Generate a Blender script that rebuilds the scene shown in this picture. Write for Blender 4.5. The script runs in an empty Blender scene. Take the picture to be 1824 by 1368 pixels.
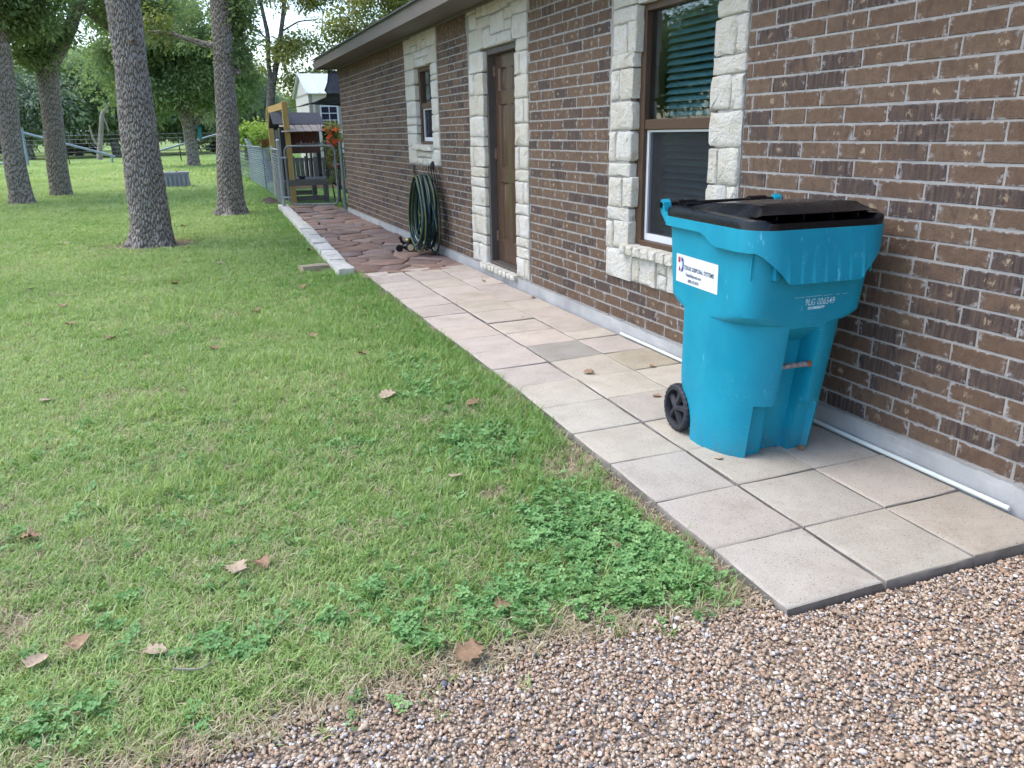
import bpy, bmesh, math, random
import numpy as np
from mathutils import Vector, Matrix

SC = bpy.context.scene
COL = SC.collection
rnd = random.Random(11)
rng = np.random.default_rng(11)

# ---------------------------------------------------------------- camera
CAM_F, CAM_YAW, CAM_PITCH, CAM_ROLL = 1402.609, 0.3756, 0.3104, -0.0199
CAM_POS = Vector((-2.8455, -1.7094, 1.4745))
cy_, sy_ = math.cos(CAM_YAW), math.sin(CAM_YAW)
cp_, sp_ = math.cos(CAM_PITCH), math.sin(CAM_PITCH)
FW = Vector((sy_ * cp_, cy_ * cp_, -sp_))
R0 = Vector((cy_, -sy_, 0.0))
U0 = R0.cross(FW)
R1 = math.cos(CAM_ROLL) * R0 + math.sin(CAM_ROLL) * U0
U1 = -math.sin(CAM_ROLL) * R0 + math.cos(CAM_ROLL) * U0
cam_data = bpy.data.cameras.new('camera')
cam_data.sensor_width = 36.0
cam_data.lens = CAM_F / 1824.0 * 36.0
cam_data.clip_start = 0.05
cam_data.clip_end = 2000.0
cam = bpy.data.objects.new('camera', cam_data)
COL.objects.link(cam)
cam.matrix_world = Matrix(((R1.x, U1.x, -FW.x, CAM_POS.x), (R1.y, U1.y, -FW.y, CAM_POS.y),
                           (R1.z, U1.z, -FW.z, CAM_POS.z), (0, 0, 0, 1)))
SC.camera = cam

# ---------------------------------------------------------------- sky, sun, exposure
SUN_EL, SUN_AZ = math.radians(58.0), math.radians(-62.0)      # azimuth from +Y towards +X
world = bpy.data.worlds.new('World')
SC.world = world
world.use_nodes = True
wn = world.node_tree
wn.nodes.clear()
w_out = wn.nodes.new('ShaderNodeOutputWorld')
w_bg = wn.nodes.new('ShaderNodeBackground')
w_sky = wn.nodes.new('ShaderNodeTexSky')
w_sky.sky_type = 'NISHITA'
w_sky.sun_disc = False
w_sky.sun_elevation = SUN_EL
w_sky.sun_rotation = SUN_AZ
w_sky.air_density = 1.0
w_sky.dust_density = 1.5
w_sky.ozone_density = 1.0
w_bg.inputs['Strength'].default_value = 0.15
wn.links.new(w_sky.outputs[0], w_bg.inputs['Color'])
wn.links.new(w_bg.outputs[0], w_out.inputs['Surface'])
sun_data = bpy.data.lights.new('sun', 'SUN')
sun_data.energy = 1.0
sun_data.angle = math.radians(50.0)
sun_data.color = (1.0, 0.98, 0.95)
sun = bpy.data.objects.new('sun', sun_data)
COL.objects.link(sun)
sun_dir = Vector((math.cos(SUN_EL) * math.sin(SUN_AZ), math.cos(SUN_EL) * math.cos(SUN_AZ), math.sin(SUN_EL)))
sun.rotation_euler = sun_dir.to_track_quat('Z', 'Y').to_euler()
sun.location = (-6, -6, 12)
vs = SC.view_settings
vs.view_transform = 'Standard'
vs.look = 'None'
vs.exposure = 1.42
vs.gamma = 1.0
vs.use_curve_mapping = False
SC.render.engine = 'CYCLES'
SC.cycles.use_denoising = True
SC.cycles.max_bounces = 8
SC.cycles.transparent_max_bounces = 16
SC.cycles.use_adaptive_sampling = True
SC.cycles.adaptive_threshold = 0.03

# ---------------------------------------------------------------- noise in numpy
def hash2(ix, iy, s=0):
    a = (ix.astype(np.int64) * 374761393 + iy.astype(np.int64) * 668265263 + s * 974634777) & 0x7fffffff
    a = ((a ^ (a >> 13)) * 1274126177) & 0x7fffffff
    a = (a ^ (a >> 16)) & 0xffffff
    return a / float(0xffffff)

def vnoise(x, y, s=0):
    x = np.asarray(x, float); y = np.asarray(y, float)
    ix = np.floor(x); iy = np.floor(y)
    fx = x - ix; fy = y - iy
    fx = fx * fx * (3 - 2 * fx); fy = fy * fy * (3 - 2 * fy)
    a = hash2(ix, iy, s); b = hash2(ix + 1, iy, s); c = hash2(ix, iy + 1, s); d = hash2(ix + 1, iy + 1, s)
    return (a * (1 - fx) + b * fx) * (1 - fy) + (c * (1 - fx) + d * fx) * fy

def fbm(x, y, s=0, o=3):
    t = 0.0; a = 0.5; n = 0.0
    for k in range(o):
        t = t + a * vnoise(x * 2 ** k, y * 2 ** k, s + k * 17); n += a; a *= 0.5
    return t / n

def sstep(a, b, x):
    t = np.clip((np.asarray(x, float) - a) / (b - a), 0, 1)
    return t * t * (3 - 2 * t)

# ---------------------------------------------------------------- mesh helpers
class MB:
    def __init__(self):
        self.v = []; self.f = []
    def add(self, vs_, fs_):
        o = len(self.v)
        self.v += [tuple(p) for p in vs_]
        self.f += [tuple(i + o for i in q) for q in fs_]
        return self
    def box(self, x0, x1, y0, y1, z0, z1):
        return self.add([(x0, y0, z0), (x1, y0, z0), (x1, y1, z0), (x0, y1, z0), (x0, y0, z1), (x1, y0, z1), (x1, y1, z1), (x0, y1, z1)],
                        [(0, 3, 2, 1), (4, 5, 6, 7), (0, 1, 5, 4), (1, 2, 6, 5), (2, 3, 7, 6), (3, 0, 4, 7)])
    def bbox(self, x0, x1, y0, y1, z0, z1, b=0.004):
        """box with chamfered edges"""
        bm = bmesh.new()
        bmesh.ops.create_cube(bm, size=1.0)
        for v in bm.verts:
            v.co = Vector(((x0 + x1) / 2 + v.co.x * (x1 - x0), (y0 + y1) / 2 + v.co.y * (y1 - y0), (z0 + z1) / 2 + v.co.z * (z1 - z0)))
        bmesh.ops.bevel(bm, geom=bm.edges[:], offset=b, segments=1, affect='EDGES', profile=0.5)
        bm.verts.ensure_lookup_table()
        self.add([v.co[:] for v in bm.verts], [[v.index for v in f.verts] for f in bm.faces])
        bm.free()
        return self
    def beam(self, a, b, w, h, up=(0, 0, 1)):
        a = Vector(a); b = Vector(b); d = (b - a).normalized(); u = Vector(up)
        s = d.cross(u)
        if s.length < 1e-4:
            s = d.cross(Vector((1, 0, 0)))
        s.normalize(); u = s.cross(d)
        q = []
        for p in (a, b):
            for i, j in ((-1, -1), (1, -1), (1, 1), (-1, 1)):
                q.append(p + s * (i * w / 2) + u * (j * h / 2))
        return self.add([p[:] for p in q], [(0, 1, 2, 3), (7, 6, 5, 4), (0, 4, 5, 1), (1, 5, 6, 2), (2, 6, 7, 3), (3, 7, 4, 0)])
    def tube(self, pts, r, n=8, caps=True):
        pts = [Vector(p) for p in pts]
        m = len(pts)
        rs = r if isinstance(r, (list, tuple)) else [r] * m
        prev = None; vs_ = []; fs_ = []
        for i, p in enumerate(pts):
            d = (pts[min(i + 1, m - 1)] - pts[max(i - 1, 0)])
            if d.length < 1e-9:
                d = Vector((0, 0, 1))
            d.normalize()
            if prev is None:
                s = d.cross(Vector((0, 0, 1)))
                if s.length < 1e-3:
                    s = d.cross(Vector((1, 0, 0)))
            else:
                s = prev - d * prev.dot(d)
                if s.length < 1e-6:
                    s = d.cross(Vector((0.3, 1, 0.2)))
            s.normalize(); prev = s
            t = d.cross(s)
            for k in range(n):
                a = 2 * math.pi * k / n
                vs_.append((p + s * (rs[i] * math.cos(a)) + t * (rs[i] * math.sin(a)))[:])
        for i in range(m - 1):
            for k in range(n):
                fs_.append((i * n + k, i * n + (k + 1) % n, (i + 1) * n + (k + 1) % n, (i + 1) * n + k))
        if caps:
            fs_.append(tuple(range(n - 1, -1, -1)))
            fs_.append(tuple(range((m - 1) * n, m * n)))
        return self.add(vs_, fs_)
    def build(self, name, mat, parent=None, smooth=None, **kw):
        return mesh_obj(name, self.v, self.f, mat, parent, smooth, **kw)

def fix_normals(me):
    bm = bmesh.new(); bm.from_mesh(me)
    bmesh.ops.recalc_face_normals(bm, faces=bm.faces[:])
    bm.to_mesh(me); bm.free()

def mesh_obj(name, v, f, mat, parent=None, smooth=None, recalc=True):
    me = bpy.data.meshes.new(name)
    me.from_pydata(v, [], f)
    if recalc:
        fix_normals(me)
    if smooth is not None:
        me.shade_smooth()
        if smooth < 179:
            me.set_sharp_from_angle(angle=math.radians(smooth))
    if mat is not None:
        me.materials.append(mat)
    return link(name, me, parent)

def link(name, me, parent=None, loc=None):
    o = bpy.data.objects.new(name, me)
    COL.objects.link(o)
    if loc is not None:
        o.location = loc
    if parent is not None:
        o.parent = parent
        o.matrix_parent_inverse = WM[parent.name].inverted() if parent.name in WM else Matrix.Identity(4)
    return o

WM = {}
def thing(name, label, cat, loc=(0, 0, 0), group=None):
    o = bpy.data.objects.new(name, None)
    COL.objects.link(o)
    o.location = loc
    o.empty_display_size = 0.1
    WM[o.name] = Matrix.Translation(Vector(loc))
    return tag(o, label, cat, group)

def tag(o, label=None, cat=None, group=None, kind=None):
    if label: o['label'] = label
    if cat: o['category'] = cat
    if group: o['group'] = group
    if kind: o['kind'] = kind
    return o

# ---------------------------------------------------------------- node helpers
def newmat(name):
    m = bpy.data.materials.new(name)
    m.use_nodes = True
    nt = m.node_tree
    return m, nt, nt.nodes['Principled BSDF']

def N(nt, typ, ins=None, **props):
    n = nt.nodes.new(typ)
    for k, v in props.items():
        setattr(n, k, v)
    if ins:
        for k, v in ins.items():
            s = n.inputs[k]
            if isinstance(v, bpy.types.NodeSocket):
                nt.links.new(v, s)
            else:
                s.default_value = v
    return n

def pos(nt):
    return N(nt, 'ShaderNodeNewGeometry').outputs['Position']

def noise(nt, vec, scale, detail=4, rough=0.55, dist=0.0):
    return N(nt, 'ShaderNodeTexNoise', {'Vector': vec, 'Scale': scale, 'Detail': detail, 'Roughness': rough, 'Distortion': dist}).outputs['Fac']

def ramp(nt, fac, stops, interp='LINEAR'):
    n = nt.nodes.new('ShaderNodeValToRGB')
    cr = n.color_ramp
    cr.interpolation = interp
    while len(cr.elements) < len(stops):
        cr.elements.new(0.5)
    for e, (p, c) in zip(cr.elements, stops):
        e.position = p
        e.color = (c[0], c[1], c[2], 1) if not isinstance(c, (int, float)) else (c, c, c, 1)
    nt.links.new(fac, n.inputs[0])
    return n.outputs[0]

def mix(nt, a, b, fac, mode='MIX'):
    n = nt.nodes.new('ShaderNodeMix')
    n.data_type = 'RGBA'; n.blend_type = mode
    for idx, v in ((0, fac), (6, a), (7, b)):
        s = n.inputs[idx]
        if isinstance(v, bpy.types.NodeSocket):
            nt.links.new(v, s)
        elif idx == 0:
            s.default_value = v
        else:
            s.default_value = (v[0], v[1], v[2], 1)
    return n.outputs[2]

def math_(nt, op, a, b=None, clamp=False):
    n = nt.nodes.new('ShaderNodeMath')
    n.operation = op; n.use_clamp = clamp
    for i, v in enumerate((a, b)):
        if v is None: continue
        if isinstance(v, bpy.types.NodeSocket): nt.links.new(v, n.inputs[i])
        else: n.inputs[i].default_value = v
    return n.outputs[0]

def bump(nt, bsdf, h, strength=0.3, dist=0.01):
    n = N(nt, 'ShaderNodeBump', {'Height': h, 'Strength': strength, 'Distance': dist})
    nt.links.new(n.outputs[0], bsdf.inputs['Normal'])
    return n

def setc(nt, bsdf, sock, v):
    if isinstance(v, bpy.types.NodeSocket): nt.links.new(v, bsdf.inputs[sock])
    elif isinstance(v, (tuple, list)): bsdf.inputs[sock].default_value = (v[0], v[1], v[2], 1)
    else: bsdf.inputs[sock].default_value = v

def simple(name, col, rough=0.6, metal=0.0, var=0.15, scale=8.0, bmp=0.15, bdist=0.004, bscale=60.0, spec=0.5):
    """procedural material: base colour with noise variation, roughness variation and fine relief"""
    m, nt, b = newmat(name)
    p = pos(nt)
    n1 = noise(nt, p, scale, 5)
    lo = tuple(c * (1 - var) for c in col); hi = tuple(min(1, c * (1 + var)) for c in col)
    setc(nt, b, 'Base Color', ramp(nt, n1, [(0.3, lo), (0.7, hi)]))
    setc(nt, b, 'Roughness', math_(nt, 'ADD', rough - 0.08, math_(nt, 'MULTIPLY', n1, 0.16), True))
    b.inputs['Metallic'].default_value = metal
    b.inputs['Specular IOR Level'].default_value = spec
    if bmp > 0:
        bump(nt, b, noise(nt, p, bscale, 4), bmp, bdist)
    return m

# ================================================================ materials
def obj_color(nt):
    return N(nt, 'ShaderNodeObjectInfo').outputs['Color']
def obj_rand(nt):
    return N(nt, 'ShaderNodeObjectInfo').outputs['Random']
def attr(nt, name, typ='GEOMETRY'):
    n = nt.nodes.new('ShaderNodeAttribute')
    n.attribute_name = name; n.attribute_type = typ
    return n

def make_brick_mat():
    m, nt, b = newmat('brick_clay')
    p = pos(nt)
    seed = N(nt, 'ShaderNodeUVMap', uv_map='seed').outputs[0]
    loc = N(nt, 'ShaderNodeUVMap', uv_map='loc').outputs[0]
    ss = N(nt, 'ShaderNodeSeparateXYZ', {'Vector': seed})
    kind, r2 = ss.outputs[0], ss.outputs[1]
    sl = N(nt, 'ShaderNodeSeparateXYZ', {'Vector': loc})
    u, v = sl.outputs[0], sl.outputs[1]
    fine = noise(nt, p, 160, 4, 0.7)
    mid = noise(nt, p, 22, 4, 0.6)
    brown = mix(nt, (0.082, 0.052, 0.036), (0.188, 0.125, 0.083), ramp(nt, mid, [(0.25, 0.0), (0.75, 1.0)]))
    brown = mix(nt, brown, mix(nt, (0.165, 0.112, 0.077), (0.112, 0.068, 0.047), r2), 0.45)
    brown = mix(nt, brown, (0.075, 0.050, 0.040), ramp(nt, noise(nt, N(nt, 'ShaderNodeMapping', {'Vector': p, 'Scale': (1, 2.2, 1)}).outputs[0], 9, 4, 0.7, 0.5), [(0.54, 0.0), (0.72, 0.75)]))
    # dark, over-burnt bricks with upright streaks
    stv = N(nt, 'ShaderNodeMapping', {'Vector': p, 'Scale': (1, 60, 6)}).outputs[0]
    streak = noise(nt, stv, 1.0, 3, 0.6)
    dark = ramp(nt, streak, [(0.30, (0.046, 0.035, 0.034)), (0.50, (0.080, 0.057, 0.050)), (0.70, (0.142, 0.098, 0.07))])
    isdark = ramp(nt, math_(nt, 'ADD', kind, math_(nt, 'MULTIPLY', math_(nt, 'SUBTRACT', noise(nt, p, 11, 3), 0.5), 0.5)), [(0.66, 0.0), (0.76, 1.0)])
    col = mix(nt, brown, dark, isdark)
    col = mix(nt, col, (0.06, 0.042, 0.032), math_(nt, 'MULTIPLY', ramp(nt, noise(nt, p, 95, 4, 0.75), [(0.57, 0.0), (0.68, 1.0)]), 0.7))
    # pale sanded blotch near the middle of many bricks
    off = math_(nt, 'MULTIPLY', math_(nt, 'SUBTRACT', r2, 0.5), 0.50)
    du = math_(nt, 'ABSOLUTE', math_(nt, 'SUBTRACT', u, math_(nt, 'ADD', off, 0.5)))
    dv = math_(nt, 'ABSOLUTE', math_(nt, 'SUBTRACT', v, 0.5))
    d = math_(nt, 'ADD', math_(nt, 'POWER', math_(nt, 'MULTIPLY', du, 5.0), 2.0), math_(nt, 'POWER', math_(nt, 'MULTIPLY', dv, 2.2), 2.0))
    bn = noise(nt, N(nt, 'ShaderNodeMapping', {'Vector': p, 'Scale': (1, 1.25, 0.8)}).outputs[0], 42, 4, 0.72, 0.9)
    blot = math_(nt, 'SUBTRACT', bn, math_(nt, 'MULTIPLY', d, 0.42))
    blot = ramp(nt, blot, [(0.44, 0.0), (0.54, 1.0)])
    has = ramp(nt, math_(nt, 'FRACT', math_(nt, 'MULTIPLY', kind, 7.31)), [(0.0, 0.0), (0.45, 0.0), (0.52, 0.4), (0.8, 0.75), (1.0, 0.95)])
    col = mix(nt, col, (0.41, 0.32, 0.215), math_(nt, 'MULTIPLY', blot, has))
    # traces of mortar smeared near the edges
    edge = ramp(nt, math_(nt, 'MAXIMUM', math_(nt, 'MULTIPLY', dv, 2.0), math_(nt, 'MULTIPLY', math_(nt, 'ABSOLUTE', math_(nt, 'SUBTRACT', u, 0.5)), 2.0)), [(0.74, 0.0), (1.0, 1.0)])
    sm = ramp(nt, noise(nt, p, 30, 3, 0.7), [(0.52, 0.0), (0.64, 0.8)])
    col = mix(nt, col, (0.42, 0.42, 0.42), math_(nt, 'MULTIPLY', edge, sm))
    setc(nt, b, 'Base Color', col)
    b.inputs['Roughness'].default_value = 0.88
    b.inputs['Specular IOR Level'].default_value = 0.25
    h = math_(nt, 'ADD', math_(nt, 'MULTIPLY', fine, 0.6), mid)
    bump(nt, b, h, 0.9, 0.006)
    return m
MAT_BRICK = make_brick_mat()
MAT_MORTAR = simple('mortar', (0.315, 0.305, 0.29), 0.92, 0, 0.14, 14, 0.6, 0.004, 120, 0.2)

def make_stone_mat(name, c0, c1, c2, moss=0.0):
    m, nt, b = newmat(name)
    p = pos(nt)
    r = obj_rand(nt)
    base = mix(nt, c0, c1, r)
    n1 = noise(nt, p, 9, 5, 0.6)
    col = mix(nt, base, c2, ramp(nt, n1, [(0.48, 0.0), (0.72, 0.75)]))
    pit = noise(nt, p, 70, 4, 0.65, 0.4)
    col = mix(nt, col, (c2[0] * 0.55, c2[1] * 0.5, c2[2] * 0.42), ramp(nt, pit, [(0.30, 0.55), (0.40, 0.0)]))
    if moss:
        col = mix(nt, col, (0.16, 0.15, 0.06), math_(nt, 'MULTIPLY', ramp(nt, noise(nt, p, 13, 4), [(0.55, 0.0), (0.70, 1.0)]), moss))
    setc(nt, b, 'Base Color', col)
    b.inputs['Roughness'].default_value = 0.9
    b.inputs['Specular IOR Level'].default_value = 0.2
    bump(nt, b, math_(nt, 'ADD', pit, math_(nt, 'MULTIPLY', noise(nt, p, 26, 4, 0.65), 1.6)), 1.0, 0.014)
    return m
MAT_STONE = make_stone_mat('limestone_rockface', (0.60, 0.565, 0.485), (0.67, 0.65, 0.605), (0.56, 0.495, 0.365))
MAT_SILL = make_stone_mat('limestone_sill', (0.66, 0.63, 0.55), (0.70, 0.67, 0.60), (0.58, 0.52, 0.38), 0.25)
MAT_EDGE = make_stone_mat('limestone_edging', (0.63, 0.61, 0.56), (0.72, 0.70, 0.65), (0.54, 0.49, 0.40), 0.12)

def make_concrete():
    m, nt, b = newmat('foundation_concrete')
    p = pos(nt)
    n1 = noise(nt, p, 3.5, 5, 0.6); n2 = noise(nt, p, 60, 4, 0.6)
    col = ramp(nt, n1, [(0.3, (0.30, 0.30, 0.30)), (0.7, (0.46, 0.46, 0.455))])
    col = mix(nt, col, (0.17, 0.16, 0.15), ramp(nt, n2, [(0.66, 0.0), (0.75, 0.7)]))
    st = N(nt, 'ShaderNodeMapping', {'Vector': p, 'Scale': (1, 1.2, 18)}).outputs[0]
    col = mix(nt, col, (0.56, 0.56, 0.55), ramp(nt, noise(nt, st, 2, 3), [(0.58, 0.0), (0.75, 0.5)]))
    setc(nt, b, 'Base Color', col)
    b.inputs['Roughness'].default_value = 0.9
    bump(nt, b, n2, 0.5, 0.004)
    return m
MAT_CONC = make_concrete()

def make_paver():
    m, nt, b = newmat('washed_aggregate_paver')
    p = pos(nt)
    base = obj_color(nt)
    n1 = noise(nt, p, 5.5, 5, 0.6)
    col = mix(nt, base, mix(nt, base, (0.80, 0.79, 0.78), 1.0, 'MULTIPLY'), ramp(nt, n1, [(0.35, 0.9), (0.65, 0.0)]))
    gr = noise(nt, p, 190, 3, 0.7)
    col = mix(nt, col, mix(nt, base, (1.16, 1.13, 1.08), 1.0, 'MULTIPLY'), ramp(nt, gr, [(0.50, 0.0), (0.62, 1.0)]))
    vo = N(nt, 'ShaderNodeTexVoronoi', {'Vector': p, 'Scale': 70.0, 'Randomness': 1.0})
    sp = ramp(nt, vo.outputs['Distance'], [(0.10, 1.0), (0.22, 0.0)])
    sel = N(nt, 'ShaderNodeSeparateColor', {'Color': vo.outputs['Color']}).outputs[0]
    col = mix(nt, col, (0.13, 0.095, 0.07), math_(nt, 'MULTIPLY', sp, ramp(nt, sel, [(0.42, 0.0), (0.55, 0.85)])))
    vo2 = N(nt, 'ShaderNodeTexVoronoi', {'Vector': p, 'Scale': 26.0, 'Randomness': 1.0})
    sp2 = ramp(nt, math_(nt, 'ADD', vo2.outputs['Distance'], math_(nt, 'MULTIPLY', gr, 0.10)), [(0.12, 1.0), (0.19, 0.0)])
    sel2 = N(nt, 'ShaderNodeSeparateColor', {'Color': vo2.outputs['Color']}).outputs[1]
    col = mix(nt, col, ramp(nt, sel2, [(0.0, (0.16, 0.11, 0.075)), (1.0, (0.34, 0.25, 0.18))]), math_(nt, 'MULTIPLY', sp2, ramp(nt, sel2, [(0.70, 0.0), (0.75, 0.75)])))
    # brown organic stains, with a shape of their own
    st = ramp(nt, noise(nt, p, 2.6, 5, 0.72, 0.5), [(0.54, 0.0), (0.74, 0.7)])
    col = mix(nt, col, (0.22, 0.155, 0.10), math_(nt, 'MULTIPLY', st, 0.5))
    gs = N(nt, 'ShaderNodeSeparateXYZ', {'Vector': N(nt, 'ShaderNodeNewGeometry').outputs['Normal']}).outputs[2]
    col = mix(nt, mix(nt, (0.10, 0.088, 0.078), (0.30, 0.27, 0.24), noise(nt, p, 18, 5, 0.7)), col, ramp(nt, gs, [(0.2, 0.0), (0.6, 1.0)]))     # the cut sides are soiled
    setc(nt, b, 'Base Color', col)
    b.inputs['Roughness'].default_value = 0.9
    b.inputs['Specular IOR Level'].default_value = 0.25
    bump(nt, b, math_(nt, 'SUBTRACT', gr, math_(nt, 'MULTIPLY', sp, 0.7)), 0.55, 0.003)
    return m
MAT_PAVER = make_paver()

def make_flag():
    m, nt, b = newmat('red_flagstone')
    p = pos(nt)
    base = obj_color(nt)
    n1 = noise(nt, p, 6, 5, 0.65, 0.4)
    col = mix(nt, mix(nt, base, (0.70, 0.68, 0.70), 1.0, 'MULTIPLY'), mix(nt, base, (1.55, 1.46, 1.38), 1.0, 'MULTIPLY'), n1)
    col = mix(nt, col, (0.33, 0.28, 0.27), ramp(nt, noise(nt, p, 17, 4, 0.6), [(0.56, 0.0), (0.72, 0.7)]))
    setc(nt, b, 'Base Color', col)
    setc(nt, b, 'Roughness', ramp(nt, n1, [(0.3, 0.75), (0.7, 0.9)]))
    st = N(nt, 'ShaderNodeMapping', {'Vector': p, 'Scale': (1, 1, 6)}).outputs[0]
    bump(nt, b, noise(nt, st, 12, 6, 0.65), 0.9, 0.014)
    return m
MAT_FLAG = make_flag()

def make_ground():
    m, nt, b = newmat('lawn_soil')
    p = pos(nt)
    sy = N(nt, 'ShaderNodeSeparateXYZ', {'Vector': p}).outputs[1]
    far = ramp(nt, math_(nt, 'DIVIDE', sy, 100.0), [(0.14, 0.0), (0.34, 1.0)])
    n1 = noise(nt, p, 1.4, 5, 0.6); n2 = noise(nt, p, 45, 4, 0.7)
    thatch = mix(nt, mix(nt, (0.16, 0.155, 0.075), (0.36, 0.32, 0.20), n2), (0.24, 0.25, 0.115), n1)
    big = noise(nt, N(nt, 'ShaderNodeMapping', {'Vector': p, 'Scale': (0.07, 0.16, 1)}).outputs[0], 1.0, 4, 0.6)
    lawn = ramp(nt, big, [(0.32, (0.18, 0.265, 0.07)), (0.5, (0.275, 0.36, 0.11)), (0.70, (0.38, 0.43, 0.165))])
    lawn = mix(nt, lawn, mix(nt, lawn, (0.55, 0.6, 0.55), 1.0, 'MULTIPLY'), ramp(nt, noise(nt, p, 7, 4, 0.75), [(0.42, 0.9), (0.62, 0.0)]))
    col = mix(nt, thatch, lawn, far)
    dirt = mix(nt, mix(nt, (0.15, 0.11, 0.078), (0.31, 0.235, 0.17), n2), (0.38, 0.30, 0.22), ramp(nt, noise(nt, p, 12, 4), [(0.5, 0.0), (0.8, 0.6)]))
    col = mix(nt, col, dirt, attr(nt, 'bare').outputs['Fac'])
    setc(nt, b, 'Base Color', col)
    b.inputs['Roughness'].default_value = 0.95
    b.inputs['Specular IOR Level'].default_value = 0.15
    bump(nt, b, math_(nt, 'ADD', n2, noise(nt, p, 14, 4)), 0.8, 0.02)
    return m
MAT_GROUND = make_ground()

PEB = [(0.0, (0.36, 0.235, 0.15)), (0.13, (0.49, 0.35, 0.24)), (0.34, (0.57, 0.45, 0.325)), (0.54, (0.43, 0.305, 0.215)),
       (0.64, (0.62, 0.54, 0.45)), (0.76, (0.22, 0.185, 0.17)), (0.81, (0.44, 0.40, 0.38)), (0.88, (0.52, 0.33, 0.23)), (0.93, (0.78, 0.76, 0.74)), (0.975, (0.16, 0.165, 0.185))]
def make_pebble():
    m, nt, b = newmat('river_pebble')
    t = attr(nt, 'tint', 'INSTANCER').outputs['Fac']
    p = pos(nt)
    col = ramp(nt, t, PEB, 'CONSTANT')
    n1 = noise(nt, p, 130, 4, 0.6)
    col = mix(nt, col, mix(nt, col, (0.74, 0.71, 0.69), 1.0, 'MULTIPLY'), ramp(nt, n1, [(0.4, 0.8), (0.65, 0.0)]))
    setc(nt, b, 'Base Color', col)
    b.inputs['Roughness'].default_value = 0.72
    bump(nt, b, n1, 0.2, 0.002)
    return m
MAT_PEB = make_pebble()

def make_gravel_sheet():
    m, nt, b = newmat('gravel_bed')
    p = pos(nt)
    vo = N(nt, 'ShaderNodeTexVoronoi', {'Vector': p, 'Scale': 75.0, 'Randomness': 1.0})
    sel = N(nt, 'ShaderNodeSeparateColor', {'Color': vo.outputs['Color']}).outputs[0]
    col = ramp(nt, sel, PEB, 'CONSTANT')
    col = mix(nt, col, (0.24, 0.19, 0.15), ramp(nt, vo.outputs['Distance'], [(0.35, 0.0), (0.6, 1.0)]))
    setc(nt, b, 'Base Color', col)
    b.inputs['Roughness'].default_value = 0.85
    bump(nt, b, math_(nt, 'MULTIPLY', vo.outputs['Distance'], -1.0), 1.0, 0.01)
    return m
MAT_GRAVEL = make_gravel_sheet()

def leaf_mat(name, stops, trans=0.25, rough=0.55, nscale=0.6, use='tint'):
    m, nt, b = newmat(name)
    t = attr(nt, 'tint', 'INSTANCER').outputs['Fac']
    p = pos(nt)
    f = math_(nt, 'ADD', math_(nt, 'MULTIPLY', t, 0.75), math_(nt, 'MULTIPLY', noise(nt, p, nscale, 3), 0.25))
    col = ramp(nt, f, stops)
    setc(nt, b, 'Base Color', col)
    b.inputs['Roughness'].default_value = rough
    b.inputs['Specular IOR Level'].default_value = 0.3
    tr = nt.nodes.new('ShaderNodeBsdfTranslucent')
    nt.links.new(mix(nt, col, (1.15, 1.25, 0.7), 1.0, 'MULTIPLY'), tr.inputs['Color'])
    mx = nt.nodes.new('ShaderNodeMixShader')
    mx.inputs[0].default_value = trans
    nt.links.new(b.outputs[0], mx.inputs[1]); nt.links.new(tr.outputs[0], mx.inputs[2])
    nt.links.new(mx.outputs[0], nt.nodes['Material Output'].inputs['Surface'])
    return m
MAT_GRASS = leaf_mat('grass_blade', [(0.0, (0.155, 0.30, 0.075)), (0.22, (0.265, 0.405, 0.125)), (0.42, (0.40, 0.51, 0.195)), (0.62, (0.52, 0.60, 0.27)), (0.80, (0.61, 0.63, 0.345)), (0.97, (0.65, 0.59, 0.40))], 0.3, 0.5, 1.2)
MAT_STRAW = leaf_mat('dry_straw', [(0.0, (0.36, 0.29, 0.18)), (0.5, (0.52, 0.43, 0.29)), (1.0, (0.64, 0.55, 0.40))], 0.2, 0.7)
MAT_CLOVER = leaf_mat('clover_leaf', [(0.0, (0.125, 0.27, 0.085)), (0.5, (0.19, 0.37, 0.125)), (1.0, (0.28, 0.46, 0.17))], 0.22, 0.5)
MAT_OAK = leaf_mat('oak_leaf', [(0.0, (0.14, 0.205, 0.105)), (0.45, (0.22, 0.295, 0.145)), (0.8, (0.30, 0.36, 0.175)), (1.0, (0.38, 0.38, 0.18))], 0.48, 0.5, 0.25)
MAT_OAK_HAZE = leaf_mat('hazed_oak_leaf', [(0.0, (0.20, 0.275, 0.165)), (0.45, (0.29, 0.37, 0.22)), (0.8, (0.37, 0.44, 0.26)), (1.0, (0.44, 0.45, 0.25))], 0.5, 0.6, 0.25)  # paler, bluish copy of the oak green: distance haze painted into the leaf colour
MAT_OAKY = leaf_mat('yellowing_leaf', [(0.0, (0.125, 0.17, 0.06)), (0.45, (0.22, 0.255, 0.085)), (0.8, (0.33, 0.32, 0.11)), (1.0, (0.42, 0.35, 0.12))], 0.4, 0.5, 0.25)
MAT_PALE = leaf_mat('grey_green_leaf', [(0.0, (0.16, 0.215, 0.15)), (0.5, (0.25, 0.31, 0.225)), (1.0, (0.34, 0.39, 0.29))], 0.25, 0.6, 0.25)
MAT_LIME = leaf_mat('lime_leaf', [(0.0, (0.16, 0.27, 0.05)), (0.5, (0.30, 0.42, 0.09)), (1.0, (0.45, 0.52, 0.14))], 0.4, 0.5, 0.3)
MAT_FLOWER = leaf_mat('red_blossom', [(0.0, (0.62, 0.075, 0.045)), (0.6, (0.76, 0.13, 0.075)), (1.0, (0.82, 0.24, 0.10))], 0.3, 0.5)

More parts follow.
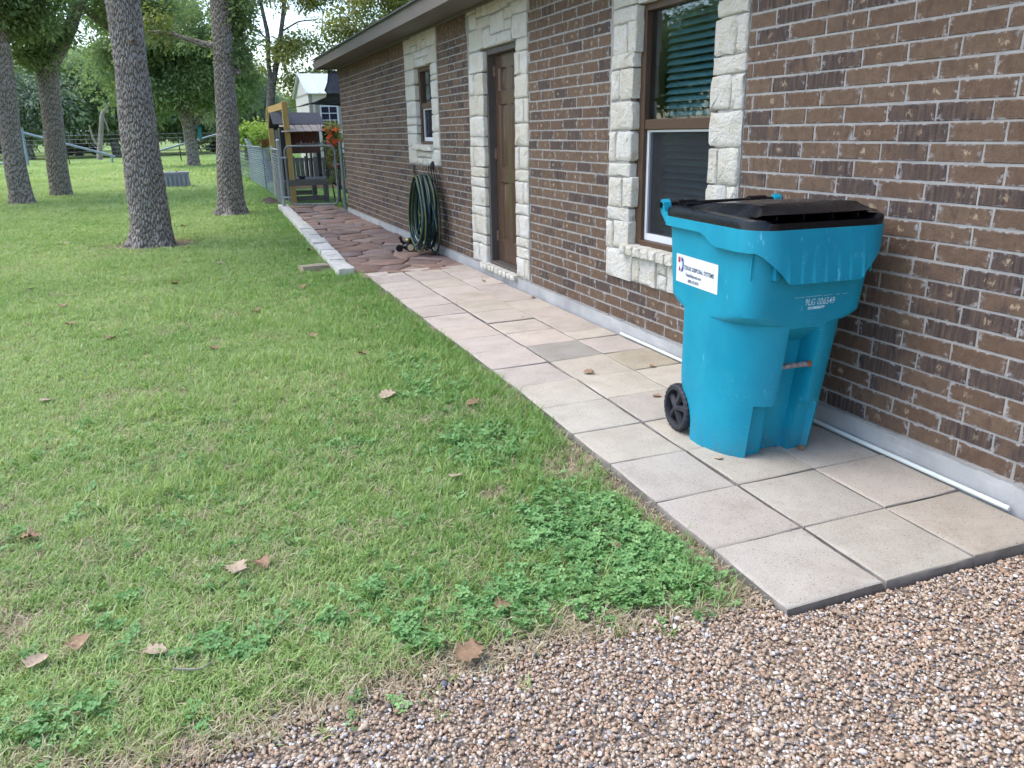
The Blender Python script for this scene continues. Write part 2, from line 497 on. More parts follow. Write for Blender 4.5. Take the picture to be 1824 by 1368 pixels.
def make_bark(name, lo, hi, tintc):
    m, nt, b = newmat(name)
    p = pos(nt)
    fur = attr(nt, 'furrow').outputs['Fac']
    n1 = noise(nt, p, 5, 4, 0.6)
    n2 = noise(nt, N(nt, 'ShaderNodeMapping', {'Vector': p, 'Scale': (1, 1, 0.4)}).outputs[0], 70, 5, 0.7)
    ridge = mix(nt, hi, tintc, ramp(nt, n1, [(0.4, 0.0), (0.7, 0.8)]))
    ridge = mix(nt, ridge, mix(nt, ridge, (0.5, 0.48, 0.46), 1.0, 'MULTIPLY'), ramp(nt, n2, [(0.40, 0.9), (0.62, 0.0)]))
    col = mix(nt, lo, ridge, ramp(nt, fur, [(0.15, 0.0), (0.75, 1.0)]))
    # pale lichen
    col = mix(nt, col, (0.40, 0.40, 0.38), ramp(nt, noise(nt, p, 9, 5, 0.7), [(0.55, 0.0), (0.72, 0.6)]))
    setc(nt, b, 'Base Color', col)
    b.inputs['Roughness'].default_value = 0.92
    b.inputs['Specular IOR Level'].default_value = 0.15
    bump(nt, b, math_(nt, 'ADD', n2, math_(nt, 'MULTIPLY', fur, 1.0)), 0.8, 0.012)
    return m
MAT_BARK = make_bark('oak_bark', (0.140, 0.115, 0.098), (0.48, 0.425, 0.375), (0.37, 0.315, 0.272))
MAT_BARK_F = make_bark('far_bark', (0.075, 0.065, 0.056), (0.22, 0.195, 0.175), (0.15, 0.135, 0.12))

def make_cart_plastic():
    m, nt, b = newmat('cyan_cart_plastic')
    p = pos(nt)
    n1 = noise(nt, p, 4.0, 4, 0.6)
    col = ramp(nt, n1, [(0.3, (0.000, 0.236, 0.362)), (0.7, (0.004, 0.290, 0.415))])
    # greenish sun-bleach smudge, pale scuffs, dirt
    col = mix(nt, col, (0.02, 0.25, 0.30), ramp(nt, noise(nt, p, 3.2, 3, 0.5, 0.3), [(0.58, 0.0), (0.72, 0.55)]))
    sc = noise(nt, N(nt, 'ShaderNodeMapping', {'Vector': p, 'Scale': (30, 30, 9)}).outputs[0], 1.0, 6, 0.75, 0.3)
    patch = noise(nt, p, 5.5, 3)
    col = mix(nt, col, (0.16, 0.52, 0.72), math_(nt, 'MULTIPLY', ramp(nt, sc, [(0.60, 0.0), (0.66, 0.75)]), ramp(nt, patch, [(0.54, 0.0), (0.64, 1.0)])))
    col = mix(nt, col, (0.07, 0.16, 0.19), math_(nt, 'MULTIPLY', ramp(nt, N(nt, 'ShaderNodeSeparateXYZ', {'Vector': p}).outputs[2], [(0.02, 0.75), (0.16, 0.0)]), ramp(nt, noise(nt, p, 16, 5, 0.7), [(0.40, 0.0), (0.62, 0.9)])))     # splashed soil low on the body
    fl = noise(nt, p, 210, 2, 0.6)
    col = mix(nt, col, (0.25, 0.55, 0.70), math_(nt, 'MULTIPLY', ramp(nt, fl, [(0.66, 0.0), (0.70, 0.8)]), ramp(nt, noise(nt, p, 7, 2), [(0.48, 0.0), (0.66, 1.0)])))
    setc(nt, b, 'Base Color', col)
    setc(nt, b, 'Roughness', ramp(nt, noise(nt, p, 9, 4), [(0.3, 0.42), (0.7, 0.62)]))
    b.inputs['Specular IOR Level'].default_value = 0.4
    bump(nt, b, noise(nt, p, 300, 3), 0.12, 0.001)
    return m
MAT_CART = make_cart_plastic()
def make_black_plastic():
    m, nt, b = newmat('black_lid_plastic')
    p = pos(nt)
    dust = ramp(nt, noise(nt, p, 38, 5, 0.7), [(0.60, 0.0), (0.75, 0.6)])
    up = N(nt, 'ShaderNodeSeparateXYZ', {'Vector': N(nt, 'ShaderNodeNewGeometry').outputs['Normal']}).outputs[2]
    col = mix(nt, (0.004, 0.0045, 0.007), (0.075, 0.066, 0.060), math_(nt, 'MULTIPLY', dust, ramp(nt, up, [(0.6, 0.05), (0.95, 0.30)])))
    setc(nt, b, 'Base Color', col)
    setc(nt, b, 'Roughness', ramp(nt, noise(nt, p, 6, 4), [(0.3, 0.14), (0.7, 0.32)]))
    b.inputs['Specular IOR Level'].default_value = 0.35
    bump(nt, b, noise(nt, p, 140, 3), 0.12, 0.001)
    return m
MAT_LID = make_black_plastic()
MAT_RUBBER = simple('black_wheel_plastic', (0.022, 0.022, 0.030), 0.62, 0, 0.35, 30, 0.3, 0.002, 160)
MAT_DECAL = simple('white_decal', (0.72, 0.74, 0.77), 0.5, 0, 0.07, 12, 0.05, 0.001)
MAT_INK = simple('dark_ink', (0.035, 0.045, 0.11), 0.5, 0, 0.1, 20, 0)
MAT_RED = simple('red_ink', (0.42, 0.02, 0.04), 0.5, 0, 0.1, 20, 0)
MAT_BLUE = simple('blue_ink', (0.02, 0.06, 0.33), 0.5, 0, 0.1, 20, 0)
MAT_STAMP = simple('pale_stamp', (0.40, 0.62, 0.72), 0.6, 0, 0.35, 60, 0)
MAT_RUST = simple('rusty_steel', (0.20, 0.13, 0.10), 0.6, 0.5, 0.5, 40, 0.4, 0.002, 120)
MAT_RUSTO = simple('orange_rust', (0.34, 0.09, 0.02), 0.8, 0.2, 0.3, 40, 0.4, 0.002, 120)
MAT_PVC = simple('white_pvc', (0.62, 0.66, 0.62), 0.45, 0, 0.08, 6, 0.05, 0.001)
MAT_BROWNP = simple('brown_vinyl_frame', (0.072, 0.038, 0.020), 0.5, 0, 0.10, 12, 0.08, 0.001)
MAT_JAMB = simple('dark_brown_paint', (0.085, 0.072, 0.066), 0.55, 0, 0.12, 10, 0.1, 0.001)
MAT_FASCIA = simple('taupe_trim_paint', (0.150, 0.128, 0.112), 0.6, 0, 0.10, 4, 0.12, 0.002, 90)
MAT_DOOR = simple('brown_door_paint', (0.078, 0.046, 0.030), 0.22, 0, 0.05, 5, 0.04, 0.001, 30)
MAT_WHITEF = simple('white_sash', (0.66, 0.67, 0.70), 0.45, 0, 0.05, 6, 0.04, 0.001)
MAT_BLIND = simple('blind_slat', (0.065, 0.145, 0.165), 0.55, 0, 0.08, 6, 0.03, 0.001)
MAT_ROOM = simple('dark_room', (0.03, 0.035, 0.035), 0.9, 0, 0.1, 3, 0)
MAT_ROOF = simple('asphalt_shingle', (0.075, 0.08, 0.07), 0.9, 0, 0.35, 20, 0.5, 0.006, 60)
MAT_GALV = simple('galvanised_steel', (0.36, 0.40, 0.45), 0.5, 0.55, 0.15, 12, 0.15, 0.002, 80)
MAT_GALVD = simple('weathered_pipe', (0.20, 0.215, 0.225), 0.6, 0.4, 0.3, 14, 0.2, 0.002, 80)
MAT_BLUEPIPE = simple('blue_grey_pipe_paint', (0.30, 0.36, 0.42), 0.55, 0.2, 0.15, 5, 0.1, 0.002)
MAT_PINE = None
def make_wood(name, c0, c1, scale=(14, 14, 1.2), rough=0.75):
    m, nt, b = newmat(name)
    p = pos(nt)
    mp = N(nt, 'ShaderNodeMapping', {'Vector': p, 'Scale': scale}).outputs[0]
    g = noise(nt, mp, 3.0, 5, 0.6, 0.6)
    setc(nt, b, 'Base Color', ramp(nt, g, [(0.3, c0), (0.7, c1)]))
    b.inputs['Roughness'].default_value = rough
    bump(nt, b, g, 0.4, 0.004)
    return m
MAT_PINE = make_wood('yellow_pine', (0.40, 0.25, 0.075), (0.55, 0.37, 0.125))
MAT_GREYWOOD = make_wood('weathered_wood', (0.085, 0.078, 0.074), (0.165, 0.152, 0.145), (2, 14, 14))
MAT_DARKWOOD = make_wood('black_stained_wood', (0.012, 0.012, 0.014), (0.030, 0.028, 0.03))
MAT_REDWOOD = make_wood('red_brown_panel', (0.085, 0.026, 0.016), (0.14, 0.05, 0.028))
MAT_TANROOF = make_wood('bleached_board', (0.20, 0.165, 0.14), (0.36, 0.31, 0.275), (1.2, 14, 14))
MAT_TIMBER = make_wood('orange_timber', (0.36, 0.20, 0.12), (0.46, 0.28, 0.18), (1.2, 10, 10))
MAT_SHED = simple('pale_shed_siding', (0.50, 0.50, 0.47), 0.7, 0, 0.05, 2, 0.05)
MAT_SHEDC = simple('cream_siding', (0.62, 0.60, 0.50), 0.7, 0, 0.05, 2, 0.05)
MAT_TAUPE = simple('taupe_corner_board', (0.30, 0.27, 0.24), 0.7, 0, 0.05, 3, 0.05)
MAT_WROOF = simple('white_metal_roof', (0.60, 0.65, 0.68), 0.4, 0.1, 0.05, 1.5, 0.03)
MAT_DKGLASS = simple('dark_far_glass', (0.02, 0.022, 0.045), 0.15, 0, 0.1, 2, 0)
MAT_TEAL = simple('teal_paint', (0.03, 0.22, 0.24), 0.5)
MAT_GREYBOX = simple('grey_plastic_lid', (0.30, 0.30, 0.335), 0.6, 0, 0.10, 6, 0.08)
MAT_GREENLID = simple('pale_green_plastic', (0.26, 0.40, 0.32), 0.6, 0, 0.12, 6, 0.08)
MAT_COIR = simple('coir_fibre', (0.21, 0.10, 0.045), 0.95, 0, 0.4, 40, 0.8, 0.01, 60)
MAT_CLOTH = simple('pale_blue_cloth', (0.42, 0.50, 0.62), 0.85, 0, 0.2, 14, 0.3, 0.01, 40)
MAT_HOSE = simple('dark_teal_hose', (0.006, 0.036, 0.046), 0.38, 0, 0.25, 20, 0)
MAT_HOSEG = simple('olive_stripe_hose', (0.095, 0.115, 0.020), 0.42, 0, 0.25, 20, 0)
MAT_IRON = simple('black_iron', (0.016, 0.015, 0.015), 0.6, 0.3, 0.3, 30, 0.1)
MAT_BRASS = simple('brass_coupling', (0.50, 0.40, 0.17), 0.4, 0.8, 0.2, 30, 0.05)
MAT_CREAM = simple('cream_plastic', (0.66, 0.57, 0.35), 0.5, 0, 0.1, 20, 0)
MAT_BROWNLEAF = simple('dry_leaf', (0.27, 0.165, 0.095), 0.8, 0, 0.3, 28, 0.4, 0.003, 90)
MAT_TANLEAF = simple('tan_dry_leaf', (0.42, 0.31, 0.22), 0.8, 0, 0.22, 28, 0.4, 0.003, 90)
MAT_DARKFAR = simple('dark_far_paint', (0.018, 0.02, 0.028), 0.5, 0, 0.3, 3, 0)
MAT_TWIG = simple('pale_twig', (0.30, 0.27, 0.21), 0.8, 0, 0.2, 30, 0.3)

def make_glass(name, tint, tr=0.75):
    m = bpy.data.materials.new(name); m.use_nodes = True
    nt = m.node_tree; nt.nodes.clear()
    out = nt.nodes.new('ShaderNodeOutputMaterial')
    t = nt.nodes.new('ShaderNodeBsdfTransparent'); t.inputs[0].default_value = (*tint, 1)
    g = nt.nodes.new('ShaderNodeBsdfGlossy'); g.inputs['Roughness'].default_value = 0.015
    g.inputs['Color'].default_value = (0.95, 0.97, 1.0, 1)
    wob = N(nt, 'ShaderNodeBump', {'Height': noise(nt, pos(nt), 1.6, 2), 'Strength': 0.05, 'Distance': 0.02})
    nt.links.new(wob.outputs[0], g.inputs['Normal'])
    fc = N(nt, 'ShaderNodeLayerWeight', {'Blend': 0.5}).outputs['Facing']
    refl = math_(nt, 'ADD', 0.045, math_(nt, 'MULTIPLY', math_(nt, 'POWER', fc, 4.0), 0.95), True)
    mx = nt.nodes.new('ShaderNodeMixShader')
    nt.links.new(refl, mx.inputs[0]); nt.links.new(t.outputs[0], mx.inputs[1]); nt.links.new(g.outputs[0], mx.inputs[2])
    nt.links.new(mx.outputs[0], out.inputs['Surface'])
    return m
MAT_GLASS = make_glass('window_glass', (0.80, 0.90, 0.92))
def make_screen():
    m = bpy.data.materials.new('insect_screen'); m.use_nodes = True
    nt = m.node_tree; nt.nodes.clear()
    out = nt.nodes.new('ShaderNodeOutputMaterial')
    t = nt.nodes.new('ShaderNodeBsdfTransparent')
    d = nt.nodes.new('ShaderNodeBsdfDiffuse'); d.inputs['Color'].default_value = (0.045, 0.047, 0.055, 1)
    mx = nt.nodes.new('ShaderNodeMixShader')
    nt.links.new(ramp(nt, noise(nt, pos(nt), 5.0, 3), [(0.3, 0.34), (0.7, 0.42)]), mx.inputs[0])
    nt.links.new(t.outputs[0], mx.inputs[1]); nt.links.new(d.outputs[0], mx.inputs[2])
    nt.links.new(mx.outputs[0], out.inputs['Surface'])
    return m
MAT_SCREEN = make_screen()
def make_shade():
    m = bpy.data.materials.new('black_shade_cloth'); m.use_nodes = True
    nt = m.node_tree; nt.nodes.clear()
    out = nt.nodes.new('ShaderNodeOutputMaterial')
    t = nt.nodes.new('ShaderNodeBsdfTransparent'); t.inputs[0].default_value = (0.36, 0.38, 0.45, 1)
    d = nt.nodes.new('ShaderNodeBsdfDiffuse'); d.inputs['Color'].default_value = (0.012, 0.012, 0.015, 1)
    mx = nt.nodes.new('ShaderNodeMixShader')
    nt.links.new(ramp(nt, noise(nt, pos(nt), 3.0, 3), [(0.3, 0.80), (0.7, 0.93)]), mx.inputs[0])
    nt.links.new(t.outputs[0], mx.inputs[1]); nt.links.new(d.outputs[0], mx.inputs[2])
    nt.links.new(mx.outputs[0], out.inputs['Surface'])
    return m
MAT_SHADE = make_shade()

# ================================================================ scattering (ground cover, gravel, foliage)
_src = {}
def source(name, v, f, mat, smooth=False):
    me = bpy.data.meshes.new(name)
    me.from_pydata(v, [], f)
    me.materials.append(mat)
    if smooth: me.shade_smooth()
    o = bpy.data.objects.new(name, me)      # never linked to the scene: only a source of shapes for the scatters
    _src[name] = o
    return o

def scatter(name, P, rot, scl, idx, tint, sources, parent=None):
    me = bpy.data.meshes.new(name)
    P = np.asarray(P, np.float32); n = len(P)
    me.vertices.add(n)
    me.vertices.foreach_set('co', P.ravel())
    def at(nm, typ, data, key):
        a = me.attributes.new(nm, typ, 'POINT')
        a.data.foreach_set(key, np.ascontiguousarray(data).ravel())
    at('rot', 'FLOAT_VECTOR', np.asarray(rot, np.float32), 'vector')
    scl = np.asarray(scl, np.float32)
    if scl.ndim == 1: scl = np.stack([scl] * 3, -1)
    at('scl', 'FLOAT_VECTOR', scl, 'vector')
    at('idx', 'INT', np.asarray(idx, np.int32), 'value')
    at('tint', 'FLOAT', np.asarray(tint, np.float32), 'value')
    for s in sources:
        if s.data.materials[0].name not in [m.name for m in me.materials]:
            me.materials.append(s.data.materials[0])
    o = link(name, me, parent)
    ng = bpy.data.node_groups.new(name + '_scatter', 'GeometryNodeTree')
    ng.interface.new_socket('Geometry', in_out='INPUT', socket_type='NodeSocketGeometry')
    ng.interface.new_socket('Geometry', in_out='OUTPUT', socket_type='NodeSocketGeometry')
    gi = ng.nodes.new('NodeGroupInput'); go = ng.nodes.new('NodeGroupOutput')
    ip = ng.nodes.new('GeometryNodeInstanceOnPoints')
    jn = ng.nodes.new('GeometryNodeJoinGeometry')
    for s in reversed(sources):                 # links to the join are stacked last first
        oi = ng.nodes.new('GeometryNodeObjectInfo')
        oi.inputs['Object'].default_value = s
        g2i = ng.nodes.new('GeometryNodeGeometryToInstance')
        ng.links.new(oi.outputs['Geometry'], g2i.inputs[0])
        ng.links.new(g2i.outputs[0], jn.inputs[0])
    def na(nm, typ):
        q = ng.nodes.new('GeometryNodeInputNamedAttribute'); q.data_type = typ
        q.inputs['Name'].default_value = nm
        return q.outputs['Attribute']
    e2r = ng.nodes.new('FunctionNodeEulerToRotation')
    ng.links.new(na('rot', 'FLOAT_VECTOR'), e2r.inputs[0])
    ng.links.new(gi.outputs[0], ip.inputs['Points'])
    ng.links.new(jn.outputs[0], ip.inputs['Instance'])
    ip.inputs['Pick Instance'].default_value = True
    ng.links.new(na('idx', 'INT'), ip.inputs['Instance Index'])
    ng.links.new(e2r.outputs[0], ip.inputs['Rotation'])
    ng.links.new(na('scl', 'FLOAT_VECTOR'), ip.inputs['Scale'])
    ng.links.new(ip.outputs[0], go.inputs[0])
    md = o.modifiers.new('scatter', 'NODES')
    md.node_group = ng
    return o

# ================================================================ the setting: ground, gravel, paths
XL, PYAW, PSL, PSX = -1.2354, 0.0236, 0.0034, 0.0161
def ground_z(x, y):
    x = np.asarray(x, float); y = np.asarray(y, float)
    return -0.034 + 0.012 * np.exp(-(np.clip(y + 0.12, -2, 2) / 0.30) ** 2) * (x > -1.5) + 0.0034 * np.clip(y, -10, 30) + 0.012 * (fbm(x * 1.3, y * 1.3, 5) - 0.5)
def gz(x, y):
    return float(ground_z(x, y))
def path_left(y):
    """x of the left edge of the paved strip at y"""
    y = np.asarray(y, float)
    return np.where(y < 6.9, XL + np.minimum(PYAW * y, 0.062), -1.44 + (y - 7) * 0.034)
def gravel_edge(x):
    x = np.asarray(x, float)
    return np.interp(x, [-9, -3.6, -3.14, -2.65, -2.25, -1.87, -1.38], [0.16, 0.15, 0.15, 0.18, 0.21, 0.19, 0.14]) + 0.09 * (fbm(x * 3.1, 0 * x + 2.2, 3) - 0.5)
TREE_FEET = [(-6.51, 20.3, .30), (-5.99, 22.7, .28), (-3.43, 10.9, .32), (-2.12, 15.0, .32), (-2.42, 41.9, .34)]

def bareness(x, y):
    """0 turf .. 1 bare soil"""
    x = np.asarray(x, float); y = np.asarray(y, float)
    w = fbm(x * 5, y * 5, 31) - 0.5
    b = 1 - sstep(0.0, 0.13, y - gravel_edge(x) + 0.14 * w)
    dl = path_left(y) - x                                   # distance left of the paved strip
    strip = (1 - sstep(0.05, 0.11 + 0.05 * (y < 1.7), dl + 0.05 * w)) * (dl > -0.3) * (y < 7) * (0.45 + 0.55 * (y < 1.9))
    b = np.maximum(b, strip * 0.95)
    def blob(cx, cy, rx, ry, a):
        d = np.hypot((x - cx) / rx, (y - cy) / ry) + 0.7 * w
        return a * (1 - sstep(0.6, 1.15, d))
    for q in [(-1.78, 1.22, .13, .07, .9), (-1.40, 1.33, .12, .17, .95), (-3.62, .93, .16, .16, .8), (-3.43, 10.85, .75, .62, 1.0), (-2.15, 14.95, .62, .5, .7),
              (-6.51, 20.3, .55, .45, .7), (-2.35, 1.10, .2, .08, .35), (-2.7, 2.6, .25, .12, .35), (-3.3, 3.4, .25, .15, .4), (-1.1, 17.5, .5, .9, .8)]:
        b = np.maximum(b, blob(*q))
    return np.clip(b, 0, 1)

def make_ground_sheet():
    xs = np.concatenate([np.geomspace(-400, -9, 26)[:-1], np.linspace(-9, -5, 34)[:-1], np.arange(-5, 0.6, 0.045), np.geomspace(0.7, 400, 26)])
    ys = np.concatenate([-np.geomspace(300, 3.4, 16)[:-1], np.arange(-3.2, 6.5, 0.045), np.arange(6.6, 24, 0.16), np.geomspace(24.2, 600, 60)])
    X, Y = np.meshgrid(xs, ys)
    Z = ground_z(X, Y)
    b = bareness(X, Y)
    Z = Z - 0.012 * b * (Y < 12)
    under = ((X > path_left(Y) + 0.03) & (X < 9) & (Y > -0.02) & (Y < 16)) | ((Y < gravel_edge(X) - 0.08) & (Y > -7) & (X > -9) & (X < 8))
    Z = np.where(under, Z - 0.05, Z)
    v = np.stack([X, Y, Z], -1).reshape(-1, 3)
    ny, nx = X.shape
    i = np.arange(ny * nx).reshape(ny, nx)
    f = np.stack([i[:-1, :-1], i[:-1, 1:], i[1:, 1:], i[1:, :-1]], -1).reshape(-1, 4)
    o = mesh_obj('lawn_ground', v.tolist(), f.tolist(), MAT_GROUND, None, 180, recalc=False)
    a = o.data.attributes.new('bare', 'FLOAT', 'POINT')
    a.data.foreach_set('value', b.ravel().astype(np.float32))
    tag(o, 'mown green lawn with bare soil patches', 'lawn', kind='structure')
make_ground_sheet()

def make_gravel_bed():
    xs = np.arange(-9, 8.01, 0.12); v = []; f = []
    rows = 14
    for x in xs:
        e = float(gravel_edge(x)) + 0.0 if x < -1.2 else 0.03
        for k in range(rows):
            y = e + (-7 - e) * (k / (rows - 1)) ** 1.6
            v.append((x, y, gz(x, y) - 0.012 - 0.010 * (k == 0)))
    for i in range(len(xs) - 1):
        for k in range(rows - 1):
            a = i * rows + k
            f.append((a, a + 1, a + rows + 1, a + rows))
    o = mesh_obj('gravel_driveway', v, f, MAT_GRAVEL, None, 180)
    tag(o, 'pea gravel driveway bed in the foreground', 'driveway', kind='structure')
make_gravel_bed()

# ---- square concrete pavers, three columns
bed = MB().box(-1.20, -0.02, 0.03, 6.85, -0.09, -0.030).build('paver_path', simple('bedding_sand', (0.075, 0.062, 0.052), 0.95, 0, 0.3, 30, 0.5, 0.006, 50))
tag(bed, 'walkway of square concrete pavers beside the house', 'walkway', kind='structure')
def pv(X, Y):
    px = XL + X + min(PYAW * Y, 0.062)
    return px, Y - X * PYAW
def make_paver_block(X0, X1, Y0, Y1, col, dz, tilt):
    c = [pv(X0, Y0), pv(X1, Y0), pv(X1, Y1), pv(X0, Y1)]
    cx = sum(p[0] for p in c) / 4; cyy = sum(p[1] for p in c) / 4
    v = []; f = []
    def zt(x, y):
        return PSL * y + PSX * (x - XL) + dz + tilt[0] * (x - cx) + tilt[1] * (y - cyy)
    # outline with a few points per side so that the edges are slightly chipped
    ring = []
    for k in range(4):
        a, b = c[k], c[(k + 1) % 4]
        for t in (0.0, 0.22, 0.45, 0.7, 0.9):
            j = 0.0012 * rnd.uniform(-1, 1) if t else 0
            ring.append((a[0] + (b[0] - a[0]) * t + j, a[1] + (b[1] - a[1]) * t + j))
    n = len(ring)
    def ins(p, d):
        dx, dy = cx - p[0], cyy - p[1]; L = math.hypot(dx, dy)
        return p[0] + dx / L * d, p[1] + dy / L * d
    for lvl in range(4):
        for p in ring:
            if lvl == 0: v.append((p[0], p[1], zt(*p) - 0.055))
            elif lvl == 1: v.append((p[0], p[1], zt(*p) - 0.005 - 0.002 * rnd.random()))
            elif lvl == 2:
                q = ins(p, 0.005); v.append((q[0], q[1], zt(*q) - 0.0012))
            else:
                q = ins(p, 0.018); v.append((q[0], q[1], zt(*q)))
    for lvl in range(3):
        for k in range(n):
            f.append((lvl * n + k, lvl * n + (k + 1) % n, (lvl + 1) * n + (k + 1) % n, (lvl + 1) * n + k))
    f.append(tuple(range(3 * n, 4 * n)))
    o = mesh_obj('paver', v, f, MAT_PAVER, bed, 40)
    o.color = (*col, 1)
    return o
PX = [(0.0, 0.3915), (0.4085, 0.803), (0.809, 1.207)]
for c_ in range(3):
    Y = 0.0
    off = [0, 0, 0][c_]
    r_ = 0
    while Y < 6.7:
        ln = 0.411
        far_ = float(sstep(2.2, 3.3, Y))
        if c_ == 2 and r_ == 8: ln = 0.24                     # the wall column is staggered further on
        if c_ == 1 and r_ == 9: ln = 0.36
        x0, x1 = PX[c_]
        if c_ == 2:
            x1 = min(x1, -0.035 - XL - min(PYAW * Y, 0.062) - 0.0)
        base = np.array([0.455, 0.412, 0.345]) * (1 - far_) + np.array([0.48, 0.415, 0.355]) * far_
        base = base * rnd.uniform(0.90, 1.07) * np.array([1, rnd.uniform(0.98, 1.02), rnd.uniform(0.96, 1.04)])
        if c_ == 1 and r_ == 7: base = np.array([0.32, 0.295, 0.26])
        if c_ == 2 and r_ in (0, 1): base = base * np.array([0.93, 0.91, 0.885])
        if c_ == 2 and r_ == 6: base = base * np.array([0.86, 0.83, 0.78])
        end = min(Y + ln, 6.88)
        make_paver_block(x0, x1, Y + 0.0025, end - 0.0025, base, rnd.uniform(-0.004, 0.004), (rnd.uniform(-.011, .011), rnd.uniform(-.011, .011)))
        Y += ln; r_ += 1

# ---- irregular red flagstones
fbed = MB().add([(-1.22, 6.6, -0.02), (-0.01, 6.6, -0.012), (-0.01, 15.6, 0.018), (-0.92, 15.6, 0.012)], [(0, 1, 2, 3)]).build('flagstone_path', simple('joint_soil', (0.075, 0.052, 0.042), 0.95, 0, 0.35, 25, 0.6, 0.008, 40))
tag(fbed, 'path of irregular red flagstones leading to the gate', 'path', kind='structure')
def clip_poly(poly, a, b, c):
    out = []
    for i in range(len(poly)):
        p, q = poly[i], poly[(i + 1) % len(poly)]
        dp = a * p[0] + b * p[1] - c; dq = a * q[0] + b * q[1] - c
        if dp <= 0: out.append(p)
        if (dp < 0 < dq) or (dq < 0 < dp):
            t = dp / (dp - dq); out.append((p[0] + (q[0] - p[0]) * t, p[1] + (q[1] - p[1]) * t))
    return out
def make_flags():
    seeds = []
    y = 6.62; row = 0
    while y < 15.6:
        k = rnd.choice((2, 3, 3))
        o0 = rnd.uniform(-0.18, 0.18)
        for j in range(k):
            seeds.append((-1.18 + 1.18 * (j + 0.5) / k + o0 + rnd.uniform(-.09, .09), y + rnd.uniform(-.10, .10)))
        y += rnd.uniform(0.20, 0.32); row += 1
    for i, s in enumerate(seeds):
        xl = -1.23 + (s[1] - 7) * 0.034
        poly = [(xl, s[1] - 0.55), (-0.02, s[1] - 0.55), (-0.02, s[1] + 0.55), (xl, s[1] + 0.55)]
        for j, t in enumerate(seeds):
            if i == j or abs(t[1] - s[1]) > 1.2: continue
            a, b = t[0] - s[0], t[1] - s[1]
            poly = clip_poly(poly, a, b, (t[0] ** 2 + t[1] ** 2 - s[0] ** 2 - s[1] ** 2) / 2)
            if len(poly) < 3: break
        if len(poly) < 3: continue
        poly = clip_poly(poly, 0, -1, -6.60 - 0.12 * rnd.random())
        if len(poly) < 3: continue
        cx = sum(p[0] for p in poly) / len(poly); cyy = sum(p[1] for p in poly) / len(poly)
        ring = []
        for k in range(len(poly)):
            p, q = poly[k], poly[(k + 1) % len(poly)]
            L = math.hypot(q[0] - p[0], q[1] - p[1])
            if L < 0.03: continue
            m = max(1, int(L / 0.10))
            for t in range(m):
                w = (t + 0.0) / m
                ring.append((p[0] + (q[0] - p[0]) * w + rnd.uniform(-.014, .014), p[1] + (q[1] - p[1]) * w + rnd.uniform(-.014, .014)))
        if len(ring) < 4: continue
        ring = [(cx + (p[0] - cx) * (1 - 0.010 / max(0.06, math.hypot(p[0] - cx, p[1] - cyy))), cyy + (p[1] - cyy) * (1 - 0.010 / max(0.06, math.hypot(p[0] - cx, p[1] - cyy)))) for p in ring]
        zc = PSL * cyy + PSX * (cx - XL) * 0.6 + rnd.uniform(-0.006, 0.012)
        ta, tb = rnd.uniform(-.03, .03), rnd.uniform(-.035, .035)
        n = len(ring); v = []; f = []
        for lvl, (ins, dz) in enumerate(((0, -0.05), (0, -0.012), (0.014, -0.002))):
            for p in ring:
                d = max(0.03, math.hypot(p[0] - cx, p[1] - cyy)); s_ = 1 - ins / d
                x, y_ = cx + (p[0] - cx) * s_, cyy + (p[1] - cyy) * s_
                v.append((x, y_, zc + dz + ta * (x - cx) + tb * (y_ - cyy) + (rnd.uniform(-.003, .003) if lvl else 0)))
        v.append((cx, cyy, zc))
        for lvl in range(2):
            for k in range(n):
                f.append((lvl * n + k, lvl * n + (k + 1) % n, (lvl + 1) * n + (k + 1) % n, (lvl + 1) * n + k))
        for k in range(n):
            f.append((2 * n + k, 2 * n + (k + 1) % n, 3 * n))
        o = mesh_obj('flagstone', v, f, MAT_FLAG, fbed, 40)
        g = rnd.uniform(0.78, 1.15)
        c = rnd.choice([(0.21, 0.145, 0.120), (0.195, 0.142, 0.125), (0.235, 0.170, 0.140), (0.19, 0.150, 0.138), (0.235, 0.155, 0.118)])
        o.color = (c[0] * g, c[1] * g, c[2] * g, 1)
make_flags()

def rock_block(name, x0, x1, y0, y1, z0, z1, mat, parent, yaw=0.0, rough=0.008, bev=0.014):
    """cut stone block with uneven faces"""
    bm = bmesh.new()
    bmesh.ops.create_cube(bm, size=1.0)
    bmesh.ops.subdivide_edges(bm, edges=bm.edges[:], cuts=2, use_grid_fill=True)
    hx, hy, hz = (x1 - x0) / 2, (y1 - y0) / 2, (z1 - z0) / 2
    for v in bm.verts:
        c = v.co * 2
        e = sum(1 for q in c if abs(q) > 0.99)
        s = [math.copysign(1, q) for q in c]
        p = [c.x * hx, c.y * hy, c.z * hz]
        if e >= 2:
            for k in range(3):
                if abs(c[k]) > 0.99: p[k] -= s[k] * bev * (0.45 + 0.4 * rnd.random())
        for k in range(3):
            p[k] += rnd.uniform(-rough, rough)
        v.co = Vector(p)
    bmesh.ops.rotate(bm, verts=bm.verts[:], cent=(0, 0, 0), matrix=Matrix.Rotation(yaw, 3, 'Z'))
    bmesh.ops.translate(bm, verts=bm.verts[:], vec=((x0 + x1) / 2, (y0 + y1) / 2, (z0 + z1) / 2))
    me = bpy.data.meshes.new(name)
    bm.to_mesh(me); bm.free()
    me.shade_smooth(); me.set_sharp_from_angle(angle=math.radians(38))
    me.materials.append(mat)
    return link(name, me, parent)

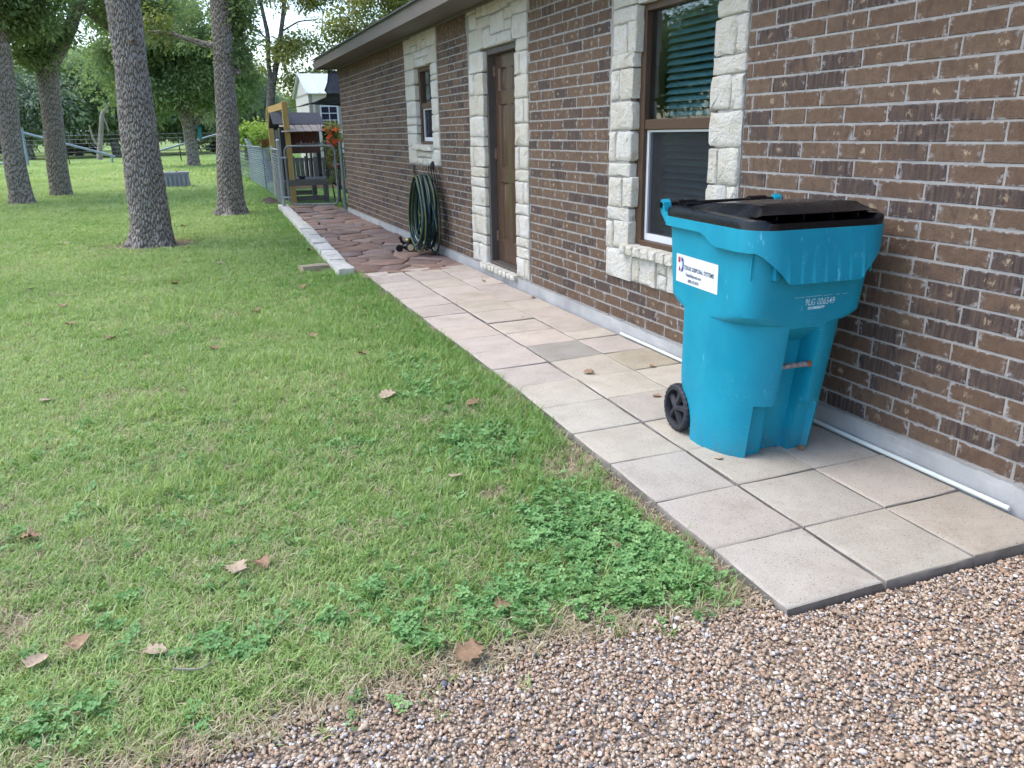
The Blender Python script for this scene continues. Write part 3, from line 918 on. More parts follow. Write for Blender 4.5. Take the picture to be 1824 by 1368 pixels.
edging = thing('limestone_edging', 'low row of white limestone blocks edging the flagstone path', 'edging', (-1.34, 6.95, 0))
yy = 6.96
while yy < 15.7:
    ln = rnd.uniform(0.34, 0.50)
    xl = -1.44 + (yy - 7) * 0.034 + rnd.uniform(-.005, .005)
    rock_block('stone_block', xl, xl + rnd.uniform(.19, .215), yy, yy + ln - 0.003, -0.04, 0.066 + 0.0034 * yy + rnd.uniform(-.008, .008) - 0.01, MAT_EDGE, edging, -0.034, 0.006)
    yy += ln
b_ = rock_block('stone_block', -1.78, -1.46, 7.42, 7.62, -0.02, 0.062, make_stone_mat('stained_limestone', (0.34, 0.28, 0.2), (0.40, 0.33, 0.25), (0.30, 0.22, 0.15), 0.35), None, 0.10, 0.008)
tag(b_, 'single stained tan stone block lying in the grass beside the white edging', 'stone')

# ---- loose gravel
def unit_pebble(k):
    bm = bmesh.new()
    bmesh.ops.create_icosphere(bm, subdivisions=2, radius=0.5)
    r = random.Random(k)
    a = [Vector((r.uniform(-1, 1), r.uniform(-1, 1), r.uniform(-1, 1))).normalized() for _ in range(5)]
    for v in bm.verts:
        d = v.co.normalized(); s = 1.0
        for q in a:
            s -= 0.16 * max(0.0, d.dot(q) - 0.45) / 0.55
        v.co = Vector((d.x * 0.5 * s, d.y * 0.5 * s * r.uniform(0.99, 1.01), d.z * 0.5 * s))
    sx = (1.0, r.uniform(0.68, 0.95), r.uniform(0.42, 0.66))
    vs_ = [(v.co.x * sx[0], v.co.y * sx[1], v.co.z * sx[2]) for v in bm.verts]
    bm.verts.ensure_lookup_table()
    fs_ = [[v.index for v in f.verts] for f in bm.faces]
    bm.free()
    return source('pebble_shape_%d' % k, vs_, fs_, MAT_PEB, True)
PEB_SRC = [unit_pebble(k) for k in range(7)]

def in_view(x, y, margin=0.9, z=0.0):
    """inside the photograph's frame, widened by some metres"""
    dx = x - CAM_POS.x; dy = y - CAM_POS.y; dz = z - CAM_POS.z
    w = dx * FW.x + dy * FW.y + dz * FW.z
    u = dx * R1.x + dy * R1.y + dz * R1.z
    t = dx * U1.x + dy * U1.y + dz * U1.z
    hw = 912 / CAM_F; hh = 684 / CAM_F
    return (w > 0.2) & (np.abs(u) < w * hw + margin) & (t > -w * hh - margin)

def scatter_gravel():
    n = 380000
    x = rng.uniform(-4.6, 1.2, n); y = rng.uniform(-2.0, 2.0, n)
    e = np.where(x < path_left(np.maximum(y, 0)) - 0.005, gravel_edge(x), -0.012 - (x - XL) * PYAW)
    d = e - y
    keep = (d > 0) & (rng.random(n) < 0.92)
    # thinning out into the soil and along the edge of the pavers
    thin = (d <= 0) & (x < path_left(y) - 0.005) & (rng.random(n) < 0.55 * np.exp(d / 0.045))
    strip = (d <= 0) & (y < 1.9) & (x < path_left(y) - 0.005) & (x > path_left(y) - 0.20) & (rng.random(n) < 0.06)
    k = (keep | thin | strip) & in_view(x, y, 0.35)
    x, y = x[k], y[k]; n = len(x)
    s = np.clip(rng.lognormal(math.log(0.0100), 0.34, n), 0.0045, 0.021)
    big = rng.random(n) < 0.0012
    s[big] = rng.uniform(0.021, 0.034, big.sum())
    lay = rng.random(n)
    z = ground_z(x, y) - 0.008 + 0.0055 * lay + 0.12 * s
    rot = np.stack([rng.normal(0, 0.22, n), rng.normal(0, 0.22, n), rng.uniform(0, 6.28, n)], -1)
    o = scatter('loose_gravel', np.stack([x, y, z], -1), rot, s, rng.integers(0, 7, n), np.minimum(rng.random(n), 0.999), PEB_SRC)
    tag(o, 'multicoloured loose pea gravel covering the driveway', 'gravel', kind='stuff')
scatter_gravel()

# ---- grass, straw, clover
def tuft(name, nb, lmin, lmax, wid, spread, lean, mat, seed, seg=3):
    r = random.Random(seed); v = []; f = []
    for _ in range(nb):
        a = r.uniform(0, 6.283); R = spread * math.sqrt(r.random()); b0 = r.uniform(0, 6.283)
        px, py_ = R * math.cos(b0), R * math.sin(b0)
        L = r.uniform(lmin, lmax); ln = lean * r.uniform(0.4, 1.5); w = wid * r.uniform(0.7, 1.25)
        dx, dy = math.cos(a), math.sin(a); tw = r.uniform(-0.7, 0.7)
        sx, sy = -math.sin(a + tw), math.cos(a + tw)
        o = len(v); ang = r.uniform(0.1, 0.5) * lean; x = z = 0.0
        for k in range(seg + 1):
            ww = w * (1 - (k / seg) ** 1.8) * 0.5 + 0.0002
            v.append((px + dx * x - sx * ww, py_ + dy * x - sy * ww, z)); v.append((px + dx * x + sx * ww, py_ + dy * x + sy * ww, z))
            x += L / seg * math.sin(ang); z += L / seg * math.cos(ang); ang += ln / seg * 1.15
        for k in range(seg):
            f.append((o + 2 * k, o + 2 * k + 1, o + 2 * k + 3, o + 2 * k + 2))
    return source(name, v, f, mat)
def clover(name, seed):
    r = random.Random(seed); v = []; f = []
    for _ in range(10):
        a = r.uniform(0, 6.283); R = 0.034 * math.sqrt(r.random()); h = r.uniform(0.012, 0.045)
        cx, cy = R * math.cos(a), R * math.sin(a)
        tx, ty = r.uniform(-.5, .5), r.uniform(-.5, .5)
        a0 = r.uniform(0, 6.283); s = r.uniform(0.0065, 0.0125)
        for t in range(3):
            b = a0 + t * 2.094 + r.uniform(-.2, .2)
            ex, ey = math.cos(b), math.sin(b); px, py_ = -ey, ex
            o = len(v)
            for (l, w, dz) in ((0, 0, 0), (0.45, 0.42, 0.10), (0.95, 0.40, 0.05), (1.12, 0.0, -0.02), (0.95, -0.40, 0.05), (0.45, -0.42, 0.10)):
                x = cx + s * (ex * l + px * w); y = cy + s * (ey * l + py_ * w)
                v.append((x, y, h + dz * s + tx * (x - cx) + ty * (y - cy)))
            f.append((o, o + 1, o + 2, o + 3)); f.append((o, o + 3, o + 4, o + 5))
        o = len(v)
        v += [(cx - .0008, cy, 0), (cx + .0008, cy, 0), (cx, cy, h)]
        f.append((o, o + 1, o + 2))
    return source(name, v, f, MAT_CLOVER)
G_SRC = [tuft('turf_shape_%d' % k, 9, 0.030, 0.066, 0.0050, 0.026, 1.25, MAT_GRASS, 50 + k) for k in range(4)]
G_SRC += [tuft('turf_tall_shape_%d' % k, 8, 0.055, 0.105, 0.0062, 0.024, 1.05, MAT_GRASS, 80 + k) for k in range(3)]
S_SRC = [tuft('straw_shape_%d' % k, 8, 0.030, 0.075, 0.0030, 0.034, 1.9, MAT_STRAW, 120 + k) for k in range(3)]
C_SRC = [clover('clover_shape_%d' % k, 140 + k) for k in range(4)]
F_SRC = [tuft('far_turf_shape_%d' % k, 12, 0.035, 0.075, 0.010, 0.075, 1.2, MAT_GRASS, 160 + k, 2) for k in range(3)]

def clover_mask(x, y):
    w = fbm(x * 4, y * 4, 77) - 0.5
    m = 0 * x
    for cx, cy, rx, ry, a in [(-1.50, 0.66, .30, .50, 1.), (-1.75, .42, .40, .20, .7), (-2.15, .42, .34, .16, .3), (-1.45, .30, .14, .14, .9), (-3.36, .36, .22, .14, .5), (-2.27, 2.03, .18, .10, .45),
                              (-1.62, 1.75, .22, .26, .45), (-2.9, .55, .2, .12, .4), (-1.60, 3.2, .2, .9, .2), (-2.5, .6, .3, .15, .2)]:
        d = np.hypot((x - cx) / rx, (y - cy) / ry) + 1.1 * w
        m = np.maximum(m, a * (1 - sstep(0.65, 1.15, d)))
    return m

def scatter_lawn():
    acc = {'g': [], 's': [], 'c': []}
    def zone(y0, y1, x0, x1, dens, kind, size, far=False, thr=1.0):
        n = int((y1 - y0) * (x1 - x0) * dens)
        x = rng.uniform(x0, x1, n); y = rng.uniform(y0, y1, n)
        pl = path_left(y)
        ok = in_view(x, y, 0.5) & (x < np.where(y < 15.8, pl - 0.012, np.where(y < 45, 30, 80)))
        ok &= ~((x > -0.1) & (y < 14.6))
        for fx, fy, fr in TREE_FEET:
            ok &= np.hypot(x - fx, y - fy) > fr * 0.98
        x, y = x[ok], y[ok]
        b = bareness(x, y); c = clover_mask(x, y); r = rng.random(len(x))
        if kind == 'g':
            k = r < (1 - 0.97 * b) * (1 - 0.70 * c)
        elif kind == 's':
            edge = 0.8 * np.exp(-np.clip(y - gravel_edge(x), 0, 9) / 0.12)
            k = r < np.clip(0.14 + 0.75 * edge + 0.5 * (b > 0.25) * (b < 0.98) + 0.30 * sstep(0.5, 0.75, fbm(x * 2.2, y * 2.2, 8)), 0, 1) * (y > gravel_edge(x) - 0.05) * (1 - 0.8 * c)
        else:
            k = r < np.maximum(c, 0.02 * (y < 3)) * (1 - 0.7 * b)
        x, y = x[k], y[k]
        acc[kind].append((x, y, np.full(len(x), size) * rng.uniform(0.75, 1.25, len(x)), np.full(len(x), far)))
    zone(0.0, 2.2, -4.6, -1.1, 2300, 'g', 0.84)
    zone(2.2, 5.0, -6.0, -1.1, 1800, 'g', 0.86)
    zone(5.0, 10.0, -8.0, -1.0, 1050, 'g', 0.95)
    zone(10.0, 17.0, -10.0, 0.5, 330, 'g', 1.0, True)
    zone(17.0, 30.0, -14.0, 3.0, 120, 'g', 1.5, True)
    zone(30.0, 62.0, -22.0, 7.0, 26, 'g', 2.6, True)
    zone(0.0, 2.4, -4.6, -1.1, 1700, 's', 1.0)
    zone(2.4, 6.0, -6.5, -1.1, 1000, 's', 1.0)
    zone(6.0, 12.0, -8.5, -1.0, 350, 's', 1.2)
    zone(0.0, 3.6, -4.6, -1.1, 1500, 'c', 1.0)
    def emit(kind, name, srcs, label, cat):
        x = np.concatenate([a[0] for a in acc[kind]]); y = np.concatenate([a[1] for a in acc[kind]])
        s = np.concatenate([a[2] for a in acc[kind]]); fr = np.concatenate([a[3] for a in acc[kind]])
        n = len(x)
        if kind == 'g':
            tall = sstep(0.5, 0.78, fbm(x * 1.6, y * 1.6, 21)) * 0.5 + 0.75 * np.exp(-np.clip(path_left(y) - x, 0, 9) / 0.28) * (y < 7)
            idx = np.where(rng.random(n) < tall, rng.integers(4, 7, n), rng.integers(0, 4, n))
            idx = np.where(fr > 0, rng.integers(7, 10, n), idx)
            patch = fbm(x * 0.9, y * 0.9, 3) * 0.55 + fbm(x * 0.22, y * 0.22, 9) * 0.45
            near_path = np.exp(-np.clip(path_left(y) - x, 0, 9) / 0.7)
            tint = np.clip(0.12 + 0.75 * (patch - 0.25) - 0.50 * near_path + 0.18 * sstep(5, 14, y) + rng.normal(0, 0.16, n), 0, 1)
        else:
            idx = rng.integers(0, len(srcs), n); tint = rng.random(n)
        # the join in the scatter runs last source first
        m = len(srcs)
        z = ground_z(x, y) - 0.012 * bareness(x, y) * (y < 12) - 0.003
        rot = np.stack([rng.normal(0, 0.12, n), rng.normal(0, 0.12, n), rng.uniform(0, 6.28, n)], -1)
        o = scatter(name, np.stack([x, y, z], -1), rot, s, idx, tint, srcs)
        tag(o, label, cat, kind='stuff')
        return n
    n1 = emit('g', 'lawn_grass', G_SRC + F_SRC, 'short green lawn grass with uneven blades', 'grass')
    n2 = emit('s', 'dry_grass', S_SRC, 'dry straw coloured grass mixed into the lawn and along the gravel', 'dry grass')
    n3 = emit('c', 'clover_patch', C_SRC, 'dark green clover patches beside the walkway and gravel', 'clover')
    print('lawn', n1, n2, n3)
scatter_lawn()

# ================================================================ the brick house
ZF, CRS, BL, B0 = 0.1331, 0.0791, 0.2506, 0.9453
WALL_Y0, WALL_Y1 = -3.2, 13.95
ZS = ZF + 29 * CRS                       # foot of the soldier course
ZT = ZS + 0.235
# openings: y0, y1, z0, z1 ; stone surrounds: y0, y1, z0, z1
OPEN = {'window': (2.285, 3.165, 0.705, 2.24), 'door': (5.29, 6.125, 0.165, 2.235), 'small': (7.95, 8.64, 1.345, 2.25)}
SURR = {'window': (2.005, 3.505, 0.445, ZT), 'door': (4.985, 6.565, ZF, ZT), 'small': (7.655, 9.125, 1.085, ZT)}
house = thing('brick_house', 'long single storey brown brick house with white limestone window and door surrounds', 'house', (0, 5, 0))

# backing wall with the three openings cut out (its face is the recessed mortar)
wb = MB()
cuts = [WALL_Y0, OPEN['window'][0] - 0.045, OPEN['window'][1] + 0.055, OPEN['door'][0] - 0.05, OPEN['door'][1] + 0.045, OPEN['small'][0] - 0.06, OPEN['small'][1] + 0.075, WALL_Y1]
MX = 0.0028
for i in range(7):
    y0, y1 = cuts[i], cuts[i + 1]
    o = {1: OPEN['window'], 3: OPEN['door'], 5: OPEN['small']}.get(i)
    if o is None:
        wb.box(MX, 0.26, y0, y1, ZF, ZT + 0.05)
    else:
        wb.box(MX, 0.26, y0, y1, ZF, o[2] - 0.02); wb.box(MX, 0.26, y0, y1, o[3] + 0.02, ZT + 0.05)
wall = wb.build('wall', MAT_MORTAR, house)
MB().box(0.26, 9.0, WALL_Y1 - 0.2, WALL_Y1, -0.1, ZT + 0.05).box(0.26, 9.0, WALL_Y0, WALL_Y0 + 0.2, -0.1, ZT + 0.05).box(8.8, 9.0, WALL_Y0 + 0.2, WALL_Y1 - 0.2, -0.1, ZT + 0.05).build('rear_wall', MAT_BRICK, house)
MB().bbox(-0.012, 0.24, WALL_Y0, WALL_Y1 + 0.01, -0.12, ZF - 0.003, 0.006).build('foundation', MAT_CONC, house)
# ragged mortar bead between foundation and first course
mbd = MB(); yb = WALL_Y0
while yb < WALL_Y1 - 0.1:
    st = rnd.uniform(0.03, 0.07)
    mbd.box(-0.012 - rnd.uniform(0, 0.004), 0.004, yb, yb + st, ZF - 0.006, ZF + rnd.uniform(0.0, 0.006)); yb += st
mbd.build('mortar_bead', MAT_MORTAR, house)

# ---- bricks
def brick_geo(w, h, r):
    """front faces -x; y centred, z centred; returns verts, faces, loc-uv per vertex"""
    v = []; hw, hh = w / 2, h / 2
    for sx, ins in ((0.05, 0.0), (0.0016, 0.0), (-0.0004, 0.0026)):
        for sy, sz in ((-1, -1), (1, -1), (1, 1), (-1, 1)):
            j = (lambda q: r.uniform(-q, q)) if sx < 0.05 else (lambda q: 0.0)
            v.append((sx + j(0.0008), sy * (hw - ins) + j(0.0024), sz * (hh - ins) + j(0.0016)))
    f = []
    for l in range(2):
        for k in range(4):
            f.append((l * 4 + k, l * 4 + (k + 1) % 4, (l + 1) * 4 + (k + 1) % 4, (l + 1) * 4 + k))
    f = [tuple(reversed(q)) for q in f]
    f.append((8, 11, 10, 9))
    uv = [(0.5 + p[1] / w, 0.5 + p[2] / h) for p in v]
    return v, f, uv

def add_uv(me, loc, seed):
    """loc: per-vertex uv, seed: per-vertex (kind, random)"""
    nl = len(me.loops)
    vi = np.zeros(nl, np.int32); me.loops.foreach_get('vertex_index', vi)
    for nm, arr in (('loc', np.asarray(loc, np.float32)), ('seed', np.asarray(seed, np.float32))):
        l = me.uv_layers.new(name=nm)
        l.data.foreach_set('uv', arr[vi].ravel())

VAR = []
for k in range(26):
    r = random.Random(900 + k)
    v, f, uv = brick_geo(BL - 0.0106, CRS - 0.0106, r)
    me = bpy.data.meshes.new('brick')
    me.from_pydata(v, [], f)
    seed = ((k + 0.5) / 26.0 * 0.985, r.random())
    add_uv(me, uv, [seed] * len(v))
    me.materials.append(MAT_BRICK)
    VAR.append(me)

bricks = []      # (yc, zc, w, h, full)
OFFS = [0.0, 0.125, 0.0, 0.125]
for c in range(29):
    zc = ZF + (c + 0.5) * CRS
    off = B0 + (0.0 if c % 2 == 0 else 0.088) + 0.012 * math.sin(c * 1.7)
    spans = [(WALL_Y0, WALL_Y1)]
    for s in SURR.values():
        if s[2] - 0.2 * CRS < zc < s[3]:
            ns = []
            for a, b in spans:
                if s[0] <= a and s[1] >= b: continue
                if s[0] > a: ns.append((a, min(b, s[0] - 0.006)))
                if s[1] < b: ns.append((max(a, s[1] + 0.006), b))
            spans = [q for q in ns if q[1] - q[0] > 0.03] or ns
            spans = [(a, b) for a, b in ns if b - a > 0.03]
    # merge duplicates produced by surrounds that do not touch a span
    for a, b in sorted(set(spans)):
        k0 = math.floor((a - off) / BL) - 1
        y = off + k0 * BL
        while y < b:
            p, q = max(y + 0.0053, a), min(y + BL - 0.0053, b)
            if q - p > 0.02:
                bricks.append(((p + q) / 2, zc, q - p, CRS - 0.0106, q - p > BL - 0.0131))
            y += BL
def px_of(x, y, z):
    d = Vector((x, y, z)) - CAM_POS
    w = d.dot(FW)
    return 912 + CAM_F * d.dot(R1) / w, 684 - CAM_F * d.dot(U1) / w, w
cand = []
for i, (y, z, w, h, full) in enumerate(bricks):
    px, py_, dep = px_of(0, y, z)
    hidden = 1185 < px < 1500 and 372 < py_ < 760 and y < 3.1 and z < 1.02
    if -20 < px < 1860 and -20 < py_ < 1390 and not hidden:
        cand.append((dep / max(w, 0.05), i))
cand.sort()
near = set(i for _, i in cand[:298])
fv, ff, fuv, fsd = [], [], [], []
rb = random.Random(5)
def to_field(y, z, w, h, up=False):
    v, f, uv = brick_geo(w, h, rb)
    o = len(fv); sd = (rb.random() * 0.985, rb.random())
    if up: sd = (sd[0] * 0.68 if rb.random() < 0.85 else sd[0], sd[1]); uv = [(b, a) for a, b in uv]
    fv.extend([(p[0], p[1] + y, p[2] + z) for p in v]); ff.extend([tuple(q + o for q in t) for t in f])
    fuv.extend(uv); fsd.extend([sd] * len(v))
def bnoise(): return rnd.uniform(-0.0012, 0.0012)
last = -1
for i, (y, z, w, h, full) in enumerate(bricks):
    if i in near:
        if full:
            k = rnd.randrange(26)
            while k == last: k = rnd.randrange(26)
            last = k; me = VAR[k]
        else:
            v, f, uv = brick_geo(w, h, rnd)
            me = bpy.data.meshes.new('brick'); me.from_pydata(v, [], f)
            add_uv(me, uv, [(rnd.random() * 0.985, rnd.random())] * len(v)); me.materials.append(MAT_BRICK)
        link('brick', me, wall, (bnoise(), y, z + bnoise()))
        # wall has no transform of its own beyond the house; keep world placement
    else:
        to_field(y, z, w, h)
# soldier course of upright bricks under the eave
y = WALL_Y0 + 0.004
while y < WALL_Y1 - 0.05:
    yc = y + (CRS - 0.0105) / 2
    if not any(s[0] - 0.02 < yc < s[1] + 0.02 for s in SURR.values()):
        to_field(yc, ZS + 0.005 + 0.1125, CRS - 0.0105, 0.225, True)
    y += CRS
me = bpy.data.meshes.new('brick_courses')
me.from_pydata(fv, [], ff)
add_uv(me, fuv, fsd)
me.materials.append(MAT_BRICK)
tag(link('brick_courses', me, wall), kind='stuff')

# ---- rock-faced limestone
WLs = [(3.159,3.467,2.246,2.318),(3.154,3.463,2.144,2.238),(3.274,3.463,1.959,2.139),(3.151,3.262,1.958,2.146),(3.178,3.477,1.864,1.956),(3.371,3.479,1.666,1.858),(3.176,3.36,1.669,1.86),(3.178,3.483,1.47,1.649),(3.397,3.495,1.257,1.457),(3.182,3.387,1.261,1.456),(3.197,3.497,1.159,1.245),(3.306,3.491,0.944,1.147),(3.166,3.292,0.956,1.154),(3.197,3.507,0.853,0.942),(3.416,3.514,0.649,0.837),(3.185,3.408,0.657,0.853),(3.139,3.515,0.442,0.648),(3.032,3.123,0.45,0.615),(2.819,3.027,0.447,0.631),(2.696,2.803,0.551,0.634),(2.689,2.797,0.448,0.541)]
WRs = [(2.008,2.278,2.047,2.134),(2.102,2.295,1.853,2.039),(2.005,2.097,1.851,2.041),(2.005,2.294,1.753,1.846),(2.117,2.306,1.566,1.747),(2.008,2.112,1.565,1.746),(2.004,2.3,1.37,1.557),(2.206,2.294,1.162,1.357),(2.013,2.196,1.161,1.363),(2.117,2.299,0.96,1.151),(2.021,2.104,0.96,1.151),
       (2.01,2.28,2.145,2.237),(2.01,2.15,2.245,2.44),(2.16,2.44,2.245,2.34),(2.45,2.70,2.245,2.44),(2.71,2.95,2.245,2.36),(2.96,3.15,2.245,2.44),(3.16,3.47,2.33,2.44),(2.16,2.44,2.35,2.44),(2.71,2.95,2.37,2.44),(2.01,2.4,2.45,2.65),(2.41,2.8,2.45,2.65),(2.81,3.1,2.45,2.65),(3.11,3.49,2.45,2.65),
       (2.01,2.29,0.86,0.952),(2.01,2.12,0.655,0.852),(2.13,2.29,0.655,0.852),(2.01,2.28,0.448,0.647),(2.29,2.44,0.448,0.63),(2.45,2.68,0.448,0.63)]
WSs = [(3.164,3.243,0.631,0.70),(3.068,3.154,0.633,0.70),(2.96,3.062,0.631,0.70),(2.853,2.956,0.634,0.70),(2.762,2.849,0.632,0.70),(2.66,2.757,0.631,0.70),(2.56,2.65,0.632,0.70),(2.46,2.55,0.631,0.70),(2.35,2.45,0.632,0.70),(2.25,2.34,0.631,0.70)]
DLs = [(6.092,6.504,2.038,2.222),(6.391,6.515,1.838,2.03),(6.099,6.374,1.828,2.023),(6.278,6.526,1.634,1.826),(6.106,6.262,1.629,1.817),(6.112,6.531,1.429,1.623),(6.115,6.535,1.336,1.42),(6.446,6.552,1.127,1.324),(6.112,6.429,1.134,1.326),(6.124,6.555,1.031,1.123),(6.127,6.558,0.933,1.022),(6.127,6.56,0.737,0.921),(6.127,6.56,0.639,0.728),(6.47,6.562,0.435,0.628),(6.127,6.46,0.444,0.635),(6.13,6.562,0.341,0.429),(6.359,6.564,0.14,0.33),(6.13,6.345,0.145,0.334)]
DRs = [(4.973,5.237,2.145,2.239),(5.161,5.27,1.955,2.138),(4.977,5.148,1.949,2.133),(4.977,5.284,1.76,1.941),(5.077,5.272,1.544,1.749),(4.977,5.061,1.544,1.743),(4.98,5.285,1.347,1.535),(5.195,5.288,1.142,1.333),(4.987,5.182,1.147,1.335),(4.99,5.286,1.041,1.134),(5.104,5.292,0.835,1.031),(4.99,5.087,0.847,1.032),(4.99,5.296,0.74,0.83),(5.215,5.292,0.531,0.726),(4.992,5.201,0.534,0.73),(5.221,5.293,0.438,0.52),(4.995,5.208,0.444,0.523),(4.995,5.293,0.34,0.43),(5.108,5.294,0.145,0.328),(4.998,5.094,0.15,0.332)]
DTs = [(6.273,6.47,2.447,2.586),(6.11,6.246,2.541,2.65),(5.978,6.092,2.536,2.65),(5.605,5.959,2.529,2.65),(6.088,6.489,2.243,2.43),(5.876,6.068,2.243,2.414),(5.881,6.256,2.433,2.518),(5.512,5.866,2.346,2.509),(5.725,5.866,2.243,2.336),(5.354,5.707,2.243,2.336),(5.339,5.497,2.346,2.429),(5.334,5.492,2.437,2.522),(4.985,5.325,2.249,2.433),(5.431,5.587,2.537,2.65),(4.98,5.322,2.445,2.547),(4.976,5.42,2.555,2.65),(6.28,6.53,2.594,2.65)]
SLs = [(8.657,9.115,2.07,2.24),(8.648,9.118,1.881,2.054),(8.645,9.1,1.678,1.866),(8.645,9.12,1.576,1.665),(8.645,9.12,1.474,1.566),(8.667,9.115,1.318,1.463),(8.707,9.115,1.09,1.308)]
SRs = [(7.659,7.925,2.131,2.245),(7.662,7.925,2.068,2.121),(7.668,7.923,1.872,2.058),(7.668,7.93,1.687,1.862),(7.672,7.94,1.492,1.677),(7.678,7.94,1.29,1.48),(7.678,8.026,1.092,1.275)]
STs = [(8.763,9.105,2.448,2.613),(8.607,9.10,2.257,2.436),(8.453,8.751,2.514,2.64),(8.474,8.745,2.443,2.507),(8.259,8.443,2.445,2.642),(7.987,8.595,2.358,2.436),(8.217,8.595,2.257,2.350),(7.985,8.205,2.257,2.350),(8.052,8.247,2.546,2.643),(8.052,8.247,2.445,2.537),(7.661,8.042,2.451,2.65),(7.661,7.975,2.26,2.443)]
SBs = [(8.045,8.69,1.178,1.253),(8.415,8.693,1.093,1.168),(8.273,8.40,1.093,1.168),(8.041,8.26,1.093,1.168)]
SSs = [(8.60,8.72,1.268,1.335),(8.45,8.59,1.267,1.335),(8.28,8.44,1.265,1.335),(8.10,8.27,1.264,1.335),(7.92,8.09,1.264,1.335)]

def stone(par, y0, y1, z0, z1, mat=MAT_STONE, proud=0.012, depth=0.095):
    hw, hh = (y1 - y0) / 2, (z1 - z0) / 2
    cy_s, cz_s = (y0 + y1) / 2, (z0 + z1) / 2
    rc = min(hw, hh) * 0.24
    ring = []
    for sx, sz, a0 in ((1, -1, -90), (1, 1, 0), (-1, 1, 90), (-1, -1, 180)):
        r = rc * rnd.uniform(0.45, 1.1)
        for k in range(3):
            a = math.radians(a0 + 45 * k)
            ring.append((sx * (hw - r) + r * math.cos(a), sz * (hh - r) + r * math.sin(a)))
        # a point in the middle of the following side, slightly bulged
        if sx == 1 and sz == -1: ring.append((hw * 1.0, rnd.uniform(-.3, .3) * hh))
        elif sx == 1: ring.append((rnd.uniform(-.3, .3) * hw, hh))
        elif sz == 1: ring.append((-hw, rnd.uniform(-.3, .3) * hh))
        else: ring.append((rnd.uniform(-.3, .3) * hw, -hh))
    j = min(0.006, min(hw, hh) * 0.08)
    ring = [(a + rnd.uniform(-j, j), b + rnd.uniform(-j, j)) for a, b in ring]
    n = len(ring); v = []; f = []
    bulge = proud + rnd.uniform(0.000, 0.007)
    for ins, x in ((0.0, depth), (0.0, -proud * 0.5), (0.006, -proud), (0.34, -bulge)):
        for a, b in ring:
            if ins > 0.1: s_a, s_b = a * (1 - ins), b * (1 - ins)
            else:
                L = math.hypot(a, b); s_a, s_b = a * (1 - ins / L), b * (1 - ins / L)
            v.append((x + (rnd.uniform(-.004, .004) if x < 0 else 0), cy_s + s_a, cz_s + s_b))
    v.append((-bulge + rnd.uniform(-.004, .004), cy_s, cz_s))
    for l in range(3):
        for k in range(n):
            f.append((l * n + k, l * n + (k + 1) % n, (l + 1) * n + (k + 1) % n, (l + 1) * n + k))
    for k in range(n):
        f.append((3 * n + k, 3 * n + (k + 1) % n, 4 * n))
    return mesh_obj('stone', v, f, mat, par, 50)

def surround(nm, s, o, lists, sill):
    m = MB()      # pale mortar bed the stones sit in
    m.box(-0.003, 0.0, s[0], o[0] - 0.050, s[2], min(s[3], ZT)); m.box(-0.003, 0.0, o[1] + 0.050, s[1], s[2], min(s[3], ZT))
    m.box(-0.0032, 0.0, o[0] - 0.050, o[1] + 0.050, o[3] + 0.012, ZT)
    if s[2] < o[2] - 0.05: m.box(-0.0032, 0.0, o[0] - 0.050, o[1] + 0.050, s[2], o[2] - 0.06)
    root = m.build(nm, MAT_MORTAR, house)
    for L in lists:
        for q in L: stone(root, *q)
    for q in sill: stone(root, *q, mat=MAT_SILL, proud=0.055, depth=0.09)
    return root
surround('window_surround', SURR['window'], OPEN['window'], [WLs, WRs], WSs)
ds = surround('door_surround', SURR['door'], OPEN['door'], [DLs, DRs, DTs], [])
surround('small_window_surround', SURR['small'], OPEN['small'], [SLs, SRs, STs, SBs], SSs)
yk = 5.27
while yk < 6.14:                                   # threshold stones
    rock_block('sill_stone', -0.062, 0.10, yk, yk + 0.100, 0.095, 0.158, MAT_SILL, ds, 0, 0.003, 0.010); yk += 0.108

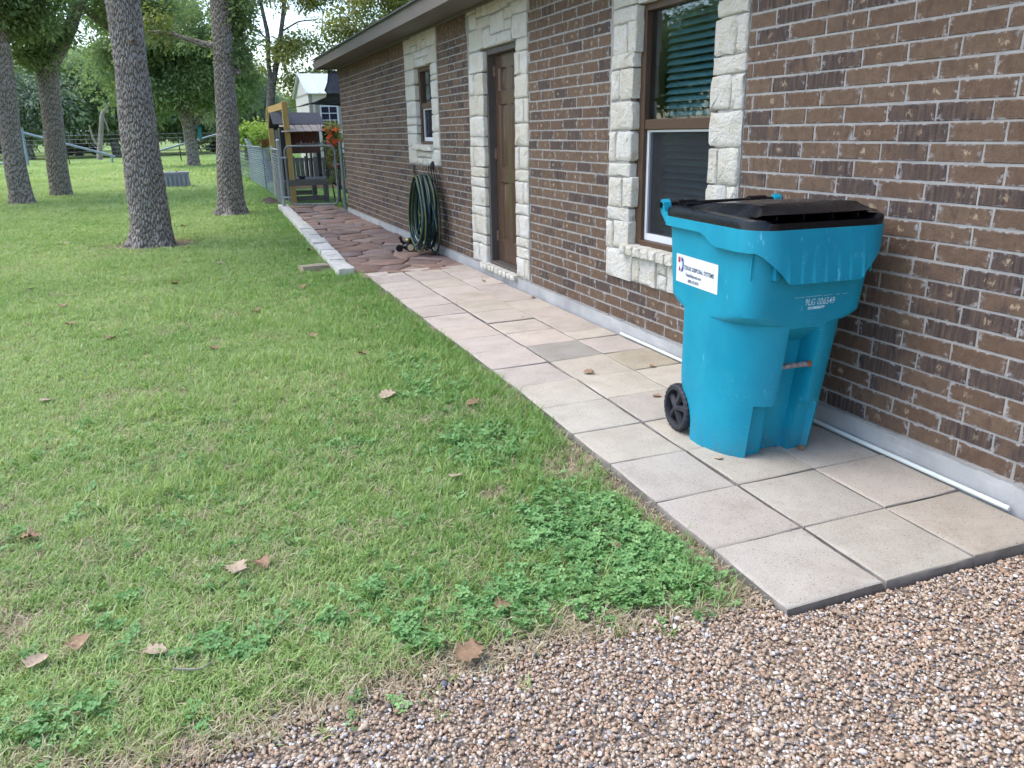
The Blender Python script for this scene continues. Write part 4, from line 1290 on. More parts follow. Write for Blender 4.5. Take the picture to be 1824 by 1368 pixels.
# ---- windows
def window(nm, o, split, blinds, xg=0.075, sill_h=0.0):
    y0, y1, z0, z1 = o
    w = bpy.data.objects.new(nm, None); COL.objects.link(w); w.parent = house
    w.matrix_parent_inverse = WM[house.name].inverted(); w.location = (0.08, (y0 + y1) / 2, z0)
    WM[w.name] = Matrix.Translation(w.location)
    t = 0.045
    def fr(name, a, b, c, d, x0, x1, mat): return MB().bbox(x0, x1, a, b, c, d, 0.004).build(name, mat, w)
    fr('frame_jamb', y1 - t, y1 + 0.075, z0, z1, xg - 0.030, 0.20, MAT_BROWNP); fr('frame_jamb', y0 - 0.06, y0 + t, z0, z1, xg - 0.030, 0.20, MAT_BROWNP)
    fr('frame_head', y0 + t, y1 - t, z1 - t, z1 + 0.01, xg - 0.030, 0.20, MAT_BROWNP); fr('frame_sill', y0 + t, y1 - t, z0 - 0.012, z0 + 0.030, xg - 0.034, 0.20, MAT_BROWNP)
    fr('meeting_rail', y0 + t, y1 - t, split - 0.032, split + 0.032, xg - 0.022, 0.16, MAT_BROWNP)
    # lower white sash behind an insect screen
    sw = 0.026; a, b, c, d = y0 + t, y1 - t, z0 + 0.032, split - 0.034
    m = MB().box(xg, xg + 0.03, a, a + sw, c, d).box(xg, xg + 0.03, b - sw, b, c, d).box(xg, xg + 0.03, a + sw, b - sw, c, c + 0.045).box(xg, xg + 0.03, a + sw, b - sw, d - 0.014, d)
    m.build('sash', MAT_WHITEF, w)
    MB().box(xg + 0.012, xg + 0.016, a + sw, b - sw, c + 0.045, d - 0.014).build('insect_screen', MAT_SCREEN, w)
    MB().box(xg + 0.010, xg + 0.014, y0 + t, y1 - t, split + 0.032, z1 - t).build('pane', MAT_GLASS, w)
    MB().box(xg + 0.034, xg + 0.038, a + sw, b - sw, c + 0.045, d - 0.014).build('pane', MAT_GLASS, w)
    # dark room behind
    m = MB(); X0, X1 = 0.262, 1.6; A, B, C_, D_ = y0 - 0.5, y1 + 0.5, z0 - 0.4, z1 + 0.3
    m.add([(X0, A, C_), (X1, A, C_), (X1, B, C_), (X0, B, C_), (X0, A, D_), (X1, A, D_), (X1, B, D_), (X0, B, D_)],
          [(0, 1, 2, 3), (4, 7, 6, 5), (0, 4, 5, 1), (1, 5, 6, 2), (2, 6, 7, 3)])
    m.build('room_lining', MAT_ROOM, w)
    if blinds:
        z = z1 - 0.06
        MB().bbox(0.175, 0.225, y0 + 0.06, y1 - 0.075, z1 - 0.062, z1 - 0.012).build('head_rail', MAT_BLIND, w)
        proto = None
        while z > z0 + 0.06:
            if proto is None:
                v, f = [], []
                n = 6
                for k in range(n + 1):
                    tt = k / n - 0.5
                    xx = 0.0 + tt * 0.040; zz = tt * 0.040 * 0.85 + 0.004 * (1 - 4 * tt * tt)
                    v += [(xx, y0 + 0.065, zz), (xx, y1 - 0.085, zz)]
                for k in range(n): f.append((2 * k, 2 * k + 1, 2 * k + 3, 2 * k + 2))
                for k in range(n + 1): v += [(v[2 * k][0], v[2 * k][1], v[2 * k][2] - 0.0028), (v[2 * k + 1][0], v[2 * k + 1][1], v[2 * k + 1][2] - 0.0028)]
                q = 2 * (n + 1)
                for k in range(n): f.append((q + 2 * k, q + 2 * k + 2, q + 2 * k + 3, q + 2 * k + 1))
                f += [(0, 2 * n, q + 2 * n, q) if False else (0, q, q + 1, 1), (2 * n, 2 * n + 1, q + 2 * n + 1, q + 2 * n)]
                proto = bpy.data.meshes.new('slat'); proto.from_pydata(v, [], f); proto.materials.append(MAT_BLIND); proto.shade_smooth()
                proto.set_sharp_from_angle(angle=0.7)
            link('slat', proto, w, (0.20, 0, z - 0.03)); z -= 0.0445
        for yy_ in (y0 + 0.22, y1 - 0.24):
            MB().box(0.172, 0.1745, yy_, yy_ + 0.003, z0 + 0.06, z1 - 0.06).build('blind_cord', MAT_BLIND, w)
    return w
window('window', OPEN['window'], 1.500, True)
window('small_window', OPEN['small'], 1.80, False)

# ---- door
y0, y1, z0, z1 = OPEN['door']
door = bpy.data.objects.new('door', None); COL.objects.link(door); door.parent = house
door.matrix_parent_inverse = WM[house.name].inverted(); door.location = (0.13, (y0 + y1) / 2, z0); WM[door.name] = Matrix.Translation(door.location)
MB().bbox(0.03, 0.20, y1 - 0.045, y1 + 0.044, z0, z1, 0.004).build('jamb', MAT_JAMB, door); MB().bbox(0.03, 0.20, y0 - 0.049, y0 + 0.045, z0, z1, 0.004).build('jamb', MAT_JAMB, door)
MB().bbox(0.03, 0.20, y0 + 0.045, y1 - 0.045, z1 - 0.05, z1 + 0.004, 0.004).build('head_jamb', MAT_JAMB, door)
MB().bbox(0.008, 0.24, y0 + 0.045, y1 - 0.045, z0 - 0.005, z0 + 0.022, 0.004).build('threshold', MAT_JAMB, door)
def door_leaf():
    a, b, c, d = y0 + 0.048, y1 - 0.048, z0 + 0.026, z1 - 0.053
    x = 0.105
    ym = (a + b) / 2; st = 0.10
    cols = [(a + st, ym - 0.045), (ym + 0.045, b - st)]
    rows = [(c + 0.21, c + 0.80), (c + 0.93, c + 1.54), (c + 1.66, d - 0.12)]
    ysp = sorted({a, b, *[q for r in cols for q in r]}); zsp = sorted({c, d, *[q for r in rows for q in r]})
    m = MB()
    for i in range(len(ysp) - 1):
        for j in range(len(zsp) - 1):
            p, q, r, s = ysp[i], ysp[i + 1], zsp[j], zsp[j + 1]
            pan = any(abs(p - k[0]) < 1e-6 for k in cols) and any(abs(r - k[0]) < 1e-6 for k in rows)
            if not pan: m.box(x, x + 0.04, p, q, r, s)
    m.build('leaf', MAT_DOOR, door)
    for (p, q) in cols:
        for (r, s) in rows:                              # raised and fielded panels
            v = []; f = []
            for ins, xx in ((0.0, x), (0.014, x + 0.012), (0.040, x + 0.010), (0.058, x + 0.002)):
                v += [(xx, p + ins, r + ins), (xx, q - ins, r + ins), (xx, q - ins, s - ins), (xx, p + ins, s - ins)]
            for l in range(3):
                for k in range(4): f.append((l * 4 + k, l * 4 + (k + 1) % 4, l * 4 + 4 + (k + 1) % 4, l * 4 + 4 + k))
            f.append((12, 13, 14, 15))
            mesh_obj('panel', v, f, MAT_DOOR, door, 25)
    for zz in (c + 0.2, c + 1.02, c + 1.80):
        MB().tube([(x - 0.008, b + 0.002, zz), (x - 0.008, b + 0.002, zz + 0.10)], 0.008, 8).box(x - 0.006, x - 0.001, b - 0.03, b, zz, zz + 0.10).build('hinge', MAT_RUST, door, 40)
    MB().tube([(x, a + 0.06, c + 0.92), (x - 0.03, a + 0.06, c + 0.92), (x - 0.035, a + 0.06, c + 0.92), (x - 0.06, a + 0.06, c + 0.92), (x - 0.066, a + 0.06, c + 0.92)], [0.026, 0.014, 0.022, 0.026, 0.012], 14).build('knob', MAT_BRASS, door, 40)
    MB().box(0.20, 0.25, y0, y1, z0 - 0.02, z1 + 0.02).build('backing', MAT_ROOM, door)
door_leaf()

# ---- eave and roof
EX, EZ = -0.43, 2.615
YE0, YE1 = WALL_Y0 - 0.4, 13.98
MB().box(EX + 0.03, 0.012, YE0, YE1 - 0.03, EZ + 0.030, EZ + 0.045).build('soffit', MAT_FASCIA, house)
MB().bbox(-0.030, -0.004, YE0, WALL_Y1 + 0.0, EZ + 0.005, EZ + 0.0285, 0.004).build('frieze_board', MAT_FASCIA, house)
MB().bbox(EX, EX + 0.028, YE0, YE1, EZ, EZ + 0.135, 0.003).build('fascia', MAT_FASCIA, house)
MB().bbox(EX + 0.029, 0.3, YE1 - 0.028, YE1, EZ, EZ + 0.20, 0.003).build('rake_board', MAT_FASCIA, house)
MB().box(EX - 0.012, EX + 0.05, YE0, YE1 + 0.012, EZ + 0.136, EZ + 0.142).build('drip_edge', simple('drip_edge_metal', (0.16, 0.19, 0.13), 0.6, 0.2), house)
rv = []
for (x, z) in ((EX - 0.03, EZ + 0.143), (4.5, EZ + 0.143 + 4.96 * 0.42), (9.45, EZ + 0.143)):
    for yk in (YE0, YE1 + 0.03):
        rv += [(x, yk, z), (x, yk, z + 0.022)]
rf = [(0, 2, 6, 4), (1, 5, 7, 3), (0, 1, 3, 2), (4, 6, 10, 8), (5, 9, 11, 7), (8, 10, 11, 9), (0, 4, 5, 1), (4, 8, 9, 5), (2, 3, 7, 6), (6, 7, 11, 10)]
roof = mesh_obj('roof', rv, rf, MAT_ROOF, house)
MB().add([(0.0, YE1 - 0.06, EZ + 0.03), (9.0, YE1 - 0.06, EZ + 0.03), (4.5, YE1 - 0.06, EZ + 2.1)], [(0, 1, 2)]).add([(0.0, YE0 + 0.5, EZ + 0.03), (9.0, YE0 + 0.5, EZ + 0.03), (4.5, YE0 + 0.5, EZ + 2.1)], [(0, 2, 1)]).build('gable', MAT_FASCIA, house)

# ================================================================ the wheeled trash cart
CX = -0.434
CZ0 = 0.010
cart = thing('trash_cart', 'turquoise wheeled trash cart with black lid standing on the pavers by the wall', 'trash cart', (CX, 1.30, CZ0))
CART_YAW = -0.075
CM = Matrix.Translation((CX, 1.3, CZ0)) @ Matrix.Rotation(CART_YAW, 4, 'Z') @ Matrix.Translation((0, -1.341, 0))
def cw(u, v, z):
    return (CM @ Vector((u + 0.030 * z, v, z)))[:]       # it leans a little towards the wall
def cpart(name, V, F, mat, parent=None, smooth=None):
    return mesh_obj(name, [cw(*p) for p in V], F, mat, parent or cart, smooth)

def bez(p0, c, p2, n):
    return [((1 - t) ** 2 * p0[0] + 2 * t * (1 - t) * c[0] + t * t * p2[0], (1 - t) ** 2 * p0[1] + 2 * t * (1 - t) * c[1] + t * t * p2[1]) for t in [k / n for k in range(n + 1)]]

FC = [0.0, 0.035, 0.072, 0.080, 0.115, 0.150, 0.158]
FN = [0.0, 0.035, 0.072, 0.080, 0.0835, 0.087, 0.0905]
def half_outline(s):
    """from the front centre round to the back centre; s holds the section's numbers"""
    pts = [(u, s['vf']) for u in s.get('fc', FC)]
    pts += bez((s['uf'], s['vf']), s['c1'], (s['us'], s['v1']), 16)
    pts += [(s['us'], s['v1'] + (s['v2'] - s['v1']) * k / 5) for k in range(1, 6)]
    pts += bez((s['us'], s['v2']), s['c2'], s['p3'], 6)[1:]
    pts += [(s['p3'][0] * (1 - k / 3), s['p3'][1] + (s['vb'] - s['p3'][1]) * k / 3) for k in range(1, 4)]
    return pts

def lower(z):
    t = z / 0.66
    vf = 1.012 - 0.070 * t
    us = 0.277 + 0.025 * t
    v2 = 1.345 + 0.105 * float(sstep(0.10, 0.29, z))
    v1 = 1.29 - 0.06 * t
    return dict(vf=vf, fc=FN, uf=0.094, us=us, c1=(us - 0.020, vf + 0.022 + 0.03 * (1 - t)), v1=v1, v2=v2, c2=(us - 0.004, v2 + 0.045), p3=(0.225, v2 + 0.05), vb=max(v2 + 0.05, 1.60))
def upper(z):
    t = (z - 0.70) / 0.35
    vf = 0.934 - 0.030 * t; vb = 1.640 + 0.035 * t; us = 0.303 + 0.016 * t
    return dict(vf=vf, uf=0.205 + 0.015 * t, us=us, c1=(us - 0.004, vf + 0.004), v1=vf + 0.105, v2=vb - 0.10, c2=(us, vb), p3=(us - 0.10, vb), vb=vb)

ROWS = [0.0, 0.012, 0.05, 0.10, 0.15, 0.20, 0.235, 0.25, 0.268, 0.29, 0.33, 0.40, 0.46, 0.52, 0.545, 0.57, 0.60, 0.625, 0.632, 0.645, 0.655, 0.668, 0.680, 0.692, 0.71, 0.74, 0.80, 0.86, 0.92, 0.98, 1.05]
def section(z):
    if z <= 0.645: return half_outline(lower(z))
    if z >= 0.692: return half_outline(upper(z))
    a, b = half_outline(lower(0.645)), half_outline(upper(0.692))
    t = (z - 0.645) / 0.047
    t = t ** 0.6
    return [(p[0] + (q[0] - p[0]) * t, p[1] + (q[1] - p[1]) * t) for p, q in zip(a, b)]
def recess(u, z):
    u = abs(u)
    d = 0.0
    if u <= 0.0735 and z < 0.632:
        d = 0.105 * min(1.0, (0.632 - z) / 0.085)
    if u <= 0.1515 and z < 0.2515:
        d = max(d, 0.055)
        if u <= 0.0735: d = max(d, 0.105)
    return d
V = []; F = []
nh = len(section(0.3)); nr = 2 * (nh - 1)
for z in ROWS:
    h = section(z)
    sh = 0.006 * (1 - float(sstep(0, 0.015, z)))
    full = h + [(-p[0], p[1]) for p in h[-2:0:-1]]
    for k, (u, v) in enumerate(full):
        isf = k < len(FC) or k > nr - len(FC)
        kk = min(k, nr - k)                        # columns counted from the front centre
        dv = 0.0
        if isf: dv = recess(u, z)
        if len(FC) <= kk <= len(FC) + 3 and z < 0.2515: dv = (h[0][1] + 0.062) - v
        if 4 <= kk < len(FC) and z < 0.2515: dv = 0.062
        V.append((u * (1 - sh), v + dv, z))
for i in range(len(ROWS) - 1):
    for k in range(nr):
        F.append((i * nr + k, i * nr + (k + 1) % nr, (i + 1) * nr + (k + 1) % nr, (i + 1) * nr + k))
F.append(tuple(range(nr - 1, -1, -1)))
F.append(tuple(range((len(ROWS) - 1) * nr, len(ROWS) * nr)))
body = cpart('body', V, F, MAT_CART, None, 32)

# rim: a flared band with a deep grab lip at the front
def upper_ring(z, off, nf=34):
    s = upper(z)
    pts = [(s['uf'] * k / nf, s['vf']) for k in range(nf)]
    pts += bez((s['uf'], s['vf']), s['c1'], (s['us'], s['v1']), 10)
    pts += [(s['us'], s['v1'] + (s['v2'] - s['v1']) * k / 16) for k in range(1, 17)]
    pts += bez((s['us'], s['v2']), s['c2'], s['p3'], 8)[1:]
    pts += [(s['p3'][0] * (1 - k / 4), s['vb']) for k in range(1, 5)]
    full = pts + [(-p[0], p[1]) for p in pts[-2:0:-1]]
    n = len(full); out = []
    for i in range(n):
        a, b = full[i - 1], full[(i + 1) % n]
        tx, ty = b[0] - a[0], b[1] - a[1]; L = math.hypot(tx, ty) or 1
        out.append((full[i][0] + ty / L * off, full[i][1] - tx / L * off))
    return full, out
RT = 1.064
def rim_bottom(u, v):
    au = abs(u)
    s = upper(1.0)
    if v < s['vf'] + 0.004 - 0.0 and au < 0.24:
        pass
    side = 0.972 + (1.020 - 0.972) * float(sstep(1.16, 1.30, v))
    if v < 0.99 and au < 0.285:
        t = float(np.clip((0.285 - au) / (0.285 - 0.175), 0, 1))
        return side + (0.846 - side) * t
    return side
base_, _ = upper_ring(1.0, 0)
_, o1 = upper_ring(1.0, 0.036)
_, o2 = upper_ring(1.0, 0.030)
_, o3 = upper_ring(1.0, 0.004)
n = len(base_); V = []; F = []
LV = 7
for lv in range(LV):
    for i in range(n):
        u0, v0 = base_[i]
        zb = rim_bottom(*base_[i])
        lip = float(np.clip((0.975 - zb) / 0.12, 0, 1))
        t = lv / (LV - 1)
        zz = RT + (zb - RT) * t
        p = o2[i]
        # the lip stands away from the body lower down and is ribbed
        extra = -0.026 * lip * t
        rib = 0.0
        if lip > 0.9 and t > 0.45:
            ph = (u0 + 0.18) / 0.060
            rib = -0.0045 * (1 - (ph - math.floor(ph))) * float(sstep(0.45, 0.75, t))
        V.append((p[0], p[1] + extra + rib, zz))
o_in = LV
for i in range(n):       # bottom return towards the body
    zb = rim_bottom(*base_[i]); q = V[(LV - 1) * n + i]
    lip = float(np.clip((0.975 - zb) / 0.12, 0, 1))
    p = o3[i]
    V.append((q[0] * 0.985 + p[0] * 0.015, q[1] + 0.005 if lip > 0.2 else (q[1] * 0.8 + p[1] * 0.2), zb))
for i in range(n):       # inner side up to the top
    p = o3[i]; zb = rim_bottom(*base_[i]); q = V[LV * n + i]
    V.append((p[0], p[1], max(zb, 0.985) + 0.03))
for i in range(n):
    p = o3[i]; V.append((p[0] * 0.985, p[1] + 0.004, RT + 0.002))
tot = LV + 3
for l in range(tot):
    for i in range(n):
        a, b = l * n + i, l * n + (i + 1) % n
        c, d = ((l + 1) % tot) * n + (i + 1) % n, ((l + 1) % tot) * n + i
        F.append((a, b, c, d))
rim = cpart('rim', V, F, MAT_CART, None, 40)
for uu in (-1, 1):       # stiffening gusset below the rim and corner tabs behind the lip
    V = []; F = []
    s = upper(0.9)
    m = MB()
    m.box(uu * 0.300 - 0.003, uu * 0.300 + 0.004, 0.945, 0.950, 0.855, 0.985)
    cpart('gusset', m.v, m.f, MAT_CART)
# tabs at the rim's front corners
for uu in (-1, 1):
    m = MB().bbox(uu * 0.205 - 0.012, uu * 0.205 + 0.012, 0.898, 0.925, 0.855, 0.95, 0.003)
    cpart('tab', m.v, m.f, MAT_CART)
# rear ears and handle bar
for uu in (-1, 1):
    prof = [(1.560, 1.030), (1.640, 1.032), (1.690, 1.072), (1.708, 1.118), (1.690, 1.136), (1.668, 1.122), (1.652, 1.080), (1.60, 1.066)]
    V = [(uu * 0.335, v, z) for v, z in prof] + [(uu * 0.295, v, z) for v, z in prof]
    k = len(prof)
    F = [tuple(range(k)), tuple(range(2 * k - 1, k - 1, -1))] + [(i, (i + 1) % k, k + (i + 1) % k, k + i) for i in range(k)]
    cpart('handle_ear', V, F, MAT_CART)
m = MB().tube([(-0.350, 1.690, 1.108), (0.350, 1.690, 1.108)], 0.0145, 12)
cpart('handle_bar', m.v, m.f, MAT_LID, None, 40)

# lid
V = []; F = []
rings = [(0.026, 1.046), (0.026, 1.092), (0.020, 1.104), (0.004, 1.108), (-0.030, 1.106)]
for off, z in rings:
    _, r = upper_ring(1.0, off)
    for i, (u, v) in enumerate(r):
        # trough along the front under the hood
        f_ = float(1 - sstep(0.90, 1.02, v)) * (1 if off < 0.022 else 0.0) * float(1 - sstep(0.23, 0.29, abs(u)))
        V.append((u, v, z - 0.024 * f_ - (0.010 * f_ if off < 0 else 0)))
nn = n
for l in range(len(rings) - 1):
    for i in range(nn):
        F.append((l * nn + i, l * nn + (i + 1) % nn, (l + 1) * nn + (i + 1) % nn, (l + 1) * nn + i))
V.append((0, 1.3, 1.106)); cidx = len(V) - 1
for i in range(nn):
    F.append(((len(rings) - 1) * nn + i, (len(rings) - 1) * nn + (i + 1) % nn, cidx))
lid = cpart('lid', V, F, MAT_LID, None, 40)
# raised hood with a visor over the front trough
NU = 12
prof = [  # v, z, half width : from the visor's underside, over the top, to the back
    (1.010, 1.100, 0.262), (0.935, 1.118, 0.274), (0.922, 1.121, 0.276), (0.930, 1.126, 0.274), (0.985, 1.144, 0.252), (1.015, 1.156, 0.238), (1.10, 1.156, 0.232), (1.25, 1.150, 0.226), (1.42, 1.137, 0.220), (1.52, 1.124, 0.214), (1.60, 1.108, 0.206)]
V = []; F = []
for j, (v, z, w) in enumerate(prof):
    sh = 0.034
    for k in range(NU + 1):
        a = k / NU * 2 - 1
        V.append((a * w, v + (0.016 * a * a if j < 5 else 0), z - (0.004 * a * a if j > 2 else 0)))
for j in range(len(prof) - 1):
    for k in range(NU):
        F.append((j * (NU + 1) + k, j * (NU + 1) + k + 1, (j + 1) * (NU + 1) + k + 1, (j + 1) * (NU + 1) + k))
# flanks sloping down to the lid
for sgn, col in ((-1, 0), (1, NU)):
    o = len(V); idx = list(range(3, len(prof)))
    for j in idx:
        v, z, w = prof[j]
        spread = 0.012 + 0.9 * max(0, z - 1.106)
        V.append((sgn * (w + spread), v + (0.012 if j < 5 else 0), 1.1055 if j > 4 else 1.112))
    for q in range(len(idx) - 1):
        a = idx[q] * (NU + 1) + col; b = idx[q + 1] * (NU + 1) + col
        F.append((a, b, o + q + 1, o + q))
hood = cpart('lid_hood', V, F, MAT_LID, lid, 30)
for uu in (-0.20, -0.07, 0.07, 0.20):
    m = MB().box(uu - 0.004, uu + 0.004, 0.950, 1.02, 1.075, 1.112)
    cpart('lid_rib', m.v, m.f, MAT_LID, lid)
for uu in (-0.2, 0.2):
    m = MB().tube([(uu - 0.05, 1.690, 1.108), (uu + 0.05, 1.690, 1.108)], 0.024, 12).box(uu - 0.05, uu + 0.05, 1.60, 1.69, 1.098, 1.116)
    cpart('hinge', m.v, m.f, MAT_LID, lid, 40)

# lift bar
m = MB().tube([(-0.092, 0.985, 0.452), (0.062, 0.985, 0.452)], 0.0125, 12)
cpart('lift_bar', m.v, m.f, simple('scuffed_steel_bar', (0.33, 0.30, 0.31), 0.5, 0.6, 0.5, 60, 0.3, 0.002, 150), None, 50)
m = MB().tube([(0.062, 0.985, 0.452), (0.078, 0.985, 0.452)], 0.0135, 12)
cpart('bar_end', m.v, m.f, MAT_RUSTO, None, 50)

# wheels
def wheel(sgn):
    R, wd = 0.122, 0.050
    c = Vector((sgn * 0.272, 1.487, R + 0.002))
    w = bpy.data.objects.new('wheel', None); COL.objects.link(w); w.parent = cart
    wl = Vector(cw(*c)); w.location = wl; w.matrix_parent_inverse = WM[cart.name].inverted(); WM[w.name] = Matrix.Translation(wl)
    prof = [(-wd / 2, 0.092), (-wd / 2, 0.112), (-wd / 2 + 0.006, 0.120), (0.0, R), (wd / 2 - 0.006, 0.120), (wd / 2, 0.112), (wd / 2, 0.092), (wd / 2 - 0.012, 0.088), (-wd / 2 + 0.012, 0.088)]
    V = []; F = []; ns = 52; k = len(prof)
    for i in range(ns):
        a = 2 * math.pi * i / ns
        for j, (x, r) in enumerate(prof):
            rr = r - (0.0055 if (i % 2 and 1 <= j <= 5) else 0)
            V.append((c.x + x, c.y + rr * math.cos(a), c.z + rr * math.sin(a)))
    for i in range(ns):
        for j in range(k):
            F.append((i * k + j, ((i + 1) % ns) * k + j, ((i + 1) % ns) * k + (j + 1) % k, i * k + (j + 1) % k))
    cpart('tyre', V, F, MAT_RUBBER, w, 30)
    m = MB(); out = sgn
    for i in range(5):
        a = 2 * math.pi * i / 5 + 0.5
        d = Vector((0, math.cos(a), math.sin(a))); t = Vector((0, -math.sin(a), math.cos(a)))
        q = []
        for (rr, hw, x) in ((0.018, 0.012, 0.020), (0.05, 0.017, 0.012), (0.090, 0.023, 0.004)):
            for s_ in (-1, 1):
                q.append(c + d * rr + t * (s_ * hw) + Vector((out * (x - 0.010), 0, 0)))
                q.append(c + d * rr + t * (s_ * hw * 0.55) + Vector((out * (x + 0.006), 0, 0)))
        vs_ = [p[:] for p in q]
        fs_ = []
        for b in (0, 4):
            fs_ += [(b, b + 1, b + 5, b + 4), (b + 1, b + 3, b + 7, b + 5), (b + 3, b + 2, b + 6, b + 7), (b + 2, b, b + 4, b + 6)]
        m.add(vs_, fs_)
    m.tube([c + Vector((out * -0.02, 0, 0)), c + Vector((out * 0.018, 0, 0)), c + Vector((out * 0.026, 0, 0))], [0.026, 0.024, 0.014], 14)
    # disc web behind the spokes
    m.tube([c + Vector((out * -0.016, 0, 0)), c + Vector((out * -0.010, 0, 0))], 0.090, 24)
    cpart('hub', m.v, m.f, MAT_RUBBER, w, 35)
wheel(-1); wheel(1)
m = MB().tube([(-0.26, 1.487, 0.124), (0.26, 1.487, 0.124)], 0.009, 10)
cpart('axle', m.v, m.f, MAT_RUST, None, 50)

# ---- decal and stamped number
def text_mesh(txt, size, sx=1.0, bold=0.0):
    cu = bpy.data.curves.new('lettering', 'FONT')
    cu.body = txt; cu.size = size; cu.align_x = 'LEFT'; cu.offset = bold
    cu.resolution_u = 3
    o = bpy.data.objects.new('lettering_tmp', cu); COL.objects.link(o)
    dg = bpy.context.evaluated_depsgraph_get()
    me = bpy.data.meshes.new_from_object(o.evaluated_get(dg))
    bpy.data.objects.remove(o); bpy.data.curves.remove(cu)
    me.materials.clear()
    co = np.array([v.co[:] for v in me.vertices]) if len(me.vertices) else np.zeros((0, 3))
    co[:, 0] *= sx
    F = [tuple(p.vertices) for p in me.polygons]
    return co, F
# left side of the cart at the decal: u = -us(z), the decal follows the wall
def side_pt(v, z, off):
    return (-(0.303 + 0.016 * (z - 0.70) / 0.35) - off, v, z)
DV0, DV1, DZ0, DZ1 = 1.545, 1.175, 0.760, 0.893        # decal: rear edge first (left in the photo)
def dec(a, b, off):
    """a 0..1 left to right, b 0..1 bottom to top"""
    return side_pt(DV0 + (DV1 - DV0) * a, DZ0 + (DZ1 - DZ0) * b - 0.004 * a, off)
V = []; F = []
for i in range(13):
    for j in range(3): V.append(dec(i / 12, j / 2, 0.0012))
for i in range(12):
    for j in range(2): F.append((i * 3 + j, i * 3 + j + 1, i * 3 + 4 + j, i * 3 + 3 + j))
decal = cpart('decal', V, F, MAT_DECAL, None)
tag(decal, 'white rectangular company sticker with red and blue emblem')
DW, DH = abs(DV1 - DV0), DZ1 - DZ0
def decal_text(txt, size, a, b, sx, bold, mat, width=None):
    co, F = text_mesh(txt, size, sx, bold)
    if width: co[:, 0] *= width * DW / (co[:, 0].max() - co[:, 0].min())
    co[:, 0] -= co[:, 0].min()
    V = [dec(a + p[0] / DW, b + p[1] / DH, 0.0022) for p in co]
    cpart('lettering', V, F, mat, decal)
decal_text('TEXAS DISPOSAL SYSTEMS', 0.027, 0.20, 0.505, 1.0, 0.0006, MAT_INK, 0.715)
decal_text('TexasDisposal.com', 0.021, 0.245, 0.285, 1.0, 0.0004, MAT_INK, 0.375)
decal_text('(800) 375-8375', 0.0195, 0.305, 0.085, 1.0, 0.0004, MAT_INK, 0.265)
def flat(name, pts, mat):
    V = [dec(a, b, 0.0022) for a, b in pts]
    cpart(name, V, [tuple(range(len(V)))], mat, decal)
flat('emblem_bar', [(0.050, 0.70), (0.098, 0.70), (0.104, 0.89), (0.050, 0.89)], MAT_RED)
flat('emblem_bar', [(0.062, 0.41), (0.118, 0.385), (0.092, 0.55), (0.075, 0.57)], MAT_RED)
V = []; F = []
arc = [(0.120, 0.90, 0.75), (0.150, 0.895, 0.745), (0.172, 0.83, 0.70), (0.176, 0.65, 0.62), (0.170, 0.50, 0.54), (0.150, 0.385, 0.46), (0.130, 0.37, 0.43)]
outer = [(0.122, 0.895), (0.150, 0.895), (0.180, 0.84), (0.190, 0.66), (0.182, 0.49), (0.158, 0.385), (0.132, 0.375)]
inner = [(0.125, 0.770), (0.140, 0.770), (0.153, 0.745), (0.157, 0.66), (0.152, 0.56), (0.142, 0.50), (0.128, 0.47)]
V = [dec(a, b, 0.0022) for a, b in outer] + [dec(a, b, 0.0022) for a, b in inner]
cpart('emblem_arc', V, [(i, i + 1, 8 + i, 7 + i) for i in range(6)], MAT_BLUE, decal)

def front_pt(u, z, off):
    return (u, 0.934 - 0.030 * (z - 0.70) / 0.35 - off, z)
co, F = text_mesh('9LG 006549', 0.040, 0.62, 0.0007)
co[:, 0] *= 0.150 / (co[:, 0].max() - co[:, 0].min())
num = cpart('serial_number', [front_pt(-0.030 + p[0], 0.7335 + p[1] - 0.02 * 0, 0.0012) for p in co], F, MAT_STAMP, None)
m = MB()
V = [front_pt(a, b, 0.0012) for a, b in [(-0.010, 0.713), (0.070, 0.716), (0.074, 0.728), (-0.012, 0.7255)]]
cpart('serial_patch', V, [(0, 1, 2, 3)], MAT_STAMP, None)
V = []; F = []
for a, b in ((-0.085, 0.05), (0.06, 0.10), (0.125, 0.14), (0.155, 0.185)):
    o = len(V); V += [front_pt(a, 0.770, 0.0012), front_pt(b, 0.772, 0.0012), front_pt(b, 0.7735, 0.0012), front_pt(a, 0.7715, 0.0012)]; F.append((o, o + 1, o + 2, o + 3))
cpart('stamp_line', V, F, MAT_STAMP, None)

# ================================================================ things beside the house
pipe = MB().tube([(-0.035, 3.22, 0.047), (-0.033, 2.4, 0.043), (-0.034, 1.4, 0.040), (-0.034, 0.6, 0.037), (-0.035, 0.155, 0.036)], 0.0105, 10).build('plastic_pipe', MAT_PVC, None, 60)
tag(pipe, 'thin white plastic pipe lying along the foot of the brick wall', 'pipe')

